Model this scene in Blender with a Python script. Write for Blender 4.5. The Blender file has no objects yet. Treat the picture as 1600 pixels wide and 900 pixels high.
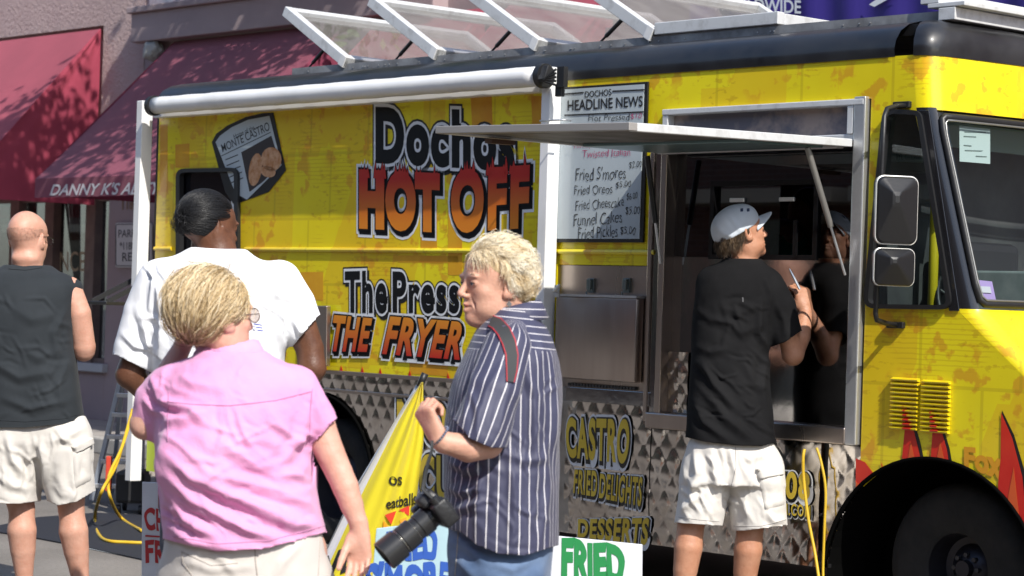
import bpy, bmesh, math, random
import numpy as np
from mathutils import Vector, Matrix

random.seed(7); rng = np.random.default_rng(7)
scene = bpy.context.scene
COL = scene.collection

# ---------------------------------------------------------------- camera, sky, sun, exposure
FPX = 3600.0                      # focal length in pixels of the 1600 px wide photograph
CAM_H = 1.42
ROLL = 0.031
PITCH = math.atan(20.0 / FPX)
CAM = np.array([0.0, 0.0, CAM_H])
_fwd = Vector((0, math.cos(PITCH), math.sin(PITCH)))
_r0 = Vector((1, 0, 0)); _u0 = _r0.cross(_fwd)
_right = _r0 * math.cos(ROLL) + _u0 * math.sin(ROLL)
_up = _right.cross(_fwd)
FW, RT, UP = np.array(_fwd), np.array(_right), np.array(_up)
cam_data = bpy.data.cameras.new('camera')
cam_data.sensor_width = 36; cam_data.lens = 36 * FPX / 1600
cam_data.clip_start = 0.1; cam_data.clip_end = 500
cam_data.dof.use_dof = True; cam_data.dof.focus_distance = 9.3; cam_data.dof.aperture_fstop = 6.3
camera = bpy.data.objects.new('camera', cam_data); COL.objects.link(camera)
camera.matrix_world = Matrix(((_right.x, _up.x, -_fwd.x, 0), (_right.y, _up.y, -_fwd.y, 0),
                              (_right.z, _up.z, -_fwd.z, CAM_H), (0, 0, 0, 1)))
scene.camera = camera

SUN_AZ = (0.46, -0.888)            # horizontal direction towards the sun
SUN_EL = math.radians(44)
world = bpy.data.worlds.new('World'); scene.world = world; world.use_nodes = True
wn = world.node_tree
sky = wn.nodes.new('ShaderNodeTexSky'); sky.sky_type = 'NISHITA'; sky.sun_disc = False
sky.sun_elevation = SUN_EL; sky.sun_rotation = math.atan2(SUN_AZ[0], SUN_AZ[1])
wn.nodes['Background'].inputs[1].default_value = 0.15
wn.links.new(sky.outputs[0], wn.nodes['Background'].inputs[0])
sun_data = bpy.data.lights.new('sun', 'SUN'); sun_data.energy = 4.0; sun_data.angle = math.radians(0.5)
sun_data.color = (1.0, 0.955, 0.88)
sun = bpy.data.objects.new('sun', sun_data); COL.objects.link(sun)
_sd = Vector((SUN_AZ[0] * math.cos(SUN_EL), SUN_AZ[1] * math.cos(SUN_EL), math.sin(SUN_EL)))
sun.rotation_euler = _sd.to_track_quat('Z', 'Y').to_euler(); sun.location = (3, -4, 12)
scene.view_settings.view_transform = 'Standard'; scene.view_settings.look = 'None'
scene.view_settings.exposure = 0.52; scene.view_settings.gamma = 1
scene.cycles.max_bounces = 6; scene.cycles.diffuse_bounces = 3; scene.cycles.glossy_bounces = 4
scene.cycles.transmission_bounces = 6; scene.cycles.transparent_max_bounces = 8
scene.cycles.caustics_reflective = False; scene.cycles.caustics_refractive = False

# ---------------------------------------------------------------- pixel -> place helpers
def ray(px, py):
    return FW + RT * ((px - 800.0) / FPX) + UP * ((450.0 - py) / FPX)
def W(px, py, depth):
    return CAM + ray(px, py) * depth
def project(P):
    v = np.asarray(P) - CAM
    d = v @ FW
    return 800 + FPX * (v @ RT) / d, 450 - FPX * (v @ UP) / d, d
class Plane:
    """vertical (or any) plane in the place: origin o, unit axis ex along it, ez up it, n out of it (towards the street)"""
    def __init__(s, o, ex, ez, n):
        s.o, s.ex, s.ez, s.n = map(lambda a: np.array(a, float), (o, ex, ez, n))
    def hit(s, px, py, off=0.0):
        r = ray(px, py); o = s.o + s.n * off
        t = ((o - CAM) @ s.n) / (r @ s.n)
        return CAM + r * t
    def uv(s, px, py, off=0.0):
        p = s.hit(px, py, off) - s.o
        return float(p @ s.ex), float(p @ s.ez)
    def pt(s, u, v, off=0.0):
        return s.o + s.ex * u + s.ez * v + s.n * off
_A = W(228, 452, 14.34); _B = W(1440, 490, 9.92)
_d = np.array([_B[0] - _A[0], _B[1] - _A[1], 0.0]); _d /= np.linalg.norm(_d)
_n = np.array([_d[1], -_d[0], 0.0])
if _n[1] > 0: _n = -_n
D_, N_, Z_ = _d, _n, np.array([0, 0, 1.0])
SIDE = Plane([_B[0], _B[1], 0], D_, Z_, N_)            # the street side of the truck
WALL = Plane(SIDE.o - N_ * 4.3, D_, Z_, N_)            # the shop front behind it

# ---------------------------------------------------------------- object helpers
def link(o): COL.objects.link(o); return o
def thing(name, label, cat, loc=(0, 0, 0), group=None):
    o = bpy.data.objects.new(name, None); o.location = tuple(float(v) for v in loc); o.empty_display_size = .1
    link(o); o['label'] = label; o['category'] = cat
    if group: o['group'] = group
    return o
def wloc(o):
    v = Vector((0, 0, 0))
    while o is not None: v = v + o.location; o = o.parent
    return np.array(v)
def put(name, me, mat=None, parent=None, smooth=None, label=None, cat=None, group=None, kind=None):
    """me is a mesh in world coordinates; makes ONE object, its origin at the parent's"""
    o = bpy.data.objects.new(name, me)
    if parent is not None:
        o.parent = parent
        me.transform(Matrix.Translation(Vector(-wloc(parent))))
    if mat is not None and len(me.materials) == 0:
        for m in (mat if isinstance(mat, (list, tuple)) else [mat]): me.materials.append(m)
    if smooth is True: me.shade_smooth()
    elif isinstance(smooth, (int, float)) and smooth is not False and smooth is not None:
        me.shade_smooth(); me.set_sharp_from_angle(angle=math.radians(smooth))
    link(o)
    if label: o['label'] = label
    if cat: o['category'] = cat
    if group: o['group'] = group
    if kind: o['kind'] = kind
    return o
def center_origin(o):
    """move a parentless mesh object's origin to its base"""
    me = o.data; n = len(me.vertices); a = np.empty(n * 3, np.float32); me.vertices.foreach_get('co', a); a = a.reshape(-1, 3)
    c = (a.max(0) + a.min(0)) / 2; c[2] = a[:, 2].min()
    me.transform(Matrix.Translation(Vector(-c))); o.location = Vector(c); return o

class MB:
    """collects geometry in world coordinates"""
    def __init__(s): s.v = []; s.f = []; s.mi = []
    def add(s, vs, fs, mi=0):
        b = len(s.v); s.v += [tuple(float(c) for c in v) for v in vs]
        s.f += [tuple(i + b for i in f) for f in fs]; s.mi += [mi] * len(fs); return s
    def box(s, o, ax, ay, az, mi=0):
        """box from corner o with edge vectors ax, ay, az"""
        o, ax, ay, az = (np.array(a, float) for a in (o, ax, ay, az))
        if np.dot(np.cross(ax, ay), az) < 0: ax, ay = ay, ax
        vs = [o, o + ax, o + ax + ay, o + ay]; vs += [v + az for v in vs]
        return s.add(vs, [(0, 3, 2, 1), (4, 5, 6, 7), (0, 1, 5, 4), (1, 2, 6, 5), (2, 3, 7, 6), (3, 0, 4, 7)], mi)
    def pbox(s, P, u0, u1, v0, v1, o0, o1, mi=0):
        return s.box(P.pt(u0, v0, o0), P.ex * (u1 - u0), P.ez * (v1 - v0), P.n * (o1 - o0), mi)
    def beam(s, a, b, w, h, up=(0, 0, 1), mi=0):
        a, b, up = np.array(a, float), np.array(b, float), np.array(up, float)
        d = b - a; l = np.linalg.norm(d); d /= l
        x = np.cross(d, up); x /= np.linalg.norm(x); y = np.cross(x, d)
        return s.box(a - x * w / 2 - y * h / 2, d * l, x * w, y * h, mi)
    def tube(s, pts, r, seg=10, cap=True, mi=0, flat=1.0):
        pts = [np.array(p, float) for p in pts]; n = len(pts)
        rs = r if isinstance(r, (list, tuple, np.ndarray)) else [r] * n
        vs = []; t0 = pts[1] - pts[0]; t0 /= np.linalg.norm(t0)
        ref = np.array([0, 0, 1.0]) if abs(t0[2]) < .9 else np.array([1.0, 0, 0])
        x = np.cross(t0, ref); x /= np.linalg.norm(x)
        for i in range(n):
            t = (pts[min(i + 1, n - 1)] - pts[max(i - 1, 0)]); t /= max(np.linalg.norm(t), 1e-9)
            x = x - t * (x @ t); x /= np.linalg.norm(x); y = np.cross(t, x)
            for k in range(seg):
                a = 2 * math.pi * k / seg
                vs.append(pts[i] + (x * math.cos(a) + y * math.sin(a) * flat) * rs[i])
        fs = []
        for i in range(n - 1):
            for k in range(seg):
                k2 = (k + 1) % seg
                fs.append((i * seg + k, i * seg + k2, (i + 1) * seg + k2, (i + 1) * seg + k))
        if cap:
            fs.append(tuple(range(seg))[::-1]); fs.append(tuple((n - 1) * seg + k for k in range(seg)))
        return s.add(vs, fs, mi)
    def prism(s, pts, thick, mi=0):
        """planar polygon extruded by the vector thick"""
        pts = [np.array(p, float) for p in pts]; n = len(pts); th = np.array(thick, float)
        vs = pts + [p + th for p in pts]
        return s.add(vs, [tuple(range(n))[::-1], tuple(range(n, 2 * n))] + [(i, (i + 1) % n, n + (i + 1) % n, n + i) for i in range(n)], mi)
    def strip(s, A, B, mi=0, closed=False):
        """quads between two polylines"""
        n = len(A); vs = list(A) + list(B); m = n if closed else n - 1
        return s.add(vs, [(i, (i + 1) % n, n + (i + 1) % n, n + i) for i in range(m)], mi)
    def mesh(s, name='mesh', fix=True, bevel=0, seg=2):
        me = bpy.data.meshes.new(name); me.from_pydata(s.v, [], s.f)
        me.polygons.foreach_set('material_index', s.mi)
        if fix or bevel:
            bm = bmesh.new(); bm.from_mesh(me)
            if fix: bmesh.ops.recalc_face_normals(bm, faces=bm.faces)
            if bevel:
                es = [e for e in bm.edges if len(e.link_faces) == 2 and e.calc_face_angle(0) > .6]
                bmesh.ops.bevel(bm, geom=es, offset=bevel, segments=seg, affect='EDGES', profile=.5, clamp_overlap=True)
            bm.to_mesh(me); bm.free()
        me.update(); return me
    def put(s, name, mat, parent=None, smooth=None, bevel=0, seg=2, fix=True, **k):
        return put(name, s.mesh(name, fix, bevel, seg), mat, parent, smooth, **k)

def rrect_px(x0, y0, x1, y1, r, n=5):
    pts = []
    for cx, cy, a0 in ((x1 - r, y0 + r, -90), (x1 - r, y1 - r, 0), (x0 + r, y1 - r, 90), (x0 + r, y0 + r, 180)):
        for k in range(n + 1):
            a = math.radians(a0 + 90 * k / n); pts.append((cx + r * math.cos(a), cy + r * math.sin(a)))
    return pts
def round_poly(P, r, n=5):
    """round the corners of a 2D polygon"""
    out = []; m = len(P); rs = r if isinstance(r, (list, tuple)) else [r] * m
    for i in range(m):
        a, b, c = (np.array(P[j % m], float) for j in (i - 1, i, i + 1)); ri = rs[i]
        if ri <= 0: out.append(tuple(b)); continue
        u = (a - b) / np.linalg.norm(a - b); v = (c - b) / np.linalg.norm(c - b)
        p0, p2 = b + u * ri, b + v * ri
        for k in range(n + 1):
            t = k / n; out.append(tuple((1 - t) ** 2 * p0 + 2 * t * (1 - t) * b + t * t * p2))
    return out
def ring_poly(P, w):
    """inset a 2D polygon by w (approximate)"""
    c = np.mean(P, 0); Q = []; m = len(P)
    for i in range(m):
        a, b, d = (np.array(P[j % m], float) for j in (i - 1, i, i + 1))
        t = (d - a); t /= max(np.linalg.norm(t), 1e-9); nrm = np.array([-t[1], t[0]])
        if nrm @ (c - b) < 0: nrm = -nrm
        Q.append(tuple(b + nrm * w))
    return Q
def frame_ring(mb, plane, P, w, o0, o1, mi=0):
    """raised ring along a px polygon on a plane"""
    Q = ring_poly(P, w)
    a = [plane.hit(x, y, 0) for x, y in P]; b = [plane.hit(x, y, 0) for x, y in Q]
    n = plane.n
    A0 = [p + n * o0 for p in a]; A1 = [p + n * o1 for p in a]; B0 = [p + n * o0 for p in b]; B1 = [p + n * o1 for p in b]
    m = (len(a)); vs = A0 + A1 + B0 + B1; fs = []
    for i in range(m):
        j = (i + 1) % m
        fs += [(i, j, m + j, m + i), (m + i, m + j, 3 * m + j, 3 * m + i), (3 * m + i, 3 * m + j, 2 * m + j, 2 * m + i), (2 * m + i, 2 * m + j, j, i)]
    mb.add(vs, fs, mi); return mb

# ---------------------------------------------------------------- materials
_M = {}
def nodes(name):
    m = bpy.data.materials.new(name); m.use_nodes = True; nt = m.node_tree
    return m, nt, nt.nodes['Principled BSDF']
def N(nt, t, **k):
    n = nt.nodes.new('ShaderNode' + t)
    for a, b in k.items(): setattr(n, a, b)
    return n
def L(nt, a, b): nt.links.new(a, b)
def setc(sock, c): sock.default_value = (*c, 1) if len(c) == 3 else c
def mat(name, col, rough=.6, metal=0.0, col2=None, nscale=6, detail=5, bump=0.0, bscale=60, coat=0.0, spec=.5, sheen=0, sss=0, rvar=0, stretch=None, thresh=(.35, .65), coord='Object', emit=None, alpha=1, bdist=.01):
    if name in _M: return _M[name]
    m, nt, b = nodes(name); _M[name] = m
    setc(b.inputs['Base Color'], col); b.inputs['Roughness'].default_value = rough; b.inputs['Metallic'].default_value = metal
    b.inputs['Coat Weight'].default_value = coat; b.inputs['Coat Roughness'].default_value = .06; b.inputs['Specular IOR Level'].default_value = spec
    if sheen: b.inputs['Sheen Weight'].default_value = sheen
    if sss: b.inputs['Subsurface Weight'].default_value = sss; b.inputs['Subsurface Radius'].default_value = (.9, .35, .2); b.inputs['Subsurface Scale'].default_value = .012
    tc = N(nt, 'TexCoord'); vec = tc.outputs[coord]
    if stretch:
        mp = N(nt, 'Mapping'); mp.inputs['Scale'].default_value = stretch; L(nt, vec, mp.inputs['Vector']); vec = mp.outputs['Vector']
    if col2 is not None or rvar:
        nz = N(nt, 'TexNoise'); nz.inputs['Scale'].default_value = nscale; nz.inputs['Detail'].default_value = detail; nz.inputs['Roughness'].default_value = .6
        L(nt, vec, nz.inputs['Vector'])
        mr = N(nt, 'MapRange'); mr.inputs['From Min'].default_value = thresh[0]; mr.inputs['From Max'].default_value = thresh[1]
        L(nt, nz.outputs['Fac'], mr.inputs['Value'])
        if col2 is not None:
            mx = N(nt, 'Mix', data_type='RGBA'); setc(mx.inputs['A'], col); setc(mx.inputs['B'], col2)
            L(nt, mr.outputs[0], mx.inputs['Factor']); L(nt, mx.outputs['Result'], b.inputs['Base Color'])
        if rvar:
            m2 = N(nt, 'MapRange'); m2.inputs['To Min'].default_value = rough; m2.inputs['To Max'].default_value = rough + rvar
            L(nt, mr.outputs[0], m2.inputs['Value']); L(nt, m2.outputs[0], b.inputs['Roughness'])
    if bump:
        nb = N(nt, 'TexNoise'); nb.inputs['Scale'].default_value = bscale; nb.inputs['Detail'].default_value = 6; L(nt, vec, nb.inputs['Vector'])
        bp = N(nt, 'Bump'); bp.inputs['Strength'].default_value = bump; bp.inputs['Distance'].default_value = bdist
        L(nt, nb.outputs['Fac'], bp.inputs['Height']); L(nt, bp.outputs[0], b.inputs['Normal'])
    return m

# ---------------------------------------------------------------- lettering: built-in font, filled and mapped into a quad
_TC = {}
def text2d(s, bold=0.0, shear=0.0, space=1.0):
    k = (s, round(bold, 4), shear, space)
    if k in _TC: return _TC[k]
    cu = bpy.data.curves.new('t', 'FONT'); cu.body = s; cu.fill_mode = 'FRONT' if hasattr(cu, 'fill_mode') else cu.fill_mode
    cu.dimensions = '2D'; cu.fill_mode = 'FRONT'; cu.resolution_u = 5; cu.offset = bold; cu.shear = shear; cu.space_character = space
    ob = bpy.data.objects.new('t', cu); COL.objects.link(ob)
    dg = bpy.context.evaluated_depsgraph_get(); dg.update()
    me = bpy.data.meshes.new_from_object(ob.evaluated_get(dg), depsgraph=dg)
    v = np.array([x.co[:2] for x in me.vertices]); f = [tuple(p.vertices) for p in me.polygons]
    bpy.data.objects.remove(ob); bpy.data.curves.remove(cu); bpy.data.meshes.remove(me)
    _TC[k] = (v, f); return v, f
def text_box(s, shear=0.0, space=1.0):
    v, f = text2d(s, 0.0, shear, space); return v.min(0), v.max(0)
def text_quad(s, quad, plane, off, bold=0.0, shear=0.0, space=1.0, jag=0.0, shift=(0, 0), seed=1, mb=None, mi=0, warp=None):
    """quad: px corners TL, TR, BR, BL. The un-emboldened text box fills the quad."""
    v, f = text2d(s, bold, shear, space); lo, hi = text_box(s, shear, space)
    if jag:
        bm = bmesh.new(); vs = [bm.verts.new((a, b, 0)) for a, b in v]
        for q in f:
            try: bm.faces.new([vs[i] for i in q])
            except ValueError: pass
        bmesh.ops.remove_doubles(bm, verts=bm.verts, dist=1e-4)
        for _ in range(2):
            es = [e for e in bm.edges if e.calc_length() > .05]
            bmesh.ops.subdivide_edges(bm, edges=es, cuts=1)
        bmesh.ops.triangulate(bm, faces=bm.faces)
        bm.verts.ensure_lookup_table(); v = np.array([x.co[:2] for x in bm.verts]); f = [tuple(q.index for q in p.verts) for p in bm.faces]
        bm.verts.index_update(); f = [tuple(q.index for q in p.verts) for p in bm.faces]; bm.free()
        t0 = (v - lo) / (hi - lo)
        k = np.clip((t0[:, 1] - .0), 0, 1) ** 2
        h = np.abs(np.sin(v[:, 0] * 23 + seed) * np.sin(v[:, 0] * 41 + 2 * seed)) ** .8
        v = v.copy(); v[:, 1] += jag * k * (h * 2.2 - .6); v[:, 0] += jag * .3 * np.sin(v[:, 1] * 30 + v[:, 0] * 11)
    st = (v - lo) / (hi - lo)
    if warp: st = np.array([warp(a, b) for a, b in st])
    TL, TR, BR, BL = [np.array(q, float) for q in quad]
    P = []
    for a, b in st:
        p = BL * (1 - a) * (1 - b) + BR * a * (1 - b) + TL * (1 - a) * b + TR * a * b
        P.append(plane.hit(p[0] + shift[0], p[1] + shift[1], off))
    mb = mb or MB(); mb.add(P, f, mi); return mb
def quad_rows(x0, y0, x1, y1, slopeT, slopeB=None):
    """quad with sloping top and bottom lines: y at x1 = y + slope"""
    slopeB = slopeT if slopeB is None else slopeB
    return [(x0, y0), (x1, y0 + slopeT), (x1, y1 + slopeB), (x0, y1)]

# ================================================================ materials of the truck
def wrap_material():
    m, nt, b = nodes('comic_wrap')
    uv = N(nt, 'UVMap')
    def mixc(a, c, fac):
        x = N(nt, 'Mix', data_type='RGBA')
        if isinstance(a, tuple): setc(x.inputs['A'], a)
        else: L(nt, a, x.inputs['A'])
        setc(x.inputs['B'], c)
        if isinstance(fac, float): x.inputs['Factor'].default_value = fac
        else: L(nt, fac, x.inputs['Factor'])
        return x.outputs['Result']
    def math_(op, a, c=None):
        x = N(nt, 'Math', operation=op)
        for i, q in enumerate((a, c)):
            if q is None: continue
            if isinstance(q, (int, float)): x.inputs[i].default_value = q
            else: L(nt, q, x.inputs[i])
        return x.outputs[0]
    def noise(scale, det=3, off=(0, 0, 0), st=(1, 1, 1)):
        mp = N(nt, 'Mapping'); mp.inputs['Location'].default_value = off; mp.inputs['Scale'].default_value = st; L(nt, uv.outputs[0], mp.inputs['Vector'])
        x = N(nt, 'TexNoise'); x.inputs['Scale'].default_value = scale; x.inputs['Detail'].default_value = det; L(nt, mp.outputs[0], x.inputs['Vector']); return x.outputs['Fac']
    def ramp(v, lo, hi):
        x = N(nt, 'MapRange'); x.inputs['From Min'].default_value = lo; x.inputs['From Max'].default_value = hi; L(nt, v, x.inputs['Value']); return x.outputs[0]
    col = mixc((.76, .60, .007), (.88, .76, .014), ramp(noise(1.3, 4), .35, .65))
    # printed story frames: boxes and rules
    br = N(nt, 'TexBrick'); br.offset = .37; br.squash = 1.0
    mp = N(nt, 'Mapping'); mp.inputs['Scale'].default_value = (1, 1, 1); L(nt, uv.outputs[0], mp.inputs['Vector']); L(nt, mp.outputs[0], br.inputs['Vector'])
    br.inputs['Scale'].default_value = 1.0; br.inputs['Brick Width'].default_value = .52; br.inputs['Row Height'].default_value = .37
    br.inputs['Mortar Size'].default_value = .009; br.inputs['Mortar Smooth'].default_value = .3
    setc(br.inputs['Color1'], (0, 0, 0)); setc(br.inputs['Color2'], (1, 1, 1)); setc(br.inputs['Mortar'], (0, 0, 0))
    blot = ramp(noise(2.0, 5, (5, 2, 0)), .44, .50)                           # big soft orange shapes
    boxy = N(nt, 'TexVoronoi', distance='CHEBYCHEV'); boxy.inputs['Scale'].default_value = 2.2
    mp2 = N(nt, 'Mapping'); mp2.inputs['Scale'].default_value = (1.6, .7, 1); L(nt, uv.outputs[0], mp2.inputs['Vector']); L(nt, mp2.outputs[0], boxy.inputs['Vector'])
    sep = N(nt, 'SeparateColor'); L(nt, boxy.outputs['Color'], sep.inputs[0])
    bx = math_('MULTIPLY', ramp(sep.outputs[0], .56, .58), .36)
    col = mixc(col, (.72, .36, .015), bx)
    fig = math_('MULTIPLY', math_('MULTIPLY', ramp(noise(9, 4, (1, 7, 0)), .55, .60), blot), .55)
    col = mixc(col, (.62, .20, .02), fig)
    scr = math_('MULTIPLY', math_('MULTIPLY', ramp(noise(22, 3, (2, 2, 0), (.7, 1.6, 1)), .57, .62), ramp(noise(3, 2, (9, 1, 0)), .48, .56)), .5)
    col = mixc(col, (.52, .30, .01), scr)
    # ruled captions
    w = N(nt, 'TexWave', wave_type='BANDS', bands_direction='Y'); w.inputs['Scale'].default_value = 14; w.inputs['Distortion'].default_value = 1.2; w.inputs['Detail'].default_value = 2
    L(nt, uv.outputs[0], w.inputs['Vector'])
    cap = math_('MULTIPLY', math_('MULTIPLY', ramp(w.outputs[0], .75, .95), ramp(noise(2.2, 1, (3, 3, 0)), .56, .6)), .28)
    col = mixc(col, (.45, .2, .01), cap)
    line = math_('MULTIPLY', br.outputs['Fac'], .34)
    col = mixc(col, (.42, .28, .01), line)
    L(nt, col, b.inputs['Base Color'])
    b.inputs['Roughness'].default_value = .32; b.inputs['Coat Weight'].default_value = .5; b.inputs['Coat Roughness'].default_value = .07
    bp = N(nt, 'Bump'); bp.inputs['Strength'].default_value = .25; bp.inputs['Distance'].default_value = .02
    L(nt, noise(2.2, 2, (0, 0, 4)), bp.inputs['Height']); L(nt, bp.outputs[0], b.inputs['Normal']); L(nt, bp.outputs[0], b.inputs['Coat Normal'])
    return m
WRAP = wrap_material()
def glass_mat(name, tint=(.8, .85, .85), refl=.06, rough=.0, dirt=0.0, body=None, bodyw=0.0):
    m = bpy.data.materials.new(name); m.use_nodes = True; nt = m.node_tree
    for n in list(nt.nodes):
        if n.type != 'OUTPUT_MATERIAL': nt.nodes.remove(n)
    out = [n for n in nt.nodes if n.type == 'OUTPUT_MATERIAL'][0]
    tr = N(nt, 'BsdfTransparent'); setc(tr.inputs[0], tint)
    gl = N(nt, 'BsdfGlossy'); gl.inputs['Roughness'].default_value = rough; setc(gl.inputs[0], (.95, .97, 1))
    lw = N(nt, 'LayerWeight'); lw.inputs[0].default_value = .5; pw = N(nt, 'Math', operation='POWER'); pw.inputs[1].default_value = 4.5; L(nt, lw.outputs['Facing'], pw.inputs[0]); fr = N(nt, 'Math', operation='MULTIPLY_ADD'); fr.inputs[1].default_value = .9; fr.inputs[2].default_value = .045; L(nt, pw.outputs[0], fr.inputs[0])
    ad = N(nt, 'Math', operation='ADD'); ad.inputs[1].default_value = refl; ad.use_clamp = True; L(nt, fr.outputs[0], ad.inputs[0])
    m1 = N(nt, 'MixShader'); L(nt, ad.outputs[0], m1.inputs[0]); L(nt, tr.outputs[0], m1.inputs[1]); L(nt, gl.outputs[0], m1.inputs[2])
    last = m1.outputs[0]
    if dirt or bodyw:
        df = N(nt, 'BsdfDiffuse'); setc(df.inputs[0], body or (.5, .48, .44))
        nz = N(nt, 'TexNoise'); nz.inputs['Scale'].default_value = 5; nz.inputs['Detail'].default_value = 8
        tc = N(nt, 'TexCoord'); L(nt, tc.outputs['Object'], nz.inputs['Vector'])
        mr = N(nt, 'MapRange'); mr.inputs['From Min'].default_value = .35; mr.inputs['From Max'].default_value = .75
        mr.inputs['To Min'].default_value = bodyw; mr.inputs['To Max'].default_value = bodyw + dirt; L(nt, nz.outputs['Fac'], mr.inputs['Value'])
        m2 = N(nt, 'MixShader'); L(nt, mr.outputs[0], m2.inputs[0]); L(nt, last, m2.inputs[1]); L(nt, df.outputs[0], m2.inputs[2]); last = m2.outputs[0]
    L(nt, last, out.inputs['Surface']); return m
GLASS = glass_mat('cab_glass', (.70, .76, .76), .0)
GLASS_ROOF = glass_mat('hatch_glass', (.86, .84, .84), .08, dirt=.12, bodyw=.10)
GLASS_DARK = glass_mat('tinted_glass', (.30, .28, .33), .07)
BLACK = mat('black_paint', (.008, .008, .010), .28, coat=.3, col2=(.02, .02, .022), nscale=4, rvar=.2)
RUBBER = mat('black_rubber', (.012, .012, .013), .45, bump=.1, bscale=40)
TYRE = mat('tyre_rubber', (.009, .009, .009), .85, col2=(.018, .017, .016), nscale=12, bump=.3, bscale=30)
WHITE = mat('white_enamel', (.80, .80, .79), .3, col2=(.66, .66, .64), nscale=3, thresh=(.5, .8))
ALU = mat('aluminium', (.62, .63, .64), .36, metal=.8, col2=(.42, .42, .42), nscale=9, rvar=.2, thresh=(.45, .8))
ALU_W = mat('white_aluminium', (.70, .71, .71), .42, metal=.25, col2=(.5, .5, .49), nscale=14, rvar=.15, thresh=(.5, .75))
STEEL = mat('brushed_steel', (.52, .46, .42), .24, metal=1, rvar=.16, nscale=3, col2=(.40, .33, .29), bump=.03, bscale=200, stretch=(1, 1, .08))
MIRROR = mat('polished_steel', (.50, .49, .48), .055, metal=1, col2=(.34, .33, .33), nscale=2.2, rvar=.05, bump=.10, bscale=2.5, bdist=.012)
QUILT = mat('quilted_steel', (.62, .58, .54), .11, metal=1, rvar=.12, nscale=5, col2=(.38, .33, .29), thresh=(.4, .75))
GREY = mat('dark_grey_plastic', (.05, .05, .052), .5)
GALV = mat('weathered_rail', (.36, .365, .37), .5, metal=.35, col2=(.19, .19, .195), nscale=7, rvar=.2, bump=.1, bscale=30)
INT_DARK = mat('cab_interior', (.045, .045, .05), .7, col2=(.09, .09, .09), nscale=3)
FLAMER = mat('flame_red', (.56, .010, .008), .35, coat=.3, col2=(.64, .035, .012), nscale=2.5)

def nrm_(v): v = np.asarray(v, float); return v / np.linalg.norm(v)
def uv_side(me):
    """UV = metres along the truck side and up; runs on round the front corner"""
    lay = me.uv_layers.new(name='uv'); co = np.empty(len(me.vertices) * 3); me.vertices.foreach_get('co', co)
    co = co.reshape(-1, 3) - SIDE.o; uu = co @ D_ - np.minimum(co @ N_, 0); vv = co[:, 2]
    li = np.empty(len(me.loops), int); me.loops.foreach_get('vertex_index', li)
    lay.data.foreach_set('uv', np.stack([uu[li], vv[li]], 1).ravel()); return me

def poly_holes(outer, holes=(), plane=SIDE, o0=0.0, thick=.03, px=False):
    """flat panel with holes: outline in plane metres (or px), front face at o0, thickness inwards"""
    conv = (lambda p: plane.uv(*p)) if px else (lambda p: p)
    bm = bmesh.new(); loops = []
    for lp in [outer] + list(holes):
        vs = [bm.verts.new((*conv(p), 0)) for p in lp]
        for i in range(len(vs)): bm.edges.new((vs[i], vs[(i + 1) % len(vs)]))
    bmesh.ops.triangle_fill(bm, use_beauty=True, use_dissolve=False, edges=bm.edges[:])
    r = bmesh.ops.extrude_face_region(bm, geom=bm.faces[:])
    for v in r['geom']:
        if isinstance(v, bmesh.types.BMVert): v.co.z = -thick
    for v in bm.verts:
        p = plane.pt(v.co.x, v.co.y, o0 + v.co.z); v.co = Vector(p)
    bmesh.ops.recalc_face_normals(bm, faces=bm.faces)
    me = bpy.data.meshes.new('panel'); bm.to_mesh(me); bm.free(); return me
def U(px, py=470): return SIDE.uv(px, py)[0]
def Zz(px, py): return SIDE.uv(px, py)[1]
def rect(u0, u1, z0, z1): return [(u0, z0), (u1, z0), (u1, z1), (u0, z1)]
def box_quad(x0, yl, x1, yr, h0, h1):
    """px quad: left edge x0 from yl to yl+h0, right edge x1 from yr to yr+h1"""
    return [(x0, yl), (x1, yr), (x1, yr + h1), (x0, yl + h0)]

# ================================================================ the food truck
TR = thing('food_truck', 'yellow comic-wrapped food truck with open serving flap and black roof edge', 'food truck', SIDE.o)
ZR, ZG, ZY, ZB = 2.54, 1.675, 0.995, 0.27        # roof line, moulding, foot of the yellow wrap, skirt
U0, UP0, UP1 = U(240), U(869), U(1022)           # rear end, post, menu side of the bay
UB0, UB1 = U(1040), U(1330)                      # serving bay
ZS, ZH, ZT = .86, 2.17, 2.36                     # bay sill, bay head, header top
UCAB = U(1352)
# --- panels of the side
def panel(name, outline, m, holes=(), o0=0.0, thick=.03, parent=TR, **k):
    return put(name, uv_side(poly_holes(outline, holes, SIDE, o0, thick)), m, parent, **k)
rw = [tuple(SIDE.uv(x, y)) for x, y in round_poly([(279, 264), (376, 262), (376, 440), (279, 440)], 12)]
panel('side_panel', rect(U0, UP0, ZY, ZR), WRAP, [rw], label='yellow comic wrap panel behind the awning post')
panel('side_panel', rect(UP0, UP1, 1.61, ZR), WRAP)
panel('side_panel', rect(UP1, UCAB, ZT, ZR), WRAP)
mb = MB()
for a, b in ((U0, U(270, 390)), (U(384, 390), UP0), (UP0, UP1)):
    mb.tube([SIDE.pt(a + .002, ZG, .004), SIDE.pt(b - .002, ZG, .004)], .013, 8)
m_ = mb.mesh(); put('moulding', uv_side(m_), WRAP, TR, 40)
# --- rear quarter window with rubber gasket
gp = round_poly([(279, 264), (376, 262), (376, 440), (279, 440)], 14)
w = put('window', poly_holes(gp, (), SIDE, -.02, .006, px=True), mat('black_window', (.006, .006, .008), .06, spec=.6), TR)
frame_ring(MB(), SIDE, gp, 6, -.01, .022).put('gasket', RUBBER, w, 40)
MB().prism([SIDE.hit(x, y, -.012) for x, y in ((363, 276), (371, 276), (371, 434), (364, 434))], N_ * .01).put('frame_strip', WHITE, w)
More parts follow.
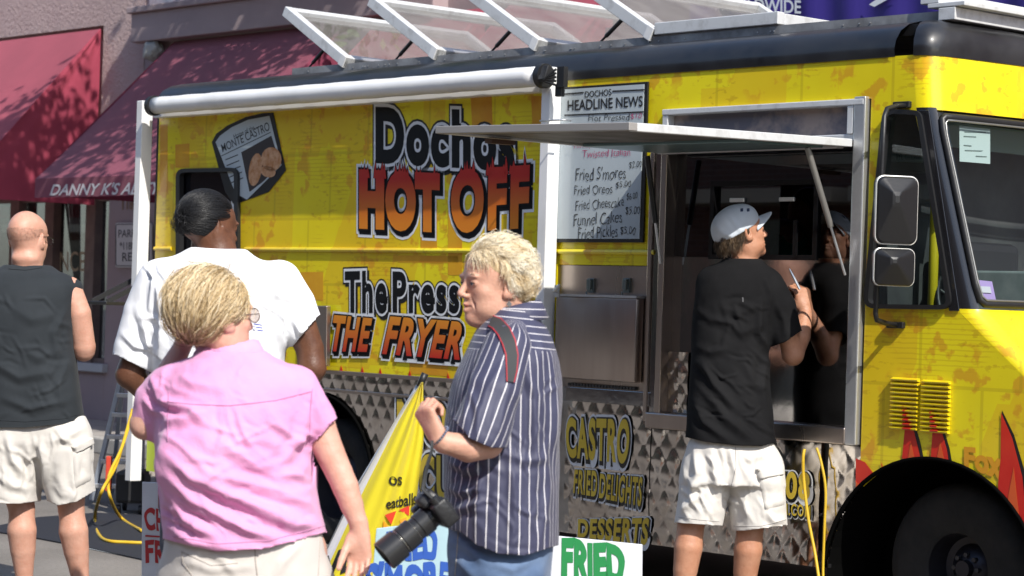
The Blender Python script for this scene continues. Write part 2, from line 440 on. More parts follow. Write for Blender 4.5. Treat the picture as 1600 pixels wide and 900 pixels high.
# --- quilted stainless skirts (real relief)
def quilt(u0, u1, z0, z1, cut=None, name='quilted_plate', o0=-.006, cw=.10, ch=.135, step=.0100, amp=.0045):
    nu, nz = max(2, int((u1 - u0) / step)), max(2, int((z1 - z0) / step))
    uu = np.linspace(u0, u1, nu + 1); zz = np.linspace(z0, z1, nz + 1); G = np.zeros((nz + 1, nu + 1, 3))
    A, B = np.meshgrid(uu, zz)
    p = A / cw + B / ch; q = A / cw - B / ch
    h = amp * (1 + .3 * np.sin(np.floor(p) * 4.1 + np.floor(q) * 2.3)) * np.abs(np.sin(math.pi * p) * np.sin(math.pi * q)) ** .42 + .003 * np.sin(A * 7 + B * 3) * np.sin(B * 9)
    for k in range(3): G[..., k] = SIDE.o[k] + D_[k] * A + Z_[k] * B + N_[k] * (o0 - amp + h)
    idx = np.arange((nz + 1) * (nu + 1)).reshape(nz + 1, nu + 1)
    f = np.stack([idx[:-1, :-1], idx[:-1, 1:], idx[1:, 1:], idx[1:, :-1]], -1).reshape(-1, 4)
    if cut:
        c = np.stack([A, B], -1).reshape(-1, 2)
        keep = np.hypot(c[:, 0] - cut[0], c[:, 1] - cut[1]) > cut[2]; f = f[keep[f].any(1)]
    me = bpy.data.meshes.new('q'); me.from_pydata(G.reshape(-1, 3).tolist(), [], f.tolist()); me.update()
    me.validate(); return put(name, me, QUILT, TR, True)
RWc = (U(496, 741), .36)
quilt(U0, UP0, ZB, ZY - .012, cut=(RWc[0], RWc[1], .50))
quilt(UP0 + .004, UP1 - .004, ZB, .93)
quilt(UP1 + .004, U(1278, 800), ZB, ZS - .035)
quilt(U(1290, 800), UCAB - .004, ZB, ZS - .035, cut=(SIDE.uv(1453, 870)[0], .214, .58))
# trims between the plates
tb = MB(); tb.pbox(SIDE, U0, UP0, ZY - .018, ZY + .004, -.01, .006); tb.pbox(SIDE, U0, UP0, ZY - .115, ZY - .100, -.01, .010)
tb.put('trim_strip', STEEL, TR, bevel=.002)
MB().pbox(SIDE, UP0, UP1, .93, 1.0, -.02, .012).put('trim_strip', MIRROR, TR, bevel=.003)
MB().pbox(SIDE, U(1278, 800), U(1290, 800), ZB, ZS - .03, -.05, -.03).put('gap_backing', RUBBER, TR)
# --- stainless equipment panel under the menu
panel('steel_panel', rect(UP0 + .003, UP1 - .003, 1.0, 1.607), STEEL, thick=.03, o0=-.004)
dq = [(SIDE.uv(881, 463)), (SIDE.uv(1007, 464)), (SIDE.uv(1002, 598)), (SIDE.uv(878, 590))]
ud0, ud1, zd0, zd1 = dq[0][0], dq[1][0], dq[3][1], dq[0][1]
ed = MB().pbox(SIDE, ud0, ud1, zd0, zd1, .0, .055).put('access_cover', STEEL, TR, 30, bevel=.008, seg=3)
MB().pbox(SIDE, ud0 - .003, ud1 + .006, zd1, zd1 + .012, .0, .062).put('drip_edge', ALU, ed)
for k in range(14):
    pass
hb = MB()
for k in range(22): hb.pbox(SIDE, ud0 + .06 + k * (ud1 - ud0 - .09) / 22, ud0 + .06 + (k + .7) * (ud1 - ud0 - .09) / 22, zd0 - .038, zd0 - .022, 0, .012)
hb.put('hinge', GREY, TR)
for xa in (924, 980):
    u_, z_ = SIDE.uv(xa, 446)
    la = MB(); la.pbox(SIDE, u_ - .022, u_ + .022, z_ - .035, z_ + .035, -.004, .008); la.pbox(SIDE, u_ - .012, u_ + .014, z_ - .02, z_ + .03, .008, .024)
    la.tube([SIDE.pt(u_ - .016, z_ - .03, .02), SIDE.pt(u_ - .016, z_ - .055, .012), SIDE.pt(u_ + .01, z_ - .055, .012)], .004, 6)
    la.put('latch', mat('latch_steel', (.2, .24, .24), .35, metal=.9), TR, bevel=.002)
# --- serving bay
for x0, x1, o, m in ((1013, 1019, .018, STEEL), (1019, 1031, .006, MIRROR), (1031, 1040, .022, STEEL)):
    MB().pbox(SIDE, U(x0), U(x1) - .001, ZS, ZH, -.10, o).put('bay_post', m, TR, bevel=.004)
MB().pbox(SIDE, UP1 - .005, UB1 + .01, ZS - .03, ZS + .045, -.12, .035).put('bay_sill', STEEL, TR, bevel=.006)
MB().pbox(SIDE, U(1331), UCAB - .012, ZS - .03, ZT + .01, -.10, .028).put('bay_post', ALU, TR, bevel=.006)
ZM = 1.655
mp_ = MB().pbox(SIDE, UB0 - .004, UB1 + .004, ZS + .045, ZM, -.06, -.045).put('polished_panel', MIRROR, TR)
quilt(UB0, U(1068, 560), ZS + .05, 1.20, o0=-.030, cw=.09, ch=.105, amp=.006)
ubw0, zbw0 = SIDE.uv(1116, 398, -.05); ubw1, zbw1 = SIDE.uv(1275, 291, -.05)
zbw0 = SIDE.uv(1196, 398, -.05)[1]; zbw1 = SIDE.uv(1196, 290, -.05)[1]
put('tinted_pane', poly_holes(rect(UB0 - .004, UB1 + .004, ZM + .002, ZH), [rect(ubw0, ubw1, zbw0, zbw1)], SIDE, -.050, .008), GLASS_DARK, TR)
fm = MB(); e = .024
for a in (rect(ubw0 - e, ubw1 + e, zbw1, zbw1 + e), rect(ubw0 - e, ubw1 + e, zbw0 - e, zbw0), rect(ubw0 - e, ubw0, zbw0, zbw1), rect(ubw1, ubw1 + e, zbw0, zbw1)):
    fm.pbox(SIDE, a[0][0], a[1][0], a[0][1], a[2][1], -.075, -.035)
sw = fm.put('serving_window', mat('window_black', (.006, .006, .007), .25), TR)
MB().pbox(SIDE, ubw0, ubw0 + (ubw1 - ubw0) * .64, zbw0, zbw1, -.066, -.060).put('pane', GLASS_DARK, sw)
MB().pbox(SIDE, ubw0 + (ubw1 - ubw0) * .78, ubw0 + (ubw1 - ubw0) * .82, zbw0, zbw1 * .5 + zbw0 * .5, -.066, -.056).put('pane_edge', mat('window_black', (0, 0, 0)), sw)
for k in (.22, .72):
    uu_ = ubw0 + (ubw1 - ubw0) * k
    MB().pbox(SIDE, uu_ - .045, uu_ + .045, zbw1 - .075, zbw1 - .055, -.058, -.045).put('catch', ALU, sw, bevel=.003)
# interior seen dimly behind the tinted panes
ki = MB(); ki.pbox(SIDE, UP1, UCAB - .05, .3, 2.5, -1.6, -1.55); ki.pbox(SIDE, UP1, UCAB - .3, .28, .33, -2.1, -.12)
ki.put('galley_wall', INT_DARK, TR)
gl_ = MB(); gl_.pbox(SIDE, UB0 + .1, UB0 + .7, 1.75, 2.1, -1.54, -1.3); gl_.pbox(SIDE, UB0 + .1, UB1, 1.1, 1.3, -1.54, -1.0); gl_.pbox(SIDE, UB0 + .85, UB1 - .1, 1.95, 2.0, -1.54, -1.2)
gl_.put('galley_shelf', STEEL, TR)
# header with its narrow pane
hd = MB(); hw = .035
hd.pbox(SIDE, U(1032), UCAB - .02, ZT - hw * .8, ZT, -.04, .03); hd.pbox(SIDE, U(1032), UCAB - .02, ZH + .002, ZH + hw, -.04, .02)
hd.pbox(SIDE, U(1032), U(1032) + hw, ZH + hw, ZT - hw * .8, -.04, .026); hd.pbox(SIDE, UB1 - hw, UB1 + .0, ZH + hw, ZT - hw * .8, -.04, .026)
hdr = hd.put('header_frame', ALU_W, TR, bevel=.004)
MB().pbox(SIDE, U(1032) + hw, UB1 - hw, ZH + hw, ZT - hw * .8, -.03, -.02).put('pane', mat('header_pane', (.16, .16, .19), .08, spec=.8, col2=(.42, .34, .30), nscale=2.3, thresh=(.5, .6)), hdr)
panel('side_panel', rect(UP1, U(1032) - .001, ZH, ZT), WRAP)
# --- the serving flap, held out level
FO = 1.43
fl = MB(); uf0, uf1 = U(1034, 240), U(1338, 222)
fl.pbox(SIDE, uf0, uf1, ZH - .010, ZH + .010, .03, FO)
flap = fl.put('serving_flap', mat('flap_grey', (.17, .15, .14), .5, metal=.4, col2=(.11, .10, .09), nscale=5, rvar=.15), TR, label='raised aluminium serving flap')
fr = MB(); t_ = .045
f2 = MB(); f2.pbox(SIDE, uf0 - .003, uf1 + .003, ZH - .020, ZH + .0128, FO - t_, FO + .003); f2.put('flap_edge', mat('edge_grey', (.36, .34, .32), .5, metal=.3), flap, bevel=.003); fr.pbox(SIDE, uf0 - .003, uf0 + t_, ZH - .020, ZH + .0131, .03, FO - t_)
fr.pbox(SIDE, uf1 - t_, uf1 + .003, ZH - .022, ZH + .0131, .03, FO - t_); fr.pbox(SIDE, uf0 + t_, uf1 - t_, ZH - .028, ZH - .012, .03, .08)
fr.put('flap_frame', ALU_W, flap, bevel=.003)

def tilt_flap(root):
    for o in [root] + list(root.children):
        for v in o.data.vertices: v.co.z -= float(np.interp((np.array(v.co) + wloc(o) - SIDE.o) @ D_, [uf0, uf1], [.006, .032])) * max(float((np.array(v.co) + wloc(o) - SIDE.o) @ N_), 0) / FO
ins = MB(); ins.pbox(SIDE, uf0 + .09, uf1 - .09, ZH - .028, ZH - .0125, .12, .62)
ins.put('flap_liner', mat('teal_liner', (.22, .33, .34), .3, metal=.6), flap, bevel=.003)
lt = MB(); q0 = SIDE.pt(uf0 + .02, ZH - .045, 1.02); lt.box(q0, D_ * .05, N_ * .14, Z_ * .02); lt.put('flap_latch', mat('rusty_brown', (.11, .06, .04), .7), flap)
for (ut, ot, ub, zb) in ((uf0 + .03, .13, U(1037), 1.62), (uf1 - .06, .26, U(1326), 1.58)):
    a = SIDE.pt(ut, ZH - .04, ot); b = SIDE.pt(ub, zb, .03); c = a + (b - a) * .62
    s_ = MB(); s_.tube([a, c], .014, 10); gs = s_.put('gas_strut', RUBBER if ub < UB1 - .3 else mat('strut_grey', (.25, .24, .22), .4, metal=.5), TR, 40)
    MB().tube([c, b], .006, 8).put('strut_rod', ALU, gs, 40)
tilt_flap(flap)
# --- menu board
MBQ = [SIDE.uv(872, 138), SIDE.uv(1017, 128), SIDE.uv(1005, 381), SIDE.uv(872, 376)]
um0, um1, zm0, zm1 = U(870, 250), U(1012, 250), Zz(940, 379), Zz(940, 133)
bd = MB().pbox(SIDE, um0, um1, zm0, zm1, .004, .016).put('menu_board', mat('board_black', (.01, .01, .01), .4), TR, bevel=.002)
MB().pbox(SIDE, um0, um1 - .022, zm0 + .018, zm1 - .012, .016, .019).put('board_face', mat('whiteboard', (.50, .56, .58), .18, coat=.4, col2=(.44, .50, .53), nscale=2), bd)
INK = mat('black_ink', (.012, .012, .014), .5); MAROON = mat('red_marker', (.45, .06, .16), .5)
def sideText(name, s, quad, m, off, parent=TR, **k):
    return text_quad(s, quad, SIDE, off, **k).put(name, m, parent, fix=False)
tq = MB()
text_quad('DOCHOS', [(914, 143), (955, 139), (955, 149), (914, 152.5)], SIDE, .021, bold=.012, mb=tq)
text_quad('HEADLINE NEWS', [(887, 157), (1004, 150), (1004, 166), (887, 173)], SIDE, .021, bold=.014, mb=tq)
for i, ch in enumerate(()): pass
for (xa, ya, xb, yb) in ((882, 147, 912, 144.5), (957, 142.5, 1011, 140), (882, 180, 1010, 174.5)):
    tq.prism([SIDE.hit(x, y, .0205) for x, y in ((xa, ya - 1), (xb, yb - 1), (xb, yb + 1), (xa, ya + 1))], N_ * .001)
tq.put('printed_headline', INK, bd, fix=False, kind='stuff')
hq = MB()
def hand(s, x0, y0, x1, y1, h, mb, seed=3):
    r = random.Random(seed); n = len(s); xs = np.linspace(x0, x1, n + 1)
    text_quad(s, [(x0, y0), (x1, y1), (x1, y1 + h), (x0, y0 + h)], SIDE, .021, bold=-.010, shear=.12, mb=mb,
              warp=lambda a, b: (a + .006 * math.sin(b * 5 + a * 40), b + .06 * math.sin(a * 17 + seed) + .03 * math.sin(a * 41)))
hand('Hot Pressed', 919, 179, 984, 177, 11, hq, 1)
for i, (s, x0, y0, x1, y1, h) in enumerate((("Fried S'mores", 899, 263, 978, 259, 20), ('$2.00', 983, 253, 1003, 251, 11), ('Fried Oreos', 897, 290, 957, 287, 15), ('$5.00', 962, 284, 986, 282, 11),
        ('Fried Cheescake', 899, 313, 975, 307, 16), ('$6.00', 979, 302, 996, 300, 12), ('Funnel Cakes', 896, 335, 972, 329, 19), ('$5.00', 977, 323, 1000, 322, 14), ('Fried Pickles', 903, 356, 965, 351, 19), ('$5.00', 969, 353, 993, 355, 14))):
    hand(s, x0, y0, x1, y1, h, hq, i)
hq.put('handwriting', INK, bd, fix=False, kind='stuff')
hr = MB(); hand('Twisted Italian', 910, 235, 985, 231, 12, hr, 7); hand('$10', 985, 178, 1003, 177, 9, hr, 5); hand('Turkey', 895, 226, 925, 224, 8, hr, 9)
hr.put('handwriting', MAROON, bd, fix=False, kind='stuff', label='red handwriting')
# --- printed lettering on the side
def nothing(): pass
def grad_mat(name, c0, c1, z0, z1, xyz=2):
    m, nt, b = nodes(name); tc = N(nt, 'TexCoord'); sp = N(nt, 'SeparateXYZ'); L(nt, tc.outputs['Object'], sp.inputs[0])
    mr = N(nt, 'MapRange'); mr.inputs['From Min'].default_value = z0; mr.inputs['From Max'].default_value = z1; L(nt, sp.outputs[xyz], mr.inputs['Value'])
    mx = N(nt, 'Mix', data_type='RGBA'); setc(mx.inputs['A'], c0); setc(mx.inputs['B'], c1); L(nt, mr.outputs[0], mx.inputs['Factor'])
    L(nt, mx.outputs['Result'], b.inputs['Base Color']); b.inputs['Roughness'].default_value = .35; b.inputs['Coat Weight'].default_value = .3; return m
PRBLACK = mat('print_black', (.009, .009, .010), .35, coat=.3); PRWHITE = mat('print_white', (.74, .76, .78), .4)
GOLD = mat('gold_print', (.66, .46, .04), .4, col2=(.74, .55, .07), nscale=5)
PRK2 = mat('keyline_black', (.004, .004, .005), .5, spec=.2)
def block(s, quad, face, b=.07, sh=(3, 4), shear=0.0, space=1.12, base=.0015, spikes=0, seed=3, inner=None):
    """pale border, black block shadow, then the coloured face with optional licking flame points"""
    g = MB(); g2 = MB(); g3 = MB(); kw = dict(shear=shear, space=space)
    text_quad(s, quad, SIDE, base, bold=b + .085, shift=sh, mb=g, **kw); text_quad(s, quad, SIDE, base, bold=b + .075, mb=g, **kw)
    text_quad(s, quad, SIDE, base + .0008, bold=b + .045, shift=sh, mb=g2, **kw); text_quad(s, quad, SIDE, base + .0008, bold=b + .03, shift=(sh[0] * .5, sh[1] * .5), mb=g2, **kw); text_quad(s, quad, SIDE, base + .0016, bold=b + .03, mb=g2, **kw)
    if inner is not None: text_quad(s, quad, SIDE, base + .0024, bold=b + .02, mb=(gi := MB()), **kw)
    text_quad(s, quad, SIDE, base + .0032, bold=b, mb=g3, **kw)
    if spikes:
        r = random.Random(seed); v, f = text2d(s, 0, shear, space); lo, hi = text_box(s, shear, space); st = (v - lo) / (hi - lo); tl_, tr_, br_, bl_ = [np.array(q, float) for q in quad]
        top = sorted(st[st[:, 1] > .93][:, 0]); x = 0.0
        while x < 1.0:
            if len(top) and min(abs(np.array(top) - x)) < .045:
                w_ = r.uniform(.018, .032); h_ = r.uniform(.06, .26); l_ = r.uniform(-.012, .012)
                for mb_, e_, o_ in ((g, .016, base + .0001), (g2, .007, base + .0017), (g3, 0, base + .0033)):
                    P = []
                    for a_, b_ in ((x - w_ - e_, .93), (x + w_ + e_, .93), (x + w_ * .5 + e_, 1.03 + h_ * .35), (x + l_, 1.04 + h_ + e_ * 9), (x - w_ * .6 - e_, 1.03 + h_ * .3)):
                        p = bl_ * (1 - a_) * (1 - b_) + br_ * a_ * (1 - b_) + tl_ * (1 - a_) * b_ + tr_ * a_ * b_; P.append(SIDE.hit(p[0], p[1], o_))
                    mb_.add(P, [(0, 1, 2, 3, 4)])
            x += r.uniform(.03, .05)
    r_ = g.put('lettering', PRWHITE, TR, fix=False, label='red and orange printed lettering'); g2.put('keyline', PRK2, r_, fix=False)
    if inner is not None: gi.put('outline', inner, r_, fix=False)
    g3.put('letter_face', face, r_, fix=False)
    return r_
def heavy(s, quad, b=.07, space=1.16, base=.0015):
    g = MB(); text_quad(s, quad, SIDE, base, bold=b + .075, mb=g, space=space); text_quad(s, quad, SIDE, base, bold=b + .06, mb=g, space=space, shift=(3, 5)); r_ = g.put('lettering', PRBLACK, TR, fix=False, label='heavy black printed lettering')
    text_quad(s, quad, SIDE, base + .0010, bold=b + .045, space=space).put('outline', PRWHITE, r_, fix=False); text_quad(s, quad, SIDE, base + .002, bold=b, space=space).put('letter_face', PRK2, r_, fix=False)
ORB = mat('orange_print_band', (.64, .27, .012), .35, coat=.4, col2=(.72, .38, .015), nscale=6)
for q in ([(657, 300), (683, 300), (683, 388), (657, 388)], [(622, 399), (716, 400), (716, 411), (622, 410)], [(700, 330), (722, 330), (722, 430), (700, 430)], [(735, 146), (768, 144), (770, 200), (738, 200)], [(470, 425), (505, 425), (505, 470), (470, 468)],
          [(250, 195), (262, 194), (262, 300), (250, 300)], [(274, 226), (296, 224), (296, 262), (274, 262)], [(830, 150), (847, 150), (847, 205), (832, 200)], [(640, 560), (700, 566), (700, 588), (640, 584)]):
    MB().prism([SIDE.hit(x, y, .0006) for x, y in q], N_ * .0004).put('printed_band', ORB, TR)
heavy('Dochos', [(590, 173), (800, 180), (800, 262), (590, 250)], .055)
z_a, z_b = Zz(650, 350), Zz(650, 262)
HOTG = grad_mat('hot_gradient', (.70, .22, .015), (.46, .018, .012), z_a, z_a + (z_b - z_a) * .8)
block('HOT', [(565, 272), (683, 278), (683, 356), (565, 350)], HOTG, .075, spikes=1, seed=4)
block('OFF', [(708, 272), (824, 264), (822, 350), (708, 358)], HOTG, .06, spikes=1, seed=9, space=1.22)
heavy('The', [(540, 427), (603, 425), (603, 487), (540, 487)], .035); heavy('Press', [(615, 427), (716, 430), (716, 487), (615, 487)], .035)
z_a, z_b = Zz(620, 555), Zz(620, 495)
FRYG = grad_mat('fryer_gradient', (.50, .02, .012), (.70, .26, .02), z_a, z_b)
block('THE', [(522, 495), (580, 500), (576, 547), (518, 546)], FRYG, .04, shear=.2, base=.007); block('FRYER', [(605, 497), (722, 506), (716, 559), (599, 550)], FRYG, .04, shear=.2, base=.007)
for s, q, b in (('CASTRO', [(884, 655), (984, 658), (980, 722), (886, 712)], .06), ('FRIED', [(898, 735), (933, 737), (932, 775), (896, 769)], .05), ('DELIGHTS', [(938, 741), (1004, 747), (1001, 790), (936, 777)], .05),
                ('DESSERTS', [(904, 812), (1014, 811), (1010, 850), (903, 838)], .06), ('MONTE', [(622, 626), (800, 634), (800, 694), (622, 686)], .06), ('CUBAN', [(656, 712), (780, 722), (780, 790), (656, 778)], .06),
                ('708', [(1210, 738), (1264, 740), (1264, 780), (1208, 776)], .06), ('N.COM', [(1222, 786), (1266, 790), (1266, 808), (1222, 804)], .04), ('WWW', [(1130, 776), (1150, 778), (1150, 796), (1130, 793)], .04)):
    g = MB(); text_quad(s, q, SIDE, .0005, bold=b + .085, mb=g, shift=(1.5, 3), space=1.14); r_ = g.put('lettering', PRWHITE, TR, fix=False, label='gold printed lettering')
    text_quad(s, q, SIDE, .0015, bold=b + .035, shift=(1.2, 2.4), space=1.14).put('keyline', PRBLACK, r_, fix=False)
    text_quad(s, q, SIDE, .0025, bold=b - .022, space=1.14).put('letter_face', GOLD, r_, fix=False)
# small red flame tips along the foot of the wrap
ft = MB()
for x in (508, 533, 566, 594, 640, 700, 742):
    yb = 582 + (x - 500) * .072
    ft.prism([SIDE.hit(x - 3, yb, .003), SIDE.hit(x + 4, yb, .003), SIDE.hit(x, yb - 14, .003)], N_ * .001)
ft.put('flame_tips', FLAMER, TR, kind='stuff')
# newspaper print held up on the wrap
npq = [(331, 222), (424, 177), (447, 262), (372, 310)]
g = MB(); arc = [(331, 222), (338, 209), (356, 196), (384, 183), (410, 177), (427, 176), (447, 266), (420, 300), (366, 320), (352, 300)]
g.prism([SIDE.hit(x, y, .003) for x, y in arc], N_ * .001); pap = g.put('newspaper_print', PRBLACK, TR)
g = MB(); arc2 = [(337, 222), (344, 212), (362, 199), (388, 187), (421, 181), (440, 258), (386, 312), (368, 302)]
g.prism([SIDE.hit(x, y, .0045) for x, y in arc2], N_ * .001); g.put('sheet', mat('print_paper', (.48, .54, .56), .4), pap)
g = MB(); text_quad('MONTE CASTRO', [(345, 226), (419, 190), (422, 203), (348, 238)], SIDE, .0062, bold=.006, mb=g)
text_quad('Home of the', [(364, 210), (396, 195), (398, 202), (366, 217)], SIDE, .0062, mb=g)
for i in range(5): g.prism([SIDE.hit(x, y, .0058) for x, y in ((352 + i * 2.2, 249 + i * 9), (372 + i * 2.0, 241 + i * 9), (372 + i * 2.0, 242.6 + i * 9), (352 + i * 2.2, 250.6 + i * 9))], N_ * .0005)
g.prism([SIDE.hit(x, y, .0058) for x, y in ((346, 243), (423, 206), (423, 207.3), (346, 244.3))], N_ * .0005)
g.put('print_text', INK, pap, fix=False)
g = MB(); g.prism([SIDE.hit(x, y, .0058) for x, y in ((377, 238), (424, 212), (438, 257), (412, 283), (390, 300))], N_ * .0006)
g.put('photo_print', mat('food_photo', (.03, .02, .02), .4), pap)
g = MB()
for cx, cy, a, b_, t0 in ((399, 265, 10, 26, .15), (424, 249, 16, 19, .0), (419, 268, 12, 9, .3)):
    g.prism([SIDE.hit(cx + math.cos(t) * a * math.cos(t0) - math.sin(t) * b_ * math.sin(t0), cy + math.cos(t) * a * math.sin(t0) + math.sin(t) * b_ * math.cos(t0), .0066) for t in np.linspace(0, 6.28, 18)[:-1]], N_ * .0006)
g.put('food_print', mat('fried_food', (.42, .16, .04), .5, col2=(.62, .36, .2), nscale=26), pap)
# --- louvred vents
lv = MB()
ulv = U(1395, 630); wl = U(1437, 630) - ulv; z0v, z1v = Zz(1416, 672), Zz(1416, 589)
sl = MB(); hh = (z1v - z0v) / 12
pr = [SIDE.pt(0, 0, 0), SIDE.pt(0, hh * .15, .020), SIDE.pt(0, hh * .45, .022), SIDE.pt(0, hh * .85, .002)]
sl.prism([p - SIDE.o for p in pr], D_ * wl); slm = sl.mesh(); 
uvs = slm.uv_layers.new(name='uv')
slm.materials.append(WRAP)
for c_, x in enumerate((1395, 1443)):
    for k in range(12):
        o = bpy.data.objects.new('louvre_slat', slm); o.parent = TR; o.location = Vector(D_ * U(x, 630) + Z_ * (z0v + k * hh - .003 * c_) + N_ * .001); link(o)
# --- flames on the wing
def px_poly(pts, off, m, name, parent=TR, th=.001, label=None):
    uv_ = []
    for a, b in zip(pts, list(pts[1:]) + [pts[0]]):
        for t in np.linspace(0, 1, 9)[:-1]:
            q = np.array(SIDE.uv(a[0] + (b[0] - a[0]) * t, a[1] + (b[1] - a[1]) * t)); c_ = np.array([U(1453, 870), .214]); d_ = np.linalg.norm(q - c_)
            uv_.append(q if d_ > .592 else c_ + (q - c_) / d_ * .592)
    return MB().prism([SIDE.pt(q[0], q[1], off) for q in uv_], N_ * th).put(name, m, parent, label=label)
    return MB().prism([SIDE.hit(x, y, off) for x, y in pts], N_ * th).put(name, m, parent, label=label)
FLY = mat('flame_orange', (.66, .10, .02), .3, coat=.4)
for dark, red, orr in (([(1412, 712), (1416, 660), (1417, 628), (1426, 650), (1438, 690), (1445, 722)], [(1410, 716), (1415, 665), (1415.5, 632), (1424, 655), (1434, 695), (1440, 722)], [(1420, 716), (1424, 690), (1430, 716)]),
                       ([(1456, 716), (1459, 670), (1459, 632), (1470, 655), (1484, 700), (1490, 735)], [(1455, 716), (1458, 670), (1457.5, 636), (1468, 660), (1480, 702), (1485, 735)], [(1465, 716), (1470, 690), (1477, 720)]),
                       ([(1556, 800), (1564, 720), (1566, 641), (1585, 680), (1604, 745), (1620, 860), (1600, 880)], [(1556, 796), (1564, 720), (1565, 645), (1582, 684), (1598, 745), (1608, 860), (1590, 850)], [(1572, 800), (1585, 730), (1596, 830)])):
    px_poly(dark, .0015, PRBLACK, 'flame_print', th=.0005); px_poly(red, .003, FLAMER, 'flame_print', th=.0005); px_poly(orr, .0045, FLY, 'flame_print', th=.0005)
    if dark[0][0] < 1500:
        fs_ = MB(); x_ = lambda y: (np.interp(y, [q[1] for q in red[2::-1]], [q[0] for q in red[2::-1]]), np.interp(y, [q[1] for q in red[2:]], [q[0] for q in red[2:]]))
        for k in range(12):
            za = z0v + (k + .2) * hh; zb2_ = z0v + (k + .82) * hh; yy = 672 - (k + .5) * 83 / 12
            if yy < red[2][1]: continue
            xa, xb = x_(yy); ua_, ub_ = U(xa, yy), U(xb, yy)
            pr_ = ((.10, .0165), (.16, .0235), (.47, .0250), (.88, .0045)); q_ = [SIDE.pt(u2, z0v + (k + a_) * hh, o_) for a_, o_ in pr_ for u2 in (ua_, ub_)]; fs_.add(q_, [(0, 1, 3, 2), (2, 3, 5, 4), (4, 5, 7, 6)])
        fs_.put('flame_print', FLAMER, TR, fix=False, kind='stuff')
px_poly([(1338, 716), (1352, 722), (1372, 748), (1352, 778), (1338, 808)], .003, FLAMER, 'flame_print')
px_poly([(1338, 752), (1348, 762), (1340, 790)], .0045, FLY, 'flame_print')
px_poly([(1377, 722), (1386, 742), (1381, 745)], .003, FLAMER, 'flame_print')
px_poly([(1538, 745), (1543, 758), (1552, 772), (1545, 782), (1532, 760)], .003, FLAMER, 'flame_print')
text_quad('Fox', [(1508, 700), (1564, 706), (1564, 748), (1508, 728)], SIDE, .003, bold=.05).put('faded_word', mat('faded_orange', (.70, .32, .015), .35, coat=.4), TR, fix=False, label='faded orange printed word')

# ---------------------------------------------------------------- cab
def lean(z):
    return float(np.interp(z, [.2, .95, 1.08, 1.25, 1.42, 1.46, 2.30, 2.56, 2.8], [.92, .88, .76, .54, .315, .29, .045, .02, .0]))
PLAN = [(-.065, 0), (-.03, -.004), (-.005, -.016), (.015, -.04), (.032, -.09), (.048, -.2), (.062, -.34), (.085, -.55), (.10, -.8), (.105, -1.05)]
PLAN = PLAN + [(a, -2.1 - b) for a, b in PLAN[:-1][::-1]]
SK = U(1440, 90)                                 # plan origin along the side
def front(i, z):
    """point of the nose surface: i = fractional index in PLAN"""
    k = min(int(i), len(PLAN) - 2); t = i - k
    a = PLAN[k][0] * (1 - t) + PLAN[k + 1][0] * t; o = PLAN[k][1] * (1 - t) + PLAN[k + 1][1] * t
    return SIDE.pt(SK + a + lean(z), z, o)
NP_ = len(PLAN) - 1
def fsheet(i0, i1, zs, m, name, parent=TR, off=0.0, closed=True, sm=50, **k):
    ii = [i0] + [j for j in range(int(i0) + 1, int(math.ceil(i1)))] + [i1]
    g = MB(); rows = []
    for z in zs: rows.append([front(i, z) + off * N_ for i in ii])
    vs = [p for r in rows for p in r]; n = len(ii); fs = [(a * n + b, a * n + b + 1, (a + 1) * n + b + 1, (a + 1) * n + b) for a in range(len(rows) - 1) for b in range(n - 1)]
    g.add(vs, fs); me = g.mesh(fix=True)
    return put(name, uv_side(me), m, parent, sm, **k)
AW = (SIDE.uv(1453, 870)[0], .214, .586)           # front wheel arch: centre and radius
sidewin = round_poly([(1383, 170), (1442, 173), (1492, 484), (1352, 482)], [22, 12, 22, 20])
zbelt = 1.425
def arch(c, r, n=24, z0=ZB):
    a0 = math.asin((z0 - c[1]) / r) if abs(z0 - c[1]) < r else 0
    return [(c[0] + r * math.cos(t), c[1] + r * math.sin(t)) for t in np.linspace(math.pi - a0, a0, n)]
outer = [(UCAB, AW[1] + math.sqrt(AW[2] ** 2 - (UCAB - AW[0]) ** 2))] + [q for q in arch(AW, AW[2], 60) if q[0] > UCAB + .005] + [(SK - .065 + lean(z), z) for z in (ZB, .6, .95, 1.08, 1.25, 1.42, 1.46, 1.7, 2.0, 2.30, 2.45, ZR)] + [(UCAB, ZR)]
swu = [SIDE.uv(x, y) for x, y in sidewin]
# keep the hole inside the outline
swu = [(min(u, SK - .075 + lean(z)), z) for u, z in swu]
panel('cab_side', outer, WRAP, [swu])
for za, zb_, m, nm in ((2.30, ZR, WRAP, 'cab_visor'),):
    fsheet(0, NP_, [za, 2.42, zb_], m, nm)
fsheet(0, NP_, [1.445, 1.425, 1.34, 1.25, 1.16, 1.08, 1.01, .95], WRAP, 'nose_panel')
fsheet(0, NP_, [.95, .8, .6, .45], WRAP, 'nose_panel')
fsheet(0, NP_, [.45, .3], BLACK, 'bumper')
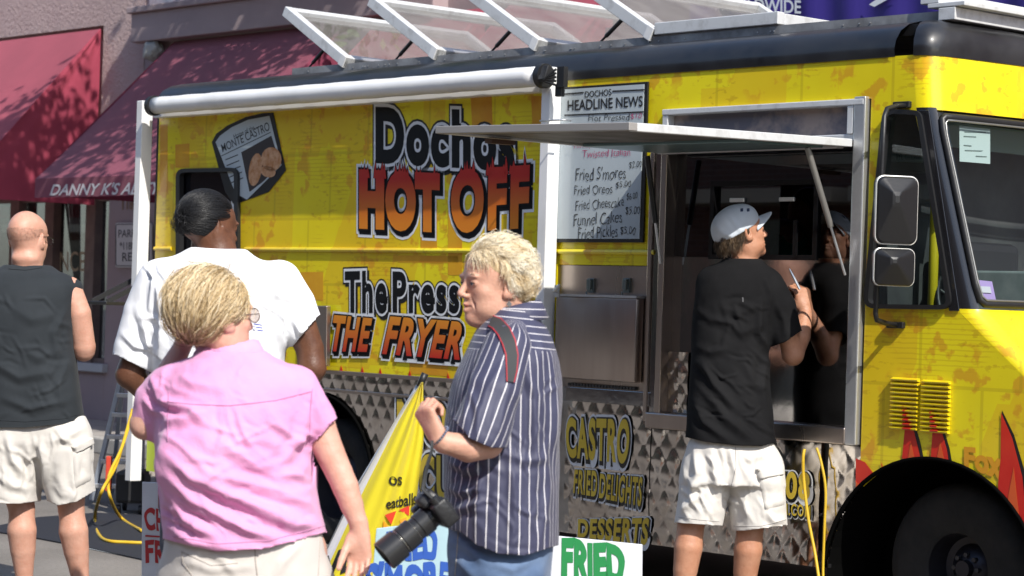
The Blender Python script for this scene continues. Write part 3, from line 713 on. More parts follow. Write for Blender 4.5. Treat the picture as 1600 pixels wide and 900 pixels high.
# pillars and windscreen
PB = mat('pillar_black', (.012, .012, .014), .22, coat=.6)
fsheet(0, 2.95, [1.445, 1.7, 2.0, 2.31], PB, 'front_pillar'); fsheet(NP_ - 2.95, NP_, [1.445, 1.7, 2.0, 2.31], PB, 'front_pillar')
MB().prism([SIDE.hit(x, y, .002) for x, y in [(1436, 172), (1452, 172), (1500, 486), (1484, 486)]], N_ * .006).put('front_pillar', PB, TR, bevel=.003)
ws = fsheet(2.9, NP_ - 2.9, [1.46, 1.7, 2.0, 2.29], GLASS, 'windscreen')
g = MB()
def fpoly(i0, i1, z0, z1, o=.012, n=10):
    P = [(i0, z) for z in np.linspace(z0 + .08, z1 - .06, 6)] + [(i0 + .12, z1 - .012), (i0 + .4, z1)] + [(i, z1) for i in np.linspace(i0 + 1, i1 - 1, n)] + [(i1 - .4, z1), (i1 - .12, z1 - .012)] + \
        [(i1, z) for z in np.linspace(z1 - .06, z0 + .08, 6)] + [(i1 - .15, z0 + .016), (i1 - .5, z0)] + [(i, z0) for i in np.linspace(i1 - 1, i0 + 1, n)] + [(i0 + .5, z0), (i0 + .15, z0 + .016)]
    return P
P_ = fpoly(3.05, NP_ - 3.05, 1.468, 2.27); pts = [front(i, z) + N_ * .004 + D_ * .012 for i, z in P_]
g.tube(pts + pts[:2], .017, 8, cap=False); g.put('gasket', RUBBER, ws, True)
pts = [front(i, z) + N_ * .012 + D_ * .024 for i, z in fpoly(3.2, NP_ - 3.2, 1.484, 2.255)]
MB().tube(pts + pts[:2], .005, 6, cap=False).put('gasket_bead', mat('bead_chrome', (.3, .3, .28), .3, metal=.7), ws, True)
# side window
g = MB(); sg = put('side_window', poly_holes(sidewin, (), SIDE, -.012, .005, px=True), GLASS, TR)
frame_ring(MB(), SIDE, sidewin, 7, -.02, .020).put('gasket', RUBBER, sg, 40)
# sheets of paper inside the windscreen
def fpx(x, y, inset=.02):
    """hit the windscreen surface under a pixel: march over the sheet"""
    best = None
    for i in np.linspace(2.5, 8, 56):
        for z in (None,):
            # solve z on this column for the pixel row
            zz_ = 1.9
            for _ in range(6):
                p = front(i, zz_); qx, qy, _d = project(p); zz_ += (qy - y) / (FPX / _d)
            p = front(i, zz_); qx, qy, _d = project(p)
            if best is None or abs(qx - x) < best[0]: best = (abs(qx - x), p)
    return best[1] - D_ * inset
PAP = mat('paper', (.55, .62, .60), .8)
pa = [fpx(*q) for q in ((1506, 196), (1553, 201), (1554, 256), (1505, 252))]
po = MB().prism(pa, D_ * .001).put('paper_notice', PAP, ws)
g = MB()
for y, x0, x1 in ((205, 1512, 1545), (212, 1512, 1530), (226, 1512, 1524), (234, 1514, 1540), (243, 1530, 1548)):
    a = [fpx(*q, inset=.018) for q in ((x0, y), (x1, y + 1), (x1, y + 2.5), (x0, y + 1.5))]; g.prism(a, D_ * .0006)
g.put('notice_print', mat('grey_ink', (.16, .2, .19), .8), po)
pa = [fpx(*q, inset=.012) for q in ((1527, 437), (1554, 440), (1561, 472), (1535, 471))]
st = MB().prism(pa, D_ * .001).put('permit_sticker', mat('lilac_paper', (.50, .34, .68), .7), ws)
pa = [fpx(*q, inset=.008) for q in ((1532, 447), (1550, 448), (1552, 458), (1535, 457))]
MB().prism(pa, D_ * .001).put('sticker_window', mat('white_paper', (.7, .66, .72), .8), st)
# interior of the cab
cb = MB(); cb.pbox(SIDE, UCAB - .06, UCAB - .02, .84, ZR, -2.08, -.1)
cb.pbox(SIDE, UCAB, SK + .3, .84, .88, -2.06, -.05)
cb.put('cab_partition', INT_DARK, TR)
dsh = MB(); dsh.pbox(SIDE, SK + .02, SK + .26, 1.05, 1.42, -2.0, -.09); dsh.put('dashboard', mat('dash_grey', (.09, .10, .10), .6), TR, bevel=.03)
_up = SIDE.uv(1459, 400, -.35)[0]; MB().tube([SIDE.pt(_up, 1.0, -.35), SIDE.pt(_up, 2.4, -.35)], .022, 10).put('grab_pole', mat('yellow_paint', (.75, .58, .02), .35), TR, True)
stw = MB(); c_ = SIDE.pt(SK - .12, 1.44, -.55); a1 = N_; a2 = nrm_(D_ * -.35 + Z_ * .94)
stw.tube([c_ + (a1 * math.cos(t) + a2 * math.sin(t)) * .21 for t in np.linspace(0, 2 * math.pi, 30)], .014, 8, cap=False)
for t in (.5, 2.6, 4.7): stw.tube([c_, c_ + (a1 * math.cos(t) + a2 * math.sin(t)) * .21], .010, 6)
stw.tube([c_, c_ + D_ * .25 - Z_ * .2], .02, 8); stw.put('steering_wheel', RUBBER, TR, True)
st_ = MB(); st_.pbox(SIDE, UCAB + .05, UCAB + .22, 1.0, 1.75, -.85, -.4); st_.put('seat_back', mat('seat_vinyl', (.03, .03, .035), .5), TR, bevel=.04)
vs_ = MB(); vs_.pbox(SIDE, SK - .06, SK - .045, 2.16, 2.27, -1.9, -.2); vs_.put('fringe', mat('visor_teal', (.20, .26, .24), .7), TR)
sg_ = MB(); sg_.pbox(SIDE, UCAB + .02, UCAB + .55, 1.42, 1.62, -1.9, -.5); sg_.pbox(SIDE, UCAB + .05, UCAB + .5, 1.3, 1.42, -1.9, -.45)
sg_.put('storage_box', mat('grey_green', (.22, .27, .26), .6, col2=(.34, .38, .36), nscale=8), TR, bevel=.01)
vb = MB(); vb.prism([SIDE.hit(x, y, -.22) for x, y in ((1372, 234), (1440, 234), (1440, 254), (1372, 253))], -N_ * .01)
vbo = vb.put('sign_strip', mat('strip_grey', (.20, .23, .21), .6), TR)
text_quad('VINYL GLOW', [(1390, 240), (1438, 241), (1438, 250), (1390, 249)], SIDE, -.212).put('strip_words', INK, vbo, fix=False)
# roof, black cove and far sides
prof = [(0.006, ZR - .004), (.012, ZR + .03), (.004, ZR + .07), (-.03, ZR + .115), (-.09, ZR + .15), (-.17, ZR + .17), (-.24, ZR + .175)]
g = MB(); ur0, ur1 = U0 - .02, SK - .14
rows = [[SIDE.pt(u_, z, o) for o, z in prof] for u_ in np.linspace(ur0, ur1, 40)]
for r_i, r in enumerate(rows):
    for j, p in enumerate(r): p += N_ * .002 * math.sin(r_i * 1.7 + j) * (j > 1)
n = len(prof); g.add([p for r in rows for p in r], [(a * n + b, a * n + b + 1, (a + 1) * n + b + 1, (a + 1) * n + b) for a in range(len(rows) - 1) for b in range(n - 1)])
# wrap the cove round the front
fr_ = []
for i in range(len(PLAN)):
    base = front(i, ZR); c = SIDE.pt(SK - .5, 0, -1.05); dirn = base - c; dirn[2] = 0; ln = np.linalg.norm(dirn); dirn /= ln
    fr_.append([base * np.array([1, 1, 0]) + Z_ * z + dirn * o for o, z in prof])
g2 = MB(); g2.add([p for r in fr_ for p in r], [(a * n + b, a * n + b + 1, (a + 1) * n + b + 1, (a + 1) * n + b) for a in range(len(fr_) - 1) for b in range(n - 1)])
g.put('roof_edge', BLACK, TR, True); g2.put('roof_edge', BLACK, TR, True, label='black roof edge over the cab')
g = MB(); g.pbox(SIDE, U0, SK - .1, ZR + .10, ZR + .15, -2.0, -.1); g.pbox(SIDE, U0, SK - .16, .3, ZR, -2.13, -2.1); g.pbox(SIDE, U0 - .03, U0, .3, ZR, -2.1, -.005)
g.pbox(SIDE, U0, UCAB - .3, .24, .28, -2.1, -.6); g.put('body_shell', BLACK, TR)
# --- wheels
def wheel(c, inset, name='wheel', r=.36, k_=1.0):
    wt = MB(); prof_ = [(r * .58 * k_, 0), (r * .64 * k_, .012), (r * .80, .022), (r * .93, .010), (r * .985, -.015), (r, -.06), (r, -.2), (r * .95, -.24), (r * .6, -.24)]
    seg = 56; vs = []
    for k in range(seg):
        t = 2 * math.pi * k / seg
        for rr, oo in prof_: vs.append(SIDE.pt(c[0] + rr * math.cos(t), c[1] + rr * math.sin(t), inset + oo))
    m = len(prof_); wt.add(vs, [(k * m + j, k * m + j + 1, ((k + 1) % seg) * m + j + 1, ((k + 1) % seg) * m + j) for k in range(seg) for j in range(m - 1)])
    wh = wt.put(name, TYRE, TR, 50)
    rm = MB(); prof2 = [(a_ * k_, b_) for a_, b_ in ((.0, -.03), (.05, -.03), (.055, -.06), (.10, -.075), (.15, -.11), (.19, -.10), (r * .60, .004), (r * .62, .0))]
    vs = []; m = len(prof2)
    for k in range(seg):
        t = 2 * math.pi * k / seg
        for rr, oo in prof2: vs.append(SIDE.pt(c[0] + rr * math.cos(t), c[1] + rr * math.sin(t), inset + oo))
    rm.add(vs, [(k * m + j, k * m + j + 1, ((k + 1) % seg) * m + j + 1, ((k + 1) % seg) * m + j) for k in range(seg) for j in range(m - 1)])
    rm.put('rim', mat('rim_dark', (.035, .035, .045), .4, metal=.6), wh, 50)
    for k in range(8):
        t = 2 * math.pi * k / 8
        p = SIDE.pt(c[0] + .085 * k_ * math.cos(t), c[1] + .085 * k_ * math.sin(t), inset - .08); MB().tube([p, p + N_ * .03], .011, 6).put('wheel_nut', mat('nut_dark', (.06, .06, .065), .5, metal=.5), wh)  # nuts in plain dark grey, so they barely stand out
    return wh
wheel((AW[0], .315), -.20, r=.375, k_=.72); wheel((RWc[0], .36), -.13)
def well(c, r, name='wheel_well'):
    g = MB(); a = [SIDE.pt(u_, z_, -.028) for u_, z_ in arch((c[0], c[1]), r, 24, .2)]; g.strip(a, [p - N_ * .5 for p in a])
    g.pbox(SIDE, c[0] - r, c[0] + r, .1, c[1] + r, -.46, -.43); g.put(name, mat('well_black', (.004, .004, .004), 1.0, spec=0), TR)
    e = [SIDE.pt(u_, z_, .004) for u_, z_ in arch((c[0], c[1]), r, 30, .25)]
    MB().tube(e, .010, 6).put('arch_lip', mat('well_black', (0, 0, 0)), TR, True)
well(AW, AW[2]); well((RWc[0], RWc[1]), .50)
# --- mirrors on their arm
AP = lambda x, y, o: SIDE.hit(x, y, o)
MO = .20
g = MB()
pth = [AP(1416, 165, .01), AP(1402, 165, .06), AP(1386, 170, .15), AP(1382, 182, MO), AP(1379, 240, MO), AP(1376, 300, MO), AP(1371, 420, MO), AP(1368, 490, MO), AP(1370, 500, .19), AP(1384, 505, .10), AP(1400, 508, .02)]
g.tube(pth, .011, 10); ma = g.put('mirror_arm', RUBBER, TR, True)
for x, y in ((1412, 164), (1402, 508)):
    p = AP(x, y, .0); MB().box(p - D_ * .045 - Z_ * .014, D_ * .09, N_ * .022, Z_ * .028).put('bracket', RUBBER, ma, bevel=.004)
def mirror_head(x0, y0, x1, y1, nm, cnr):
    c = AP((x0 + x1) / 2, (y0 + y1) / 2, MO + .03); s = FPX / ((c - CAM) @ FW)
    right = RT * 1.0; right[2] = 0; right = np.array([math.cos(.25), math.sin(.25), 0]); up = Z_; bk = np.cross(right, up); bk = -bk if bk[1] > 0 else bk
    hw, hh = (x1 - x0) / 2 / s / math.cos(.25), (y1 - y0) / 2 / s
    def loop(k, d): return [c + right * (a * k) + up * (b * k) + bk * d for a, b in [(p[0], p[1]) for p in rr]]
    rr = rrect_px(-hw, -hh, hw, hh, cnr)
    g = MB(); loops = [loop(1, -.03), loop(1.0, 0), loop(.93, .015)] + [[c + right * (a * .22 - hw * .25) + up * (b * .22 + hh * .30) + bk * .058 for a, b in rr], [c + right * (a * .1 - hw * .25) + up * (b * .1 + hh * .30) + bk * .062 for a, b in rr]]
    for a, b in zip(loops[:-1], loops[1:]): g.strip(a, b, closed=True)
    g.add(loops[-1], [tuple(range(len(rr)))]); g.add(loops[0], [tuple(range(len(rr)))])
    h = g.put(nm, mat('mirror_shell', (.012, .012, .013), .38, bump=.05), TR, 40)
    g = MB(); a = loop(1.01, .002); b = loop(1.01, -.012); i_ = loop(.93, .006); g.strip(a, b, closed=True); g.strip(a, i_, closed=True)
    g.put('chrome_rim', mat('rim_white', (.75, .74, .70), .3, metal=.3), h, 40)
    MB().add([p - bk * .002 for p in loop(.94, -.03)], [tuple(range(len(rr)))]).put('mirror_glass', MIRROR, h)
    pm = AP(x0 + 8, (y0 + y1) / 2, MO); MB().box(pm - right * .012 - Z_ * .03, right * .05, bk * .02, Z_ * .06).put('clamp', mat('clamp_steel', (.4, .4, .38), .4, metal=.8), h, bevel=.003)
mirror_head(1367, 275, 1435, 382, 'wing_mirror', .035)
mirror_head(1364, 388, 1430, 447, 'wing_mirror', .03)
# --- awning roller, its posts and hardware
g = MB(); a, b = SIDE.hit(243, 165, .13), SIDE.hit(846, 119, .13)
zr_ = (a[2] + b[2]) / 2
pts = [a + (b - a) * t for t in np.linspace(0, 1, 40)]
g.tube(pts, [.051 + .0015 * math.sin(i * 1.9) for i in range(40)], 18)
aw = g.put('awning_roller', WHITE, TR, True)
for p, q in ((a, b), (b, a)):
    d_ = (p - q) / np.linalg.norm(p - q); MB().tube([p, p + d_ * .035], .062, 18).put('end_cap', RUBBER, aw, 40)
mb = MB(); mb.pbox(SIDE, U(243), U(846), ZR - .06, ZR - .005, .002, .06); mb.put('awning_rail', WHITE, TR, bevel=.004)
# scraps of cloth and clamps at the roller end
g = MB(); c = SIDE.hit(858, 118, .15)
for k in range(5): g.tube([c + D_ * (-.06 + .012 * k) + Z_ * .05, c + D_ * (-.04 + .01 * k) - Z_ * .02 + N_ * .03, c + D_ * (.05) - Z_ * (.05 - .02 * k)], .007, 6)
g.box(c + D_ * .055 - Z_ * .06, D_ * .05, -N_ * .03, Z_ * .10); g.put('roller_clamp', RUBBER, aw)
def post(x0, x1, ytop, ybot, nm='awning_post'):
    ua, ub = U((x0 + x1) / 2, (ytop + ybot) / 2), 0
    w_ = .062; zt, zb_ = Zz((x0 + x1) / 2, ytop), Zz((x0 + x1) / 2, ybot)
    p = MB().pbox(SIDE, ua - w_ / 2, ua + w_ / 2, zb_, zt, .02, .10).put(nm, WHITE, TR, bevel=.004)
    return p, ua
p1, ua1 = post(216, 244, 160, 752); p2, ua2 = post(850, 880, 108, 850)
for z in (1.28,):
    h_ = MB(); c = SIDE.hit(873, 455, .105); h_.tube([c, c + N_ * .03, c + N_ * .035 + D_ * .04 + Z_ * .03], .009, 8); h_.box(c - D_ * .02 - Z_ * .03, D_ * .03, N_ * .012, Z_ * .06)
    h_.put('catch', ALU, p2, bevel=.002)
c = SIDE.hit(880, 142, .10); MB().box(c - D_ * .03 - Z_ * .03, D_ * .045, N_ * .03, Z_ * .06).put('catch', RUBBER, p2, bevel=.005)
c = SIDE.hit(864, 190, .10); MB().tube([c - D_ * .03, c - D_ * .03 + N_ * .06, c + D_ * .13 + N_ * .06, c + D_ * .13], .005, 6).put('wire_hook', ALU, p2, True)
# small steel inlet box and folding side shelf
g = MB().prism([SIDE.hit(x, y, .02) for x, y in ((489, 478), (517, 478), (516, 572), (489, 572))], N_ * .03).put('inlet_box', STEEL, TR, bevel=.004)
z_sh = 1.30
sh = MB(); q = lambda x, y, o: SIDE.hit(x, y, o)
us0 = U(226, 480); zt = Zz(226, 478)
sh.box(SIDE.pt(us0 - .16, zt, -.02), D_ * .22, N_ * .34, Z_ * .022); shf = sh.put('folding_shelf', mat('shelf_black', (.02, .02, .022), .3), TR, bevel=.003)
for k in (0, 1): MB().beam(SIDE.pt(us0 - .13 + .17 * k, zt + .02, .30), SIDE.pt(us0 - .06 + .17 * k, zt + .17, .03), .012, .03).put('shelf_arm', RUBBER, shf)
# tail lamps edge strips below the rear corner
for x0, x1, m, nm in ((247, 259, mat('reflector_orange', (.55, .16, .03), .4), 'reflector'), (233, 246, mat('lime_strip', (.5, .62, .03), .5), 'reflector')):
    MB().pbox(SIDE, U(x0, 720), U(x1, 720), .30, .72, .0, .02).put(nm, m, TR)
# --- rail and hinged roof hatches
ZQ = 2.655
g = MB(); ur = U(410, 120) - .05; ue = U(1424, 20)
g.pbox(SIDE, ur, ue, ZQ, ZQ + .055, -.20, -.185); g.pbox(SIDE, ur + .05, ue, ZQ + .055, ZQ + .10, -.23, -.215); g.pbox(SIDE, ur, ue, ZQ + .050, ZQ + .056, -.25, -.187)
g.pbox(SIDE, ur, ue, ZQ, ZQ + .1, -1.9, -1.88)
g.put('roof_rail', GALV, TR)
sc = MB()
for k in range(60):
    u_ = ur + (ue - ur) * rng.random(); s_ = rng.choice([0, 1]); p = SIDE.pt(u_, ZQ + .03 + .045 * s_, -.184 - .03 * s_); sc.tube([p, p + N_ * .004], .004, 5)
sc.put('rail_screws', ALU, TR, kind='stuff')
# front cross rail
g = MB(); f0 = SIDE.pt(ue, ZQ + .055, -.19)
g.box(f0, D_ * .09, -N_ * 1.75, Z_ * .055); g.box(f0 + Z_ * .058 - D_ * .06, D_ * .20, -N_ * 1.75, Z_ * .02); g.box(f0 + Z_ * .078 - D_ * .1, D_ * .10, -N_ * 1.75, Z_ * .05)
g.put('roof_rail', ALU_W, TR, bevel=.003, label='pale cross rail over the cab')
ZH_ = ZQ + .105
def hatch(x, y, rise=.34, run=.60, wid=1.45, beam=.052):
    uh = SIDE.uv(x, y, -.2)[0]
    h0 = SIDE.pt(uh, ZH_, -.20); dl = -D_ * run + Z_ * rise; L_ = np.linalg.norm(dl); dl /= L_; up = np.cross(dl, -N_); up = up if up[2] > 0 else -up
    g = MB(); h1 = h0 - N_ * wid
    for o in (h0, h1): g.box(o - up * .03, dl * L_, (-N_) * beam * (1 if o is h0 else -1), up * .062)
    g.box(h0 - N_ * beam - up * .028, dl * beam, -N_ * (wid - 2 * beam), up * .058); g.box(h0 - N_ * beam + dl * (L_ - beam) - up * .028, dl * beam, -N_ * (wid - 2 * beam), up * .058)
    fr = g.put('roof_hatch', ALU_W, TR, bevel=.004)
    g = MB(); g.box(h0 - N_ * beam + dl * beam, dl * (L_ - 2 * beam), -N_ * (wid - 2 * beam), up * .005); g.put('pane', GLASS_ROOF, fr)
    g = MB(); a = SIDE.pt(uh - .47 + .0, ZH_ - .01, -.27); b = h0 + dl * (L_ * .42) - N_ * .075 - up * .03
    a2 = SIDE.pt(uh - .50, ZH_ - .03, -.29)
    c = a2 + (b - a2) * .4
    g.tube([a2, c], .006, 6); g.tube([c, b], .011, 8); g.put('prop', RUBBER, fr)
    g = MB(); g.box(h0 - up * .034 + N_ * .003, dl * .05, -N_ * .03, up * .07); g.put('corner_block', WHITE, fr, bevel=.003)
hatch(538, 97); hatch(680, 86); hatch(838, 72); hatch(1018, 55)
# flat front hatch frame
g = MB(); ua, ub = SIDE.uv(1022, 48, -.2)[0], SIDE.uv(1215, 28, -.2)[0]
g.box(SIDE.pt(ua, ZH_, -.2), D_ * (ub - ua), -N_ * .05, Z_ * .06); g.box(SIDE.pt(ub - .05, ZH_, -.25), D_ * .05, -N_ * 1.35, Z_ * .055); g.box(SIDE.pt(ua, ZH_, -1.6), D_ * (ub - ua), -N_ * .05, Z_ * .06)
fh = g.put('roof_hatch', ALU_W, TR, bevel=.004, label='closed roof hatch nearest the cab')
MB().box(SIDE.pt(ua, ZH_ + .025, -.25), D_ * (ub - ua - .05), -N_ * 1.35, Z_ * .005).put('pane', GLASS_ROOF, fh)

# ================================================================ street, pavement, buildings
GP = lambda px, py: (lambda r: CAM + r * ((0 - CAM[2]) / r[2]))(ray(px, py))          # ground point under a pixel
def asphalt_mat():
    m, nt, b = nodes('asphalt'); tc = N(nt, 'TexCoord'); v = tc.outputs['Object']
    n1 = N(nt, 'TexNoise'); n1.inputs['Scale'].default_value = .7; n1.inputs['Detail'].default_value = 8; L(nt, v, n1.inputs['Vector'])
    n2 = N(nt, 'TexVoronoi'); n2.inputs['Scale'].default_value = 95; L(nt, v, n2.inputs['Vector'])
    n3 = N(nt, 'TexNoise'); n3.inputs['Scale'].default_value = 40; n3.inputs['Detail'].default_value = 6; L(nt, v, n3.inputs['Vector'])
    cr = N(nt, 'ValToRGB'); cr.color_ramp.elements[0].color = (.12, .108, .095, 1); cr.color_ramp.elements[1].color = (.22, .20, .18, 1); cr.color_ramp.elements[0].position = .3; cr.color_ramp.elements[1].position = .7
    L(nt, n1.outputs['Fac'], cr.inputs['Fac'])
    mx = N(nt, 'Mix', data_type='RGBA', blend_type='MULTIPLY'); mx.inputs['Factor'].default_value = .6; L(nt, cr.outputs[0], mx.inputs['A'])
    r2 = N(nt, 'MapRange'); r2.inputs['To Min'].default_value = .6; r2.inputs['To Max'].default_value = 1.5; L(nt, n3.outputs['Fac'], r2.inputs['Value']); L(nt, r2.outputs[0], mx.inputs['B'])
    L(nt, mx.outputs['Result'], b.inputs['Base Color']); b.inputs['Roughness'].default_value = .9
    bp = N(nt, 'Bump'); bp.inputs['Strength'].default_value = .6; bp.inputs['Distance'].default_value = .004; L(nt, n2.outputs['Distance'], bp.inputs['Height']); L(nt, bp.outputs[0], b.inputs['Normal'])
    return m
g = MB(); g.box((-150, -150, -.3), (300, 0, 0), (0, 300, 0), (0, 0, .3)); g.put('street', asphalt_mat(), kind='structure')
PAVE = mat('pavement_concrete', (.36, .33, .30), .9, col2=(.27, .25, .23), nscale=2.5, bump=.3, bscale=50)
g = MB()
sw0, sw1 = -2.75, -4.25     # offsets from the truck side: kerb and wall foot
uu = -26.0; k = 0
while uu < 30:
    g.box(SIDE.pt(uu, 0.0, sw0 - .15), D_ * 1.494, N_ * (sw1 - sw0 + .15), Z_ * .13); uu += 1.5
g.put('pavement', PAVE, kind='structure')
g = MB(); uu = -26.0
while uu < 30:
    g.box(SIDE.pt(uu, 0, sw0 - .145), D_ * 2.99, N_ * .145, Z_ * .135); uu += 3.0
g.put('kerb', mat('kerb_concrete', (.42, .40, .37), .85, col2=(.30, .29, .27), nscale=6), kind='structure', bevel=.012)
# painted parking line beside the dark patch
pl = MB(); a, b = GP(-60, 817), GP(330, 898); t = (b - a) / np.linalg.norm(b - a); w_ = np.array([-t[1], t[0], 0])
pl.add([a + Z_ * .004 - w_ * .0, b + Z_ * .004, b + w_ * .10 + Z_ * .004, a + w_ * .10 + Z_ * .004], [(0, 1, 2, 3)])
pl.put('parking_line', mat('line_paint', (.55, .60, .62), .7, col2=(.30, .32, .33), nscale=22, thresh=(.5, .8)), kind='structure')
mt = [(-30, 829), (60, 810), (150, 803), (330, 812), (330, 896), (222, 876), (140, 858), (60, 843)]  # outline of a thin dark patch lying just above the asphalt
PATCHO = MB().prism([GP(*p) + Z_ * .009 for p in mt], -Z_ * .006).put('dark_street_patch', mat('patch_black', (.012, .014, .022), .8, bump=.2, bscale=40),
    label='flat black patch on the street behind the bald man', cat='mat'); center_origin(PATCHO)

# ---- stucco shop building
def stucco(name, c1, c2, bs=28, bd=.03, st=1.0):
    m, nt, b = nodes(name); tc = N(nt, 'TexCoord'); v = tc.outputs['Object']
    n1 = N(nt, 'TexNoise'); n1.inputs['Scale'].default_value = bs; n1.inputs['Detail'].default_value = 5; n1.inputs['Roughness'].default_value = .65; L(nt, v, n1.inputs['Vector'])
    n2 = N(nt, 'TexNoise'); n2.inputs['Scale'].default_value = 1.1; n2.inputs['Detail'].default_value = 6; L(nt, v, n2.inputs['Vector'])
    mx = N(nt, 'Mix', data_type='RGBA'); setc(mx.inputs['A'], c1); setc(mx.inputs['B'], c2)
    mr = N(nt, 'MapRange'); mr.inputs['From Min'].default_value = .35; mr.inputs['From Max'].default_value = .65; L(nt, n2.outputs['Fac'], mr.inputs['Value']); L(nt, mr.outputs[0], mx.inputs['Factor'])
    L(nt, mx.outputs['Result'], b.inputs['Base Color']); b.inputs['Roughness'].default_value = .95
    bp = N(nt, 'Bump'); bp.inputs['Strength'].default_value = st; bp.inputs['Distance'].default_value = bd; L(nt, n1.outputs['Fac'], bp.inputs['Height']); L(nt, bp.outputs[0], b.inputs['Normal']); return m
STUCCO = stucco('rough_stucco', (.52, .39, .37), (.45, .33, .32)); SMOOTH = stucco('smooth_render', (.40, .31, .31), (.33, .26, .27), 60, .006, .5)
BU = thing('shop_building', 'pinkish rough stucco shop building behind the truck', 'building', WALL.pt(0, 0, 0))
wu = lambda x, y: WALL.uv(x, y)
def wbox(mb, x0, x1, z0, z1, o0, o1, y=200): return mb.pbox(WALL, wu(x0, y)[0], wu(x1, y)[0], z0, z1, o0, o1)
zA = wu(100, 47)[1]                    # top of the awning recess
u157 = wu(157, 200)[0]; u165 = wu(166, 450)[0]; u225 = wu(226, 60)[0]
zF = wu(140, 306)[1]                   # head of the shop windows
zS = wu(100, 566)[1]                   # sill
g = MB()
g.pbox(WALL, -30, u157, zA, 8, -.4, 0); g.pbox(WALL, u157, u225, zF, 8, -.4, 0)
g.pbox(WALL, -30, u157, zF, zA, -.4, -.3)
g.put('upper_wall', STUCCO, BU, label='rough sunlit stucco upper wall')
g = MB(); g.pbox(WALL, -30, u165, .0, zS, -.4, -.002); g.pbox(WALL, u165, wu(300, 450)[0], .0, zF - .002, -.4, -.004)
g.pbox(WALL, wu(300, 450)[0], 30, 0, 3.2, -.4, -.002); g.pbox(WALL, u225, 30, 3.0, 8, -.4, -.01)
g.put('lower_wall', SMOOTH, BU)
z_l1, z_l0 = wu(240, 23)[1], wu(255, 66)[1]
g = MB().pbox(WALL, u225, wu(700, 0)[0], z_l0, z_l1, -.01, .16).put('lintel', SMOOTH, BU, bevel=.01)
MB().pbox(WALL, u225 - .03, wu(700, 0)[0], z_l1, z_l1 + .06, -.01, .2).put('lintel_cap', SMOOTH, BU, bevel=.01)
# broken corbel
bm = bmesh.new(); bmesh.ops.create_icosphere(bm, subdivisions=3, radius=.1)
c = WALL.hit(240, 80, .10)
for v in bm.verts:
    n_ = 1 + .25 * math.sin(v.co.x * 60) * math.sin(v.co.z * 50 + 1) * math.sin(v.co.y * 45)
    v.co = Vector(c) + v.co * n_
me = bpy.data.meshes.new('corbel'); bm.to_mesh(me); bm.free(); put('broken_corbel', me, stucco('bare_plaster', (.5, .5, .48), (.4, .4, .4), 40, .03), BU, True)
# windows below the awnings
SHOPG = glass_mat('shop_glass', (.45, .47, .5), .06, dirt=.06); MULL = mat('brown_window_frame', (.20, .145, .125), .6, col2=(.14, .10, .09), nscale=6)
def shopwin(x0, x1, nm='window'):
    a, b = wu(x0, 450)[0], wu(x1, 450)[0]
    g = MB().pbox(WALL, a, b, zS, zF, -.13, -.12); return g.put(nm, SHOPG, BU)
xs_ = [(-60, 8), (22, 62), (76, 126), (141, 166)]
for x0, x1 in xs_:
    w_ = shopwin(x0, x1)
    a, b = wu(x0, 450)[0], wu(x1, 450)[0]
    f = MB(); f.pbox(WALL, b, b + wu(76, 450)[0] - wu(62, 450)[0], zS, zF, -.16, -.03); f.pbox(WALL, a, b, zF - .05, zF, -.16, -.06); f.pbox(WALL, a, b, zS, zS + .06, -.16, -.06)
    f.put('frame', MULL, w_, bevel=.004)
MB().pbox(WALL, wu(-60, 570)[0], wu(168, 570)[0], zS - .07, zS + .012, -.1, .06).put('window_sill', mat('sill_paint', (.45, .46, .48), .6), BU, bevel=.006)
g = MB(); g.pbox(WALL, wu(-60, 400)[0] - 1, u165, .1, zF + .3, -2.6, -2.5); g.pbox(WALL, wu(-60, 400)[0] - 1, u165, .1, .2, -2.5, -.4); g.put('shop_back_wall', mat('shop_dark', (.03, .028, .03), .9), BU)
g = MB()
CURT = mat('lace_curtain', (.50, .48, .45), .9, col2=(.35, .33, .32), nscale=18)
for x0, x1, x2, x3 in ((28, 58, 50, 58), (100, 126, 119, 126), (146, 164, 158, 164)):
    top = [WALL.hit(x0 + (x1 - x0) * t, 306, -.25 - .03 * math.sin(t * 25)) for t in np.linspace(0, 1, 16)]
    bot = [WALL.hit(x2 + (x3 - x2) * t, 470, -.25 - .02 * math.sin(t * 25)) for t in np.linspace(0, 1, 16)]; c = MB(); c.strip(top, bot); c.put('curtain', CURT, BU, True, fix=False)
GOLDP = mat('gold_leaf', (.42, .36, .24), .5)
text_quad('DANCE', [(64, 393), (133, 393), (133, 424), (64, 424)], WALL, -.115, bold=.0).put('window_lettering', GOLDP, BU, fix=False)
text_quad('118', [(191, 311), (208, 311), (208, 327), (191, 328)], WALL, .006).put('house_number', mat('brass_digits', (.28, .19, .10), .4, metal=.5), BU, fix=False)
# upper window above the lintel
MB().pbox(WALL, wu(236, 5)[0], wu(420, 5)[0], z_l1 + .06, z_l1 + 1.4, .002, .02).put('window', mat('upper_pane', (.30, .36, .42), .15, col2=(.45, .30, .32), nscale=2.4), BU)
for k in range(7):
    u_ = wu(760 + 90 * k, 5)[0]; w_ = MB().pbox(WALL, u_, u_ + 1.1, 3.5, 5.2, -.05, .004).put('window', mat('upper_dark_pane', (.04, .05, .06), .1, spec=.8), BU)
    MB().pbox(WALL, u_ - .06, u_ + 1.16, 3.4, 3.5, -.01, .10).put('window_sill', SMOOTH, w_)
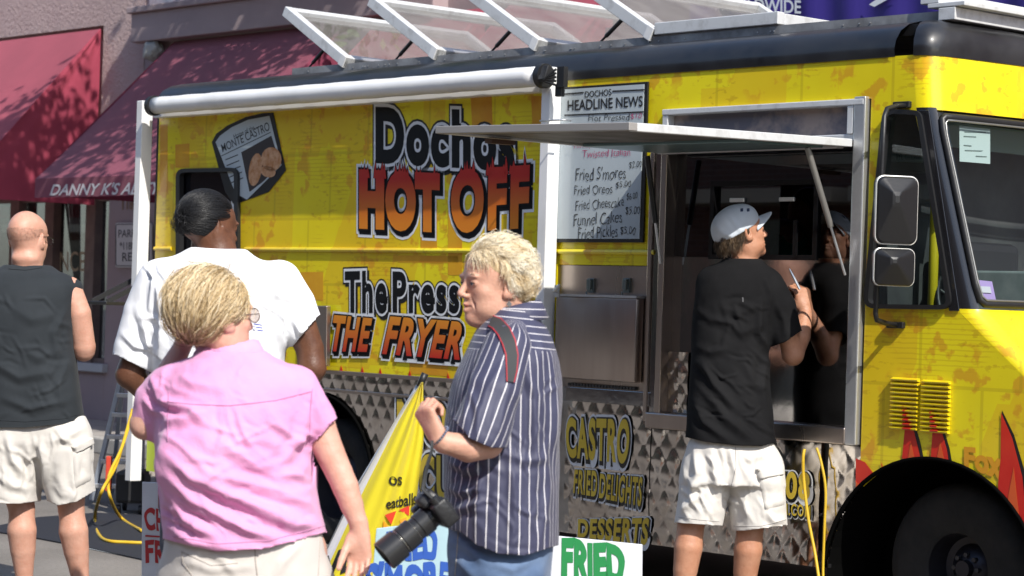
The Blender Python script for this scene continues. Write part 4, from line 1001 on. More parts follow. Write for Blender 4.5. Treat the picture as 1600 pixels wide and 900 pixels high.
# parking sign
ps = thing('parking_sign', 'white metal parking sign fixed to the shop wall', 'sign', WALL.hit(199, 418, .01))
MB().prism([WALL.hit(x, y, .012) for x, y in rrect_px(181, 348, 238, 418, 4)], N_ * .006).put('sign_plate', mat('sign_white', (.62, .60, .60), .5), ps)
frame_ring(MB(), WALL, rrect_px(183, 350, 236, 416, 4), 1.2, .019, .0205).put('border', mat('sign_black', (.06, .06, .07), .6), ps)
g = MB(); text_quad('PARKING', [(185, 359), (233, 358), (233, 370), (185, 371)], WALL, .0198, bold=.008, mb=g); text_quad('*118N', [(187, 378), (212, 378), (212, 390), (187, 390)], WALL, .0198, bold=.01, mb=g)
text_quad('REAR', [(191, 395), (226, 394), (226, 407), (191, 408)], WALL, .0198, bold=.008, mb=g); g.put('sign_words', mat('sign_black', (0, 0, 0)), ps, fix=False, kind='stuff')
# awnings
def canvas(name, c1, c2, tr=.25):
    m, nt, b = nodes(name); tc = N(nt, 'TexCoord'); nz = N(nt, 'TexNoise'); nz.inputs['Scale'].default_value = 1.6; nz.inputs['Detail'].default_value = 7; L(nt, tc.outputs['Object'], nz.inputs['Vector'])
    mx = N(nt, 'Mix', data_type='RGBA'); setc(mx.inputs['A'], c1); setc(mx.inputs['B'], c2)
    mr = N(nt, 'MapRange'); mr.inputs['From Min'].default_value = .35; mr.inputs['From Max'].default_value = .7; L(nt, nz.outputs['Fac'], mr.inputs['Value']); L(nt, mr.outputs[0], mx.inputs['Factor'])
    L(nt, mx.outputs['Result'], b.inputs['Base Color']); b.inputs['Roughness'].default_value = .8; b.inputs['Sheen Weight'].default_value = .2
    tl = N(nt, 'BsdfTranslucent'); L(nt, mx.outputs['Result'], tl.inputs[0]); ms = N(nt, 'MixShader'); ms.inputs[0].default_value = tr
    out = [n for n in nt.nodes if n.type == 'OUTPUT_MATERIAL'][0]; L(nt, b.outputs[0], ms.inputs[1]); L(nt, tl.outputs[0], ms.inputs[2]); L(nt, ms.outputs[0], out.inputs['Surface']); return m
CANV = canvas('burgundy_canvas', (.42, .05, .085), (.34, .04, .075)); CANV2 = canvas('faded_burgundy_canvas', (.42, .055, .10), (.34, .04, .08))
CANV3 = canvas('shaded_burgundy_canvas', (.25, .035, .075), (.20, .03, .07), .15)  # lettered awning's tree shade is partly painted in as a darker canvas
def awning(ua, ub, zt, p, zv, zb_, m, label, words=None):
    t = thing('window_awning', label, 'awning', WALL.pt((ua + ub) / 2, zb_, .02), group='burgundy shop awnings')
    g = MB(); n = 24
    A = [WALL.pt(ua + (ub - ua) * i / n, zt, .03) for i in range(n + 1)]; rows = []
    for j in range(9):
        s_ = j / 8; rows.append([WALL.pt(ua + (ub - ua) * i / n, zt + (zv - zt) * s_ - .02 * math.sin(math.pi * s_) * (1 - .4 * abs(math.sin(i * math.pi / 6))), .03 + p * s_) for i in range(n + 1)])
    m_ = n + 1; g.add([q for r in rows for q in r], [(a * m_ + b, a * m_ + b + 1, (a + 1) * m_ + b + 1, (a + 1) * m_ + b) for a in range(8) for b in range(n)])
    g.put('slope', m, t, 40)
    for nm_, u_ in (('cheek', ua), ('cheek', ub)):
        c = MB(); a_, b_, c_, d_ = WALL.pt(u_, zt, .03), WALL.pt(u_, zv, .03 + p), WALL.pt(u_, zb_ + .02, .03 + p - .01), WALL.pt(u_, zb_ + .02, .03)
        K = 8; left = [a_ + (d_ - a_) * (k / K) for k in range(K + 1)]; right = [a_ + (b_ - a_) * min(1, k / 5) if k <= 5 else b_ + (c_ - b_) * ((k - 5) / 3) for k in range(K + 1)]
        vs = []; M_ = 8
        for k in range(K + 1):
            for q in range(M_ + 1): vs.append(left[k] * (1 - q / M_) + right[k] * (q / M_) + D_ * .012 * math.sin(q * 2.1 + k * .7))
        c.add(vs, [(k * 9 + q, k * 9 + q + 1, (k + 1) * 9 + q + 1, (k + 1) * 9 + q) for k in range(K) for q in range(M_)]); c.put(nm_, m, t, True)
    v = MB(); v.pbox(WALL, ua, ub, zb_, zv + .004, .03 + p - .004, .03 + p); v.put('valance', m, t)
    f = MB(); f.tube([WALL.pt(ua + .02, zt - .03, .03), WALL.pt(ua + .02, zv - .02, p)], .012, 6); f.tube([WALL.pt(ub - .02, zt - .03, .03), WALL.pt(ub - .02, zv - .02, p)], .012, 6); f.tube([WALL.pt(ub - .02, zt - .2, .03), WALL.pt(ub - .02, zv - .1, p * .6)], .012, 6)
    f.tube([WALL.pt(ua, zv - .02, p), WALL.pt(ub, zv - .02, p)], .012, 6); f.put('awning_frame', mat('awning_tube', (.16, .12, .12), .5, metal=.3), t); return t
PROJ = 1.45
# front corner of the middle awning through its pixel
F2 = Plane(WALL.o + N_ * (PROJ + .03), D_, Z_, N_)
u2a, zv2 = F2.uv(55, 280); _, zb2 = F2.uv(140, 307)
zt2 = wu(300, 60)[1] - .02
awning(wu(-330, 60)[0], u157 - .01, zA - .04, PROJ, zv2, zb2, CANV2, 'sunlit burgundy awning left of the shaded lettered awning')
a2 = awning(max(u2a, u225 - .05), wu(545, 60)[0], zt2, PROJ, zv2, zb2, CANV3, 'shade-darkened dappled burgundy awning with white lettering on its valance')
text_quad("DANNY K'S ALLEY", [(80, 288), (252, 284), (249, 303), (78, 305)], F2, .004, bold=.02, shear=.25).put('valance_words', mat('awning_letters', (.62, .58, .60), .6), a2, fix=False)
awning(wu(600, 60)[0], wu(760, 60)[0], zt2, PROJ, zv2, zb2, CANV2, 'faded pink awning seen through the second roof hatch')
awning(wu(800, 60)[0], wu(960, 60)[0], zt2, PROJ, zv2, zb2, CANV2, 'faded pink awning seen through the fourth roof hatch')
# banner beyond the cab roof
BP = Plane(WALL.o + N_ * .6, D_, Z_, N_)
bn = thing('event_banner', 'dark blue banner with white capitals beyond the truck roof', 'banner', BP.hit(1290, 20, 0))
bu0, bu1 = BP.uv(1080, 10)[0], BP.uv(1640, 10)[0]; zb0 = 2.6; zb1 = BP.uv(1200, -10)[1] + .5
g = MB(); cols = 60; rows = []
for j in range(7): rows.append([BP.pt(bu0 + (bu1 - bu0) * i / cols, zb0 + (zb1 - zb0) * j / 6, .015 * math.sin(i * .9 + j * .3)) for i in range(cols + 1)])
g.add([q for r in rows for q in r], [(a * 61 + b, a * 61 + b + 1, (a + 1) * 61 + b + 1, (a + 1) * 61 + b) for a in range(6) for b in range(60)])
g.put('banner_cloth', mat('navy_banner', (.035, .02, .20), .6), bn, True)
text_quad('WORLDWIDE', [(1112, -6), (1251, 1), (1251, 21), (1112, 16)], BP, .035, bold=.02).put('banner_words', PRWHITE, bn, fix=False)
text_quad('7', [(1358, -14), (1400, -12), (1392, 10), (1362, 8)], BP, .035, bold=.06, shear=.4).put('banner_number', PRWHITE, bn, fix=False)
for u_ in (bu0, bu1): MB().tube([BP.pt(u_, 0, -.03), BP.pt(u_, zb1 + .1, -.03)], .03, 8).put('banner_post', ALU, bn)

# ---- brick block across the street, seen only in reflections
OPP = Plane(SIDE.o + N_ * 17, -D_, Z_, -N_)
def brick_mat():
    m, nt, b = nodes('brick_facade'); uv = N(nt, 'UVMap'); br = N(nt, 'TexBrick'); L(nt, uv.outputs[0], br.inputs['Vector'])
    br.inputs['Scale'].default_value = 1; br.inputs['Brick Width'].default_value = .24; br.inputs['Row Height'].default_value = .08; br.inputs['Mortar Size'].default_value = .008
    setc(br.inputs['Color1'], (.17, .08, .055)); setc(br.inputs['Color2'], (.12, .06, .045)); setc(br.inputs['Mortar'], (.17, .12, .10)); L(nt, br.outputs[0], b.inputs['Base Color']); b.inputs['Roughness'].default_value = .9; return m
OB = thing('brick_building', 'long brick building across the street', 'building', OPP.pt(0, 0, 0))
me = MB().pbox(OPP, -40, 60, 0, 9, -8, 0).mesh(); lay = me.uv_layers.new(name='uv')
for l in me.loops:
    co = np.array(me.vertices[l.vertex_index].co) - OPP.o; lay.data[l.index].uv = (co @ OPP.ex, co[2])
put('brick_wall', me, brick_mat(), OB)
for k in range(24):
    u_ = -30 + k * 3.4
    for z_ in (.6, 5.2):
        w_ = MB().pbox(OPP, u_, u_ + (2.6 if z_ < 1 else 1.3), z_, z_ + 2.1, .0, .02).put('window', mat('dark_shop_pane', (.02, .025, .03), .15), OB)
    MB().pbox(OPP, u_ - .2, u_ + 2.9, 2.9, 3.1, 0, .9).put('canopy', mat('canopy_cream', (.45, .38, .28), .8), OB)

# ---- street tree that throws the dapples on the awnings (stands left of the frame)
def tree(base, lean_, crown_c, R, label, nl=7600, seed=3):
    r = np.random.default_rng(seed); t = thing('street_tree', label, 'tree', base)
    b = np.array(base, float); c = np.array(crown_c, float); g = MB()
    fork = b + (c - b) * .5 * np.array([.5, .5, 1.0]); g.tube([b, b + (fork - b) * .5 + [.03, .02, 0], fork], [.17, .13, .11], 10)
    tips = []
    for k in range(9):
        d = r.normal(size=3); d[2] = abs(d[2]) * .6; d /= np.linalg.norm(d); e = c + d * np.array(R) * .7; mid = (fork + e) / 2 + [0, 0, .3]
        g.tube([fork, mid, e], [.07, .045, .015], 6); tips.append(e); tips.append(mid * .3 + e * .7)
    g.put('trunk', mat('bark', (.10, .075, .055), .9, bump=.6, bscale=25), t, True)
    cl = [c + r.normal(size=3) * np.array(R) * .42 for _ in range(46)] + tips
    P = []
    for k in range(nl):
        q = cl[r.integers(len(cl))] + r.normal(size=3) * .26; P.append(q)
    P = np.array(P); a = r.normal(size=(nl, 3)); a /= np.linalg.norm(a, axis=1)[:, None]; w_ = np.cross(a, r.normal(size=(nl, 3))); w_ /= np.linalg.norm(w_, axis=1)[:, None]
    s_ = r.uniform(.05, .09, (nl, 1)); V = np.stack([P - a * s_, P + w_ * s_ * .5, P + a * s_, P - w_ * s_ * .5], 1).reshape(-1, 3)
    me = bpy.data.meshes.new('leaves'); me.from_pydata(V.tolist(), [], np.arange(nl * 4).reshape(-1, 4).tolist()); me.update()
    put('crown', me, mat('leaves', (.06, .11, .025), .6, col2=(.09, .15, .03), nscale=1.5), t); return t
_c = WALL.hit(175, 190, .8) + np.array(_sd) * 4.6
tree((_c[0] - 5.6, _c[1] + 2.5, 0.13), 0, _c, (2.4, 1.8, 1.4), 'leafy street tree on the pavement beside the shops')

# ================================================================ implicit-surface modelling of bodies and clothes
def nrm(v): v = np.asarray(v, float); return v / max(np.linalg.norm(v), 1e-12)
class Field:
    """a block of space sampled every h metres; solids are blended into it, then turned into one mesh"""
    def __init__(s, lo, hi, h):
        s.lo = np.array(lo, float); s.h = h; s.n = np.maximum(((np.array(hi) - s.lo) / h).astype(int) + 1, 4)
        s.d = np.full(s.n, 1.0, np.float32)
        s.ax = [(s.lo[i] + np.arange(s.n[i]) * h).astype(np.float32) for i in range(3)]
    def _sub(s, lo, hi):
        i0 = np.clip(np.floor((np.array(lo) - s.lo) / s.h).astype(int), 0, s.n); i1 = np.clip(np.ceil((np.array(hi) - s.lo) / s.h).astype(int) + 1, 0, s.n)
        if (i1 - i0 < 1).any(): return None
        sl = tuple(slice(a, b) for a, b in zip(i0, i1))
        X = s.ax[0][sl[0]][:, None, None]; Y = s.ax[1][sl[1]][None, :, None]; Z = s.ax[2][sl[2]][None, None, :]
        return sl, X, Y, Z
    def _blend(s, sl, d, k, op):
        a = s.d[sl]
        if op == 'sub': d = -d; 
        if op == 'add':
            if k > 0:
                hh = np.clip(.5 + .5 * (a - d) / k, 0, 1); s.d[sl] = a * (1 - hh) + d * hh - k * hh * (1 - hh)
            else: s.d[sl] = np.minimum(a, d)
        else:
            if k > 0:
                hh = np.clip(.5 - .5 * (a - d) / k, 0, 1); s.d[sl] = a * (1 - hh) + d * hh + k * hh * (1 - hh)
            else: s.d[sl] = np.maximum(a, d)
    def cone(s, a, b, ra, rb, k=.01, flat=None, f=1.0, op='add'):
        """tapered capsule a-b; flat: direction squashed by the factor f"""
        a, b = np.array(a, float), np.array(b, float); R = max(ra, rb); m = R + k * 1.2 + 2 * s.h
        r = s._sub(np.minimum(a, b) - m, np.maximum(a, b) + m)
        if r is None: return s
        sl, X, Y, Z = r; ab = b - a; L2 = max(ab @ ab, 1e-12)
        px, py, pz = X - a[0], Y - a[1], Z - a[2]
        t = np.clip((px * ab[0] + py * ab[1] + pz * ab[2]) / L2, 0, 1)
        vx, vy, vz = px - t * ab[0], py - t * ab[1], pz - t * ab[2]
        if flat is not None and f != 1:
            n = nrm(flat); q = (vx * n[0] + vy * n[1] + vz * n[2]) * (1 / f - 1); vx, vy, vz = vx + q * n[0], vy + q * n[1], vz + q * n[2]
        d = np.sqrt(vx * vx + vy * vy + vz * vz) - (ra + (rb - ra) * t)
        if flat is not None and f < 1: d = d * (.5 + .5 * f)
        s._blend(sl, d.astype(np.float32), k, op); return s
    def chain(s, pts, rs, k=.01, flat=None, f=1.0, op='add'):
        P = np.array([np.array(q, float) for q in pts]); R = max(rs) * (1 if f <= 1 else f) + k * 1.3 + 3 * s.h; r = s._sub(P.min(0) - R, P.max(0) + R)
        if r is None: return s
        sl = r[0]; keep = s.d[sl].copy(); s.d[sl] = 1.0
        for i in range(len(pts) - 1): s.cone(pts[i], pts[i + 1], rs[i], rs[i + 1], .003, flat, f)
        new = s.d[sl].copy(); s.d[sl] = keep; s._blend(sl, new, k, op); return s
    def ell(s, c, r, B=None, k=.01, op='add'):
        """ellipsoid, radii r along the rows of B"""
        c = np.array(c, float); r = np.array(r, float) if np.ndim(r) else np.full(3, float(r)); m = r.max() + k * 1.2 + 2 * s.h
        q = s._sub(c - m, c + m)
        if q is None: return s
        sl, X, Y, Z = q; px, py, pz = X - c[0], Y - c[1], Z - c[2]
        B = np.eye(3) if B is None else np.array(B, float); S = 0; T = 0
        for i in range(3):
            u = px * B[i, 0] + py * B[i, 1] + pz * B[i, 2]; S = S + (u / r[i]) ** 2; T = T + (u / r[i] ** 2) ** 2
        k0 = np.sqrt(S); k1 = np.sqrt(T); d = np.where(k1 > 1e-9, k0 * (k0 - 1) / np.maximum(k1, 1e-9), -r.min())
        s._blend(sl, d.astype(np.float32), k, op); return s
    def loft(s, zs, cx, cy, rx, ry, p=2.3, k=.01, yaw=0.0, op='add', zcap=.02):
        """stack of superellipse sections over height z (world axes turned by yaw)"""
        o = np.argsort(zs); zs, cx, cy, rx, ry = [np.array(a, float)[o] for a in (zs, cx, cy, rx, ry)]
        yw = np.array(yaw if np.ndim(yaw) else [yaw] * len(zs), float)[o]
        m = max(rx.max(), ry.max()) + k + 2 * s.h
        q = s._sub((cx.min() - m, cy.min() - m, zs[0] - m * .3), (cx.max() + m, cy.max() + m, zs[-1] + m * .3))
        if q is None: return s
        sl, X, Y, Z = q
        def I(a):
            z = np.clip(Z.ravel(), zs[0], zs[-1]); t = np.interp(z, zs, a)
            # smooth the polyline a little
            e = (zs[-1] - zs[0]) * .03; t = (t + np.interp(np.clip(z - e, zs[0], zs[-1]), zs, a) + np.interp(np.clip(z + e, zs[0], zs[-1]), zs, a)) / 3
            return t.astype(np.float32)[None, None, :]
        c_, s_ = np.cos(I(yw)), np.sin(I(yw)); dx, dy = X - I(cx), Y - I(cy)
        u = np.abs(dx * c_ + dy * s_) / I(rx); v = np.abs(-dx * s_ + dy * c_) / I(ry)
        g = (u ** p + v ** p) ** (1 / p); rm = np.minimum(I(rx), I(ry)); d = (g - 1) * rm
        zz = np.maximum(zs[0] - Z, Z - zs[-1]); d = np.maximum(d, zz + 0 * d)
        s._blend(sl, d.astype(np.float32), k, op); return s
    def cut(s, p, n, k=0.0):
        """keep the side behind the plane (remove where (x-p).n > 0)"""
        p, n = np.array(p, float), nrm(n)
        d = ((s.ax[0][:, None, None] - p[0]) * n[0] + (s.ax[1][None, :, None] - p[1]) * n[1] + (s.ax[2][None, None, :] - p[2]) * n[2]).astype(np.float32)
        s.d = np.maximum(s.d, d) if k == 0 else s.d; return s
    def mesh(s, smooth=1):
        """surface nets, vectorised"""
        d = s.d; nx, ny, nz = d.shape; ins = d < 0
        c = [ins[i:nx - 1 + i, j:ny - 1 + j, k:nz - 1 + k] for i in (0, 1) for j in (0, 1) for k in (0, 1)]
        cnt = sum(a.astype(np.int8) for a in c); act = (cnt > 0) & (cnt < 8)
        I, J, K = np.nonzero(act); nv = len(I)
        if nv == 0: return np.zeros((0, 3)), np.zeros((0, 4), int)
        vid = np.full(act.shape, -1, np.int32); vid[I, J, K] = np.arange(nv)
        acc = np.zeros((nv, 3)); w = np.zeros(nv)
        co = [(i, j, k) for i in (0, 1) for j in (0, 1) for k in (0, 1)]
        for a in range(8):
            for b in range(a + 1, 8):
                A, B_ = np.array(co[a]), np.array(co[b])
                if np.abs(A - B_).sum() != 1: continue
                da = d[I + A[0], J + A[1], K + A[2]]; db = d[I + B_[0], J + B_[1], K + B_[2]]
                m = (da < 0) != (db < 0); t = np.where(m, da / np.where(m, da - db, 1), 0)
                acc += np.where(m[:, None], A + (B_ - A) * t[:, None], 0); w += m
        V = np.stack([I, J, K], 1) + acc / w[:, None]
        F = []
        for ax in range(3):
            o1, o2 = [(1, 2), (2, 0), (0, 1)][ax]
            e = [slice(None)] * 3; f = [slice(None)] * 3; e[ax] = slice(0, -1); f[ax] = slice(1, None)
            a, b = ins[tuple(e)], ins[tuple(f)]; ch = np.argwhere(a != b)
            ok = (ch[:, o1] > 0) & (ch[:, o2] > 0) & (ch[:, o1] < d.shape[o1] - 1) & (ch[:, o2] < d.shape[o2] - 1); ch = ch[ok]
            fl = a[tuple(ch.T)]
            def g(d1, d2):
                q = ch.copy(); q[:, o1] += d1; q[:, o2] += d2; return vid[q[:, 0], q[:, 1], q[:, 2]]
            q = np.stack([g(-1, -1), g(0, -1), g(0, 0), g(-1, 0)], 1); q[~fl] = q[~fl][:, ::-1]; F.append(q)
        F = np.concatenate(F); V = V * s.h + s.lo
        for _ in range(smooth): V = lap(V, F, .5)
        return V, F
def lap(V, F, w=.5):
    S = np.zeros_like(V); C = np.zeros(len(V))
    for a, b in ((0, 1), (1, 2), (2, 3), (3, 0)):
        for i, j in ((a, b), (b, a)):
            for k in range(3): S[:, k] += np.bincount(F[:, i], V[F[:, j], k], len(V))
            C += np.bincount(F[:, i], minlength=len(V))
    C = np.maximum(C, 1); return V * (1 - w) + w * S / C[:, None]
def vnorm(V, F):
    n = np.cross(V[F[:, 2]] - V[F[:, 0]], V[F[:, 3]] - V[F[:, 1]]); o = np.zeros_like(V)
    for i in range(4):
        for k in range(3): o[:, k] += np.bincount(F[:, i], n[:, k], len(V))
    return o / np.maximum(np.linalg.norm(o, axis=1), 1e-12)[:, None]
def to_mesh(V, F, name='body', keep=None):
    if keep is not None: F = F[keep]
    me = bpy.data.meshes.new(name); me.vertices.add(len(V)); me.vertices.foreach_set('co', V.astype(np.float32).ravel())
    me.loops.add(len(F) * 4); me.loops.foreach_set('vertex_index', F.astype(np.int32).ravel())
    me.polygons.add(len(F)); me.polygons.foreach_set('loop_start', np.arange(0, len(F) * 4, 4, dtype=np.int32)); me.update(calc_edges=True); me.validate(); return me
def projv(V):
    v = V - CAM; d = v @ FW; return 800 + FPX * (v @ RT) / d, 450 - FPX * (v @ UP) / d
def seg_dist(px, py, pts):
    best = None
    for i in range(len(pts) - 1):
        a = np.array(pts[i][:2], float); b = np.array(pts[i + 1][:2], float); ab = b - a; t = np.clip(((px - a[0]) * ab[0] + (py - a[1]) * ab[1]) / (ab @ ab), 0, 1)
        d = np.hypot(px - a[0] - t * ab[0], py - a[1] - t * ab[1]); T = (i + t) / (len(pts) - 1); sgn = np.sign(ab[0] * (py - a[1]) - ab[1] * (px - a[0]))
        if best is None: best = [d, T, sgn]
        else:
            m = d < best[0]; best = [np.where(m, d, best[0]), np.where(m, T, best[1]), np.where(m, sgn, best[2])]
    return best
def folds(V, F, creases, noise=None):
    """raise and sink cloth along crease lines: (points px, width px, depth m[, both sides])"""
    n = vnorm(V, F); px, py = projv(V); face = np.clip(-(n @ FW) * 1.6, 0, 1); h = np.zeros(len(V))
    for c in creases:
        pts, w, a = c[:3]; d, T, sg = seg_dist(px, py, pts); env = np.sin(np.pi * np.clip(T, 0.02, .98)) ** .6
        x = d * sg / (w * .72)
        h += a * env * (np.exp(-np.abs(x) ** 1.35) * 1.0 - .55 * np.exp(-(x - 1.7) ** 2) - .25 * np.exp(-(x + 1.8) ** 2))
    V = V + n * (h * face)[:, None]
    if noise:
        for amp, sc, seed, st in noise:
            r = np.random.default_rng(seed); g = np.zeros(len(V))
            for _ in range(7):
                k = r.normal(size=3) * sc * np.array(st); ph = r.uniform(0, 6.28); g += np.sin(V @ k + ph + 1.3 * np.sin(V @ (r.normal(size=3) * sc * .6)))
            g /= 2.6; V = V + n * (amp * (np.abs(g) ** .8 * np.sign(g)))[:, None]
    return V
def auto(x0, y0, x1, y1, n, ang, seed, w=(3, 6), a=(.002, .005), L=(18, 50), px=1.0):
    r = np.random.default_rng(seed); out = []
    for _ in range(n):
        x, y = r.uniform(x0, x1), r.uniform(y0, y1); t = math.radians(ang + r.normal() * 28); l = r.uniform(*L) * px; b = r.normal() * l * .12
        out.append(([(x - math.cos(t) * l / 2, y - math.sin(t) * l / 2), (x - math.sin(t) * b, y + math.cos(t) * b), (x + math.cos(t) * l / 2, y + math.sin(t) * l / 2)], r.uniform(*w) * px, r.uniform(*a) * r.choice([1, 1, -.7])))
    return out
def clip_hem(V, F, m, fn):
    """cut a garment off cleanly at its hem: fn(px, py) gives how far (px) a point lies beyond it"""
    px, py = projv(V); ov = np.asarray(fn(px, py), float); ins = ov <= 0; V = V.copy(); o = ~ins; V[o, 2] += np.minimum(ov[o], 30) * m; return V, ins[F].sum(1) >= 2
def hemline(xs, ys): return lambda x, y: y - np.interp(x, xs, ys)
def hem2(*fs): return lambda x, y: np.max([np.where(c(x, y), f(x, y), -1e3) for c, f in fs], axis=0)
ALWAYS = lambda x, y: x > -1e9
def joinVF(parts):
    Vs, Fs, b = [], [], 0
    for V, F in parts: Vs.append(V); Fs.append(F + b); b += len(V)
    return np.concatenate(Vs), np.concatenate(Fs)
def shell(V, F, t=.004):
    return V, F

# ---- skin, hair, cloth materials
def skin(name, c, c2, rough=.48, blotch=10, sss=.12, red=None):
    m = mat(name, c, rough, col2=c2, nscale=blotch * 2.2, detail=8, thresh=(.3, .7), bump=.45, bscale=110, sss=sss, spec=.38, bdist=.003); return m
def cloth(name, c, c2=None, rough=.85, weave=420, wb=.25, nscale=5, sheen=.15, wr=.0, wrs=14, spec=.2):
    m, nt, b = nodes(name); tc = N(nt, 'TexCoord'); v = tc.outputs['Object']
    if c2 is None: c2 = tuple(x * .85 for x in c)
    n1 = N(nt, 'TexNoise'); n1.inputs['Scale'].default_value = nscale; n1.inputs['Detail'].default_value = 6; L(nt, v, n1.inputs['Vector'])
    mr = N(nt, 'MapRange'); mr.inputs['From Min'].default_value = .35; mr.inputs['From Max'].default_value = .65; L(nt, n1.outputs['Fac'], mr.inputs['Value'])
    mx = N(nt, 'Mix', data_type='RGBA'); setc(mx.inputs['A'], c); setc(mx.inputs['B'], c2); L(nt, mr.outputs[0], mx.inputs['Factor']); L(nt, mx.outputs['Result'], b.inputs['Base Color'])
    b.inputs['Roughness'].default_value = rough; b.inputs['Sheen Weight'].default_value = sheen; b.inputs['Specular IOR Level'].default_value = spec
    n2 = N(nt, 'TexNoise'); n2.inputs['Scale'].default_value = weave; n2.inputs['Detail'].default_value = 3; L(nt, v, n2.inputs['Vector'])
    bp = N(nt, 'Bump'); bp.inputs['Strength'].default_value = wb; bp.inputs['Distance'].default_value = .002; L(nt, n2.outputs['Fac'], bp.inputs['Height'])
    if wr:
        n3 = N(nt, 'TexNoise'); n3.inputs['Scale'].default_value = wrs; n3.inputs['Detail'].default_value = 4; n3.inputs['Distortion'].default_value = .6; L(nt, v, n3.inputs['Vector'])
        b2 = N(nt, 'Bump'); b2.inputs['Strength'].default_value = wr; b2.inputs['Distance'].default_value = .012; L(nt, n3.outputs['Fac'], b2.inputs['Height']); L(nt, bp.outputs[0], b2.inputs['Normal']); L(nt, b2.outputs[0], b.inputs['Normal'])
    else: L(nt, bp.outputs[0], b.inputs['Normal'])
    return m

# ---- heads
class HeadFrame:
    """c centre of the skull, f where the face points, up the crown direction; size s = 1 for a 0.235 m tall head"""
    def __init__(s, c, f, up=(0, 0, 1), size=1.0):
        s.c = np.array(c, float); s.f = nrm(f); s.r = nrm(np.cross(s.f, up)); s.u = np.cross(s.r, s.f); s.s = size; s.B = np.array([s.r, s.f, s.u])
    def p(s, x, y, z): return s.c + (s.r * x + s.f * y + s.u * z) * s.s      # x to the head's own right side, y forward, z up
def head_solids(F_, H, jaw=1.0, nose=1.0, fat=0.0, neck=None, age=0.0, ears=True, mouth=0.0):
    s = H.s; B = H.B
    e = lambda c, r, k=.012, op='add': F_.ell(H.p(*c), np.array(r) * s, B, k * s, op)
    e((0, -.018, .035), (.074, .096, .088), .0)                         # skull
    e((0, .035, .03), (.064, .062, .070), .03)                          # forehead
    e((0, .030, -.035), (.058, .058, .070), .03)                        # mid face
    e((0, .045, -.075), (.040 * jaw, .042, .040), .03)                  # jaw
    e((0, .073, -.098), (.021 * jaw, .018, .017), .018)                 # chin
    for q in (-1, 1):
        e((q * .046, .012, -.065), (.020 + fat, .040, .035), .03)       # jaw angle
        e((q * .040, .060, -.022), (.020 + fat, .020, .020), .02)       # cheek bone
        e((q * .032, .056, -.058), (.018 + fat, .020, .028), .02)
        e((q * .031, .094, .006), (.017, .013, .0125), .010, 'sub')     # eye socket
        e((q * .031, .0825, .005), (.0150, .0140, .0125), .004)         # eyeball bulge and lids
        e((q * .032, .0965, .0030), (.0125, .010, .0024), .001, 'sub')
        e((q * .030, .089, .024), (.022, .010, .0075), .012)            # brow
        if ears:
            c = (q * .076, -.008, -.006)
            e(c, (.009, .019, .032), .004); e((q * .081, -.004, .000), (.006, .011, .018), .004, 'sub'); e((q * .075, .004, -.026), (.007, .010, .012), .005)
            e((q * .081, -.018, .006), (.005, .006, .024), .003)
    F_.cone(H.p(0, .090, .012), H.p(0, .112, -.026), .0085 * s * nose, .0115 * s * nose, .010 * s)        # nose
    e((0, .108, -.030), (.0105 * nose, .0105 * nose, .009 * nose), .006)
    for q in (-1, 1): e((q * .011, .098, -.033), (.0075 * nose, .010, .007), .006); e((q * .006, .107, -.040), (.0035, .005, .003), .003, 'sub')
    F_.chain([H.p(-.022, .080, -.060), H.p(0, .0965, -.057), H.p(.022, .080, -.060)], [.0035 * s, .0058 * s, .0035 * s], .006 * s)
    F_.chain([H.p(-.020, .079, -.068 - mouth), H.p(0, .0935, -.070 - mouth), H.p(.020, .079, -.068 - mouth)], [.0035 * s, .0068 * s, .0035 * s], .006 * s)
    F_.chain([H.p(-.022, .086, -.0635), H.p(0, .101, -.0632), H.p(.022, .086, -.0635)], [.0018 * s, (.0022 + mouth * .5) * s, .0018 * s], .002 * s, op='sub')
    if age:
        for q in (-1, 1): F_.chain([H.p(q * .020, .092, -.036), H.p(q * .031, .082, -.055), H.p(q * .034, .074, -.075)], [.0025 * s, .003 * s, .002 * s], .005 * s, op='sub')
def eyes(H, parent, iris=(.05, .08, .12)):
    for q in (-1, 1):
        bm = bmesh.new(); bmesh.ops.create_uvsphere(bm, u_segments=16, v_segments=10, radius=.0118 * H.s)
        c = H.p(q * .031, .0843, .0045)
        for v in bm.verts: v.co = Vector(c) + Vector(H.r) * v.co.x + Vector(H.f) * v.co.z + Vector(H.u) * v.co.y
        me = bpy.data.meshes.new('eye'); bm.to_mesh(me); bm.free()
        for m in (mat('eye_white', (.50, .46, .43), .2), mat('iris_dark', iris, .1)): me.materials.append(m)
        cc = Vector(c); ff = Vector(H.f)
        for p in me.polygons: p.material_index = 1 if (p.center - cc).normalized().dot(ff) > .84 else 0
        put('eye', me, None, parent, True)
        g = MB(); g.tube([H.p(q * (.032 + a * .0135), .0975 - abs(a) * .0075, .0062 - .0025 * a * a) for a in np.linspace(-1, 1, 8)], .0011 * H.s, 5); g.put('eyelashes', mat('lash_dark', (.05, .03, .02), .6), parent, True)
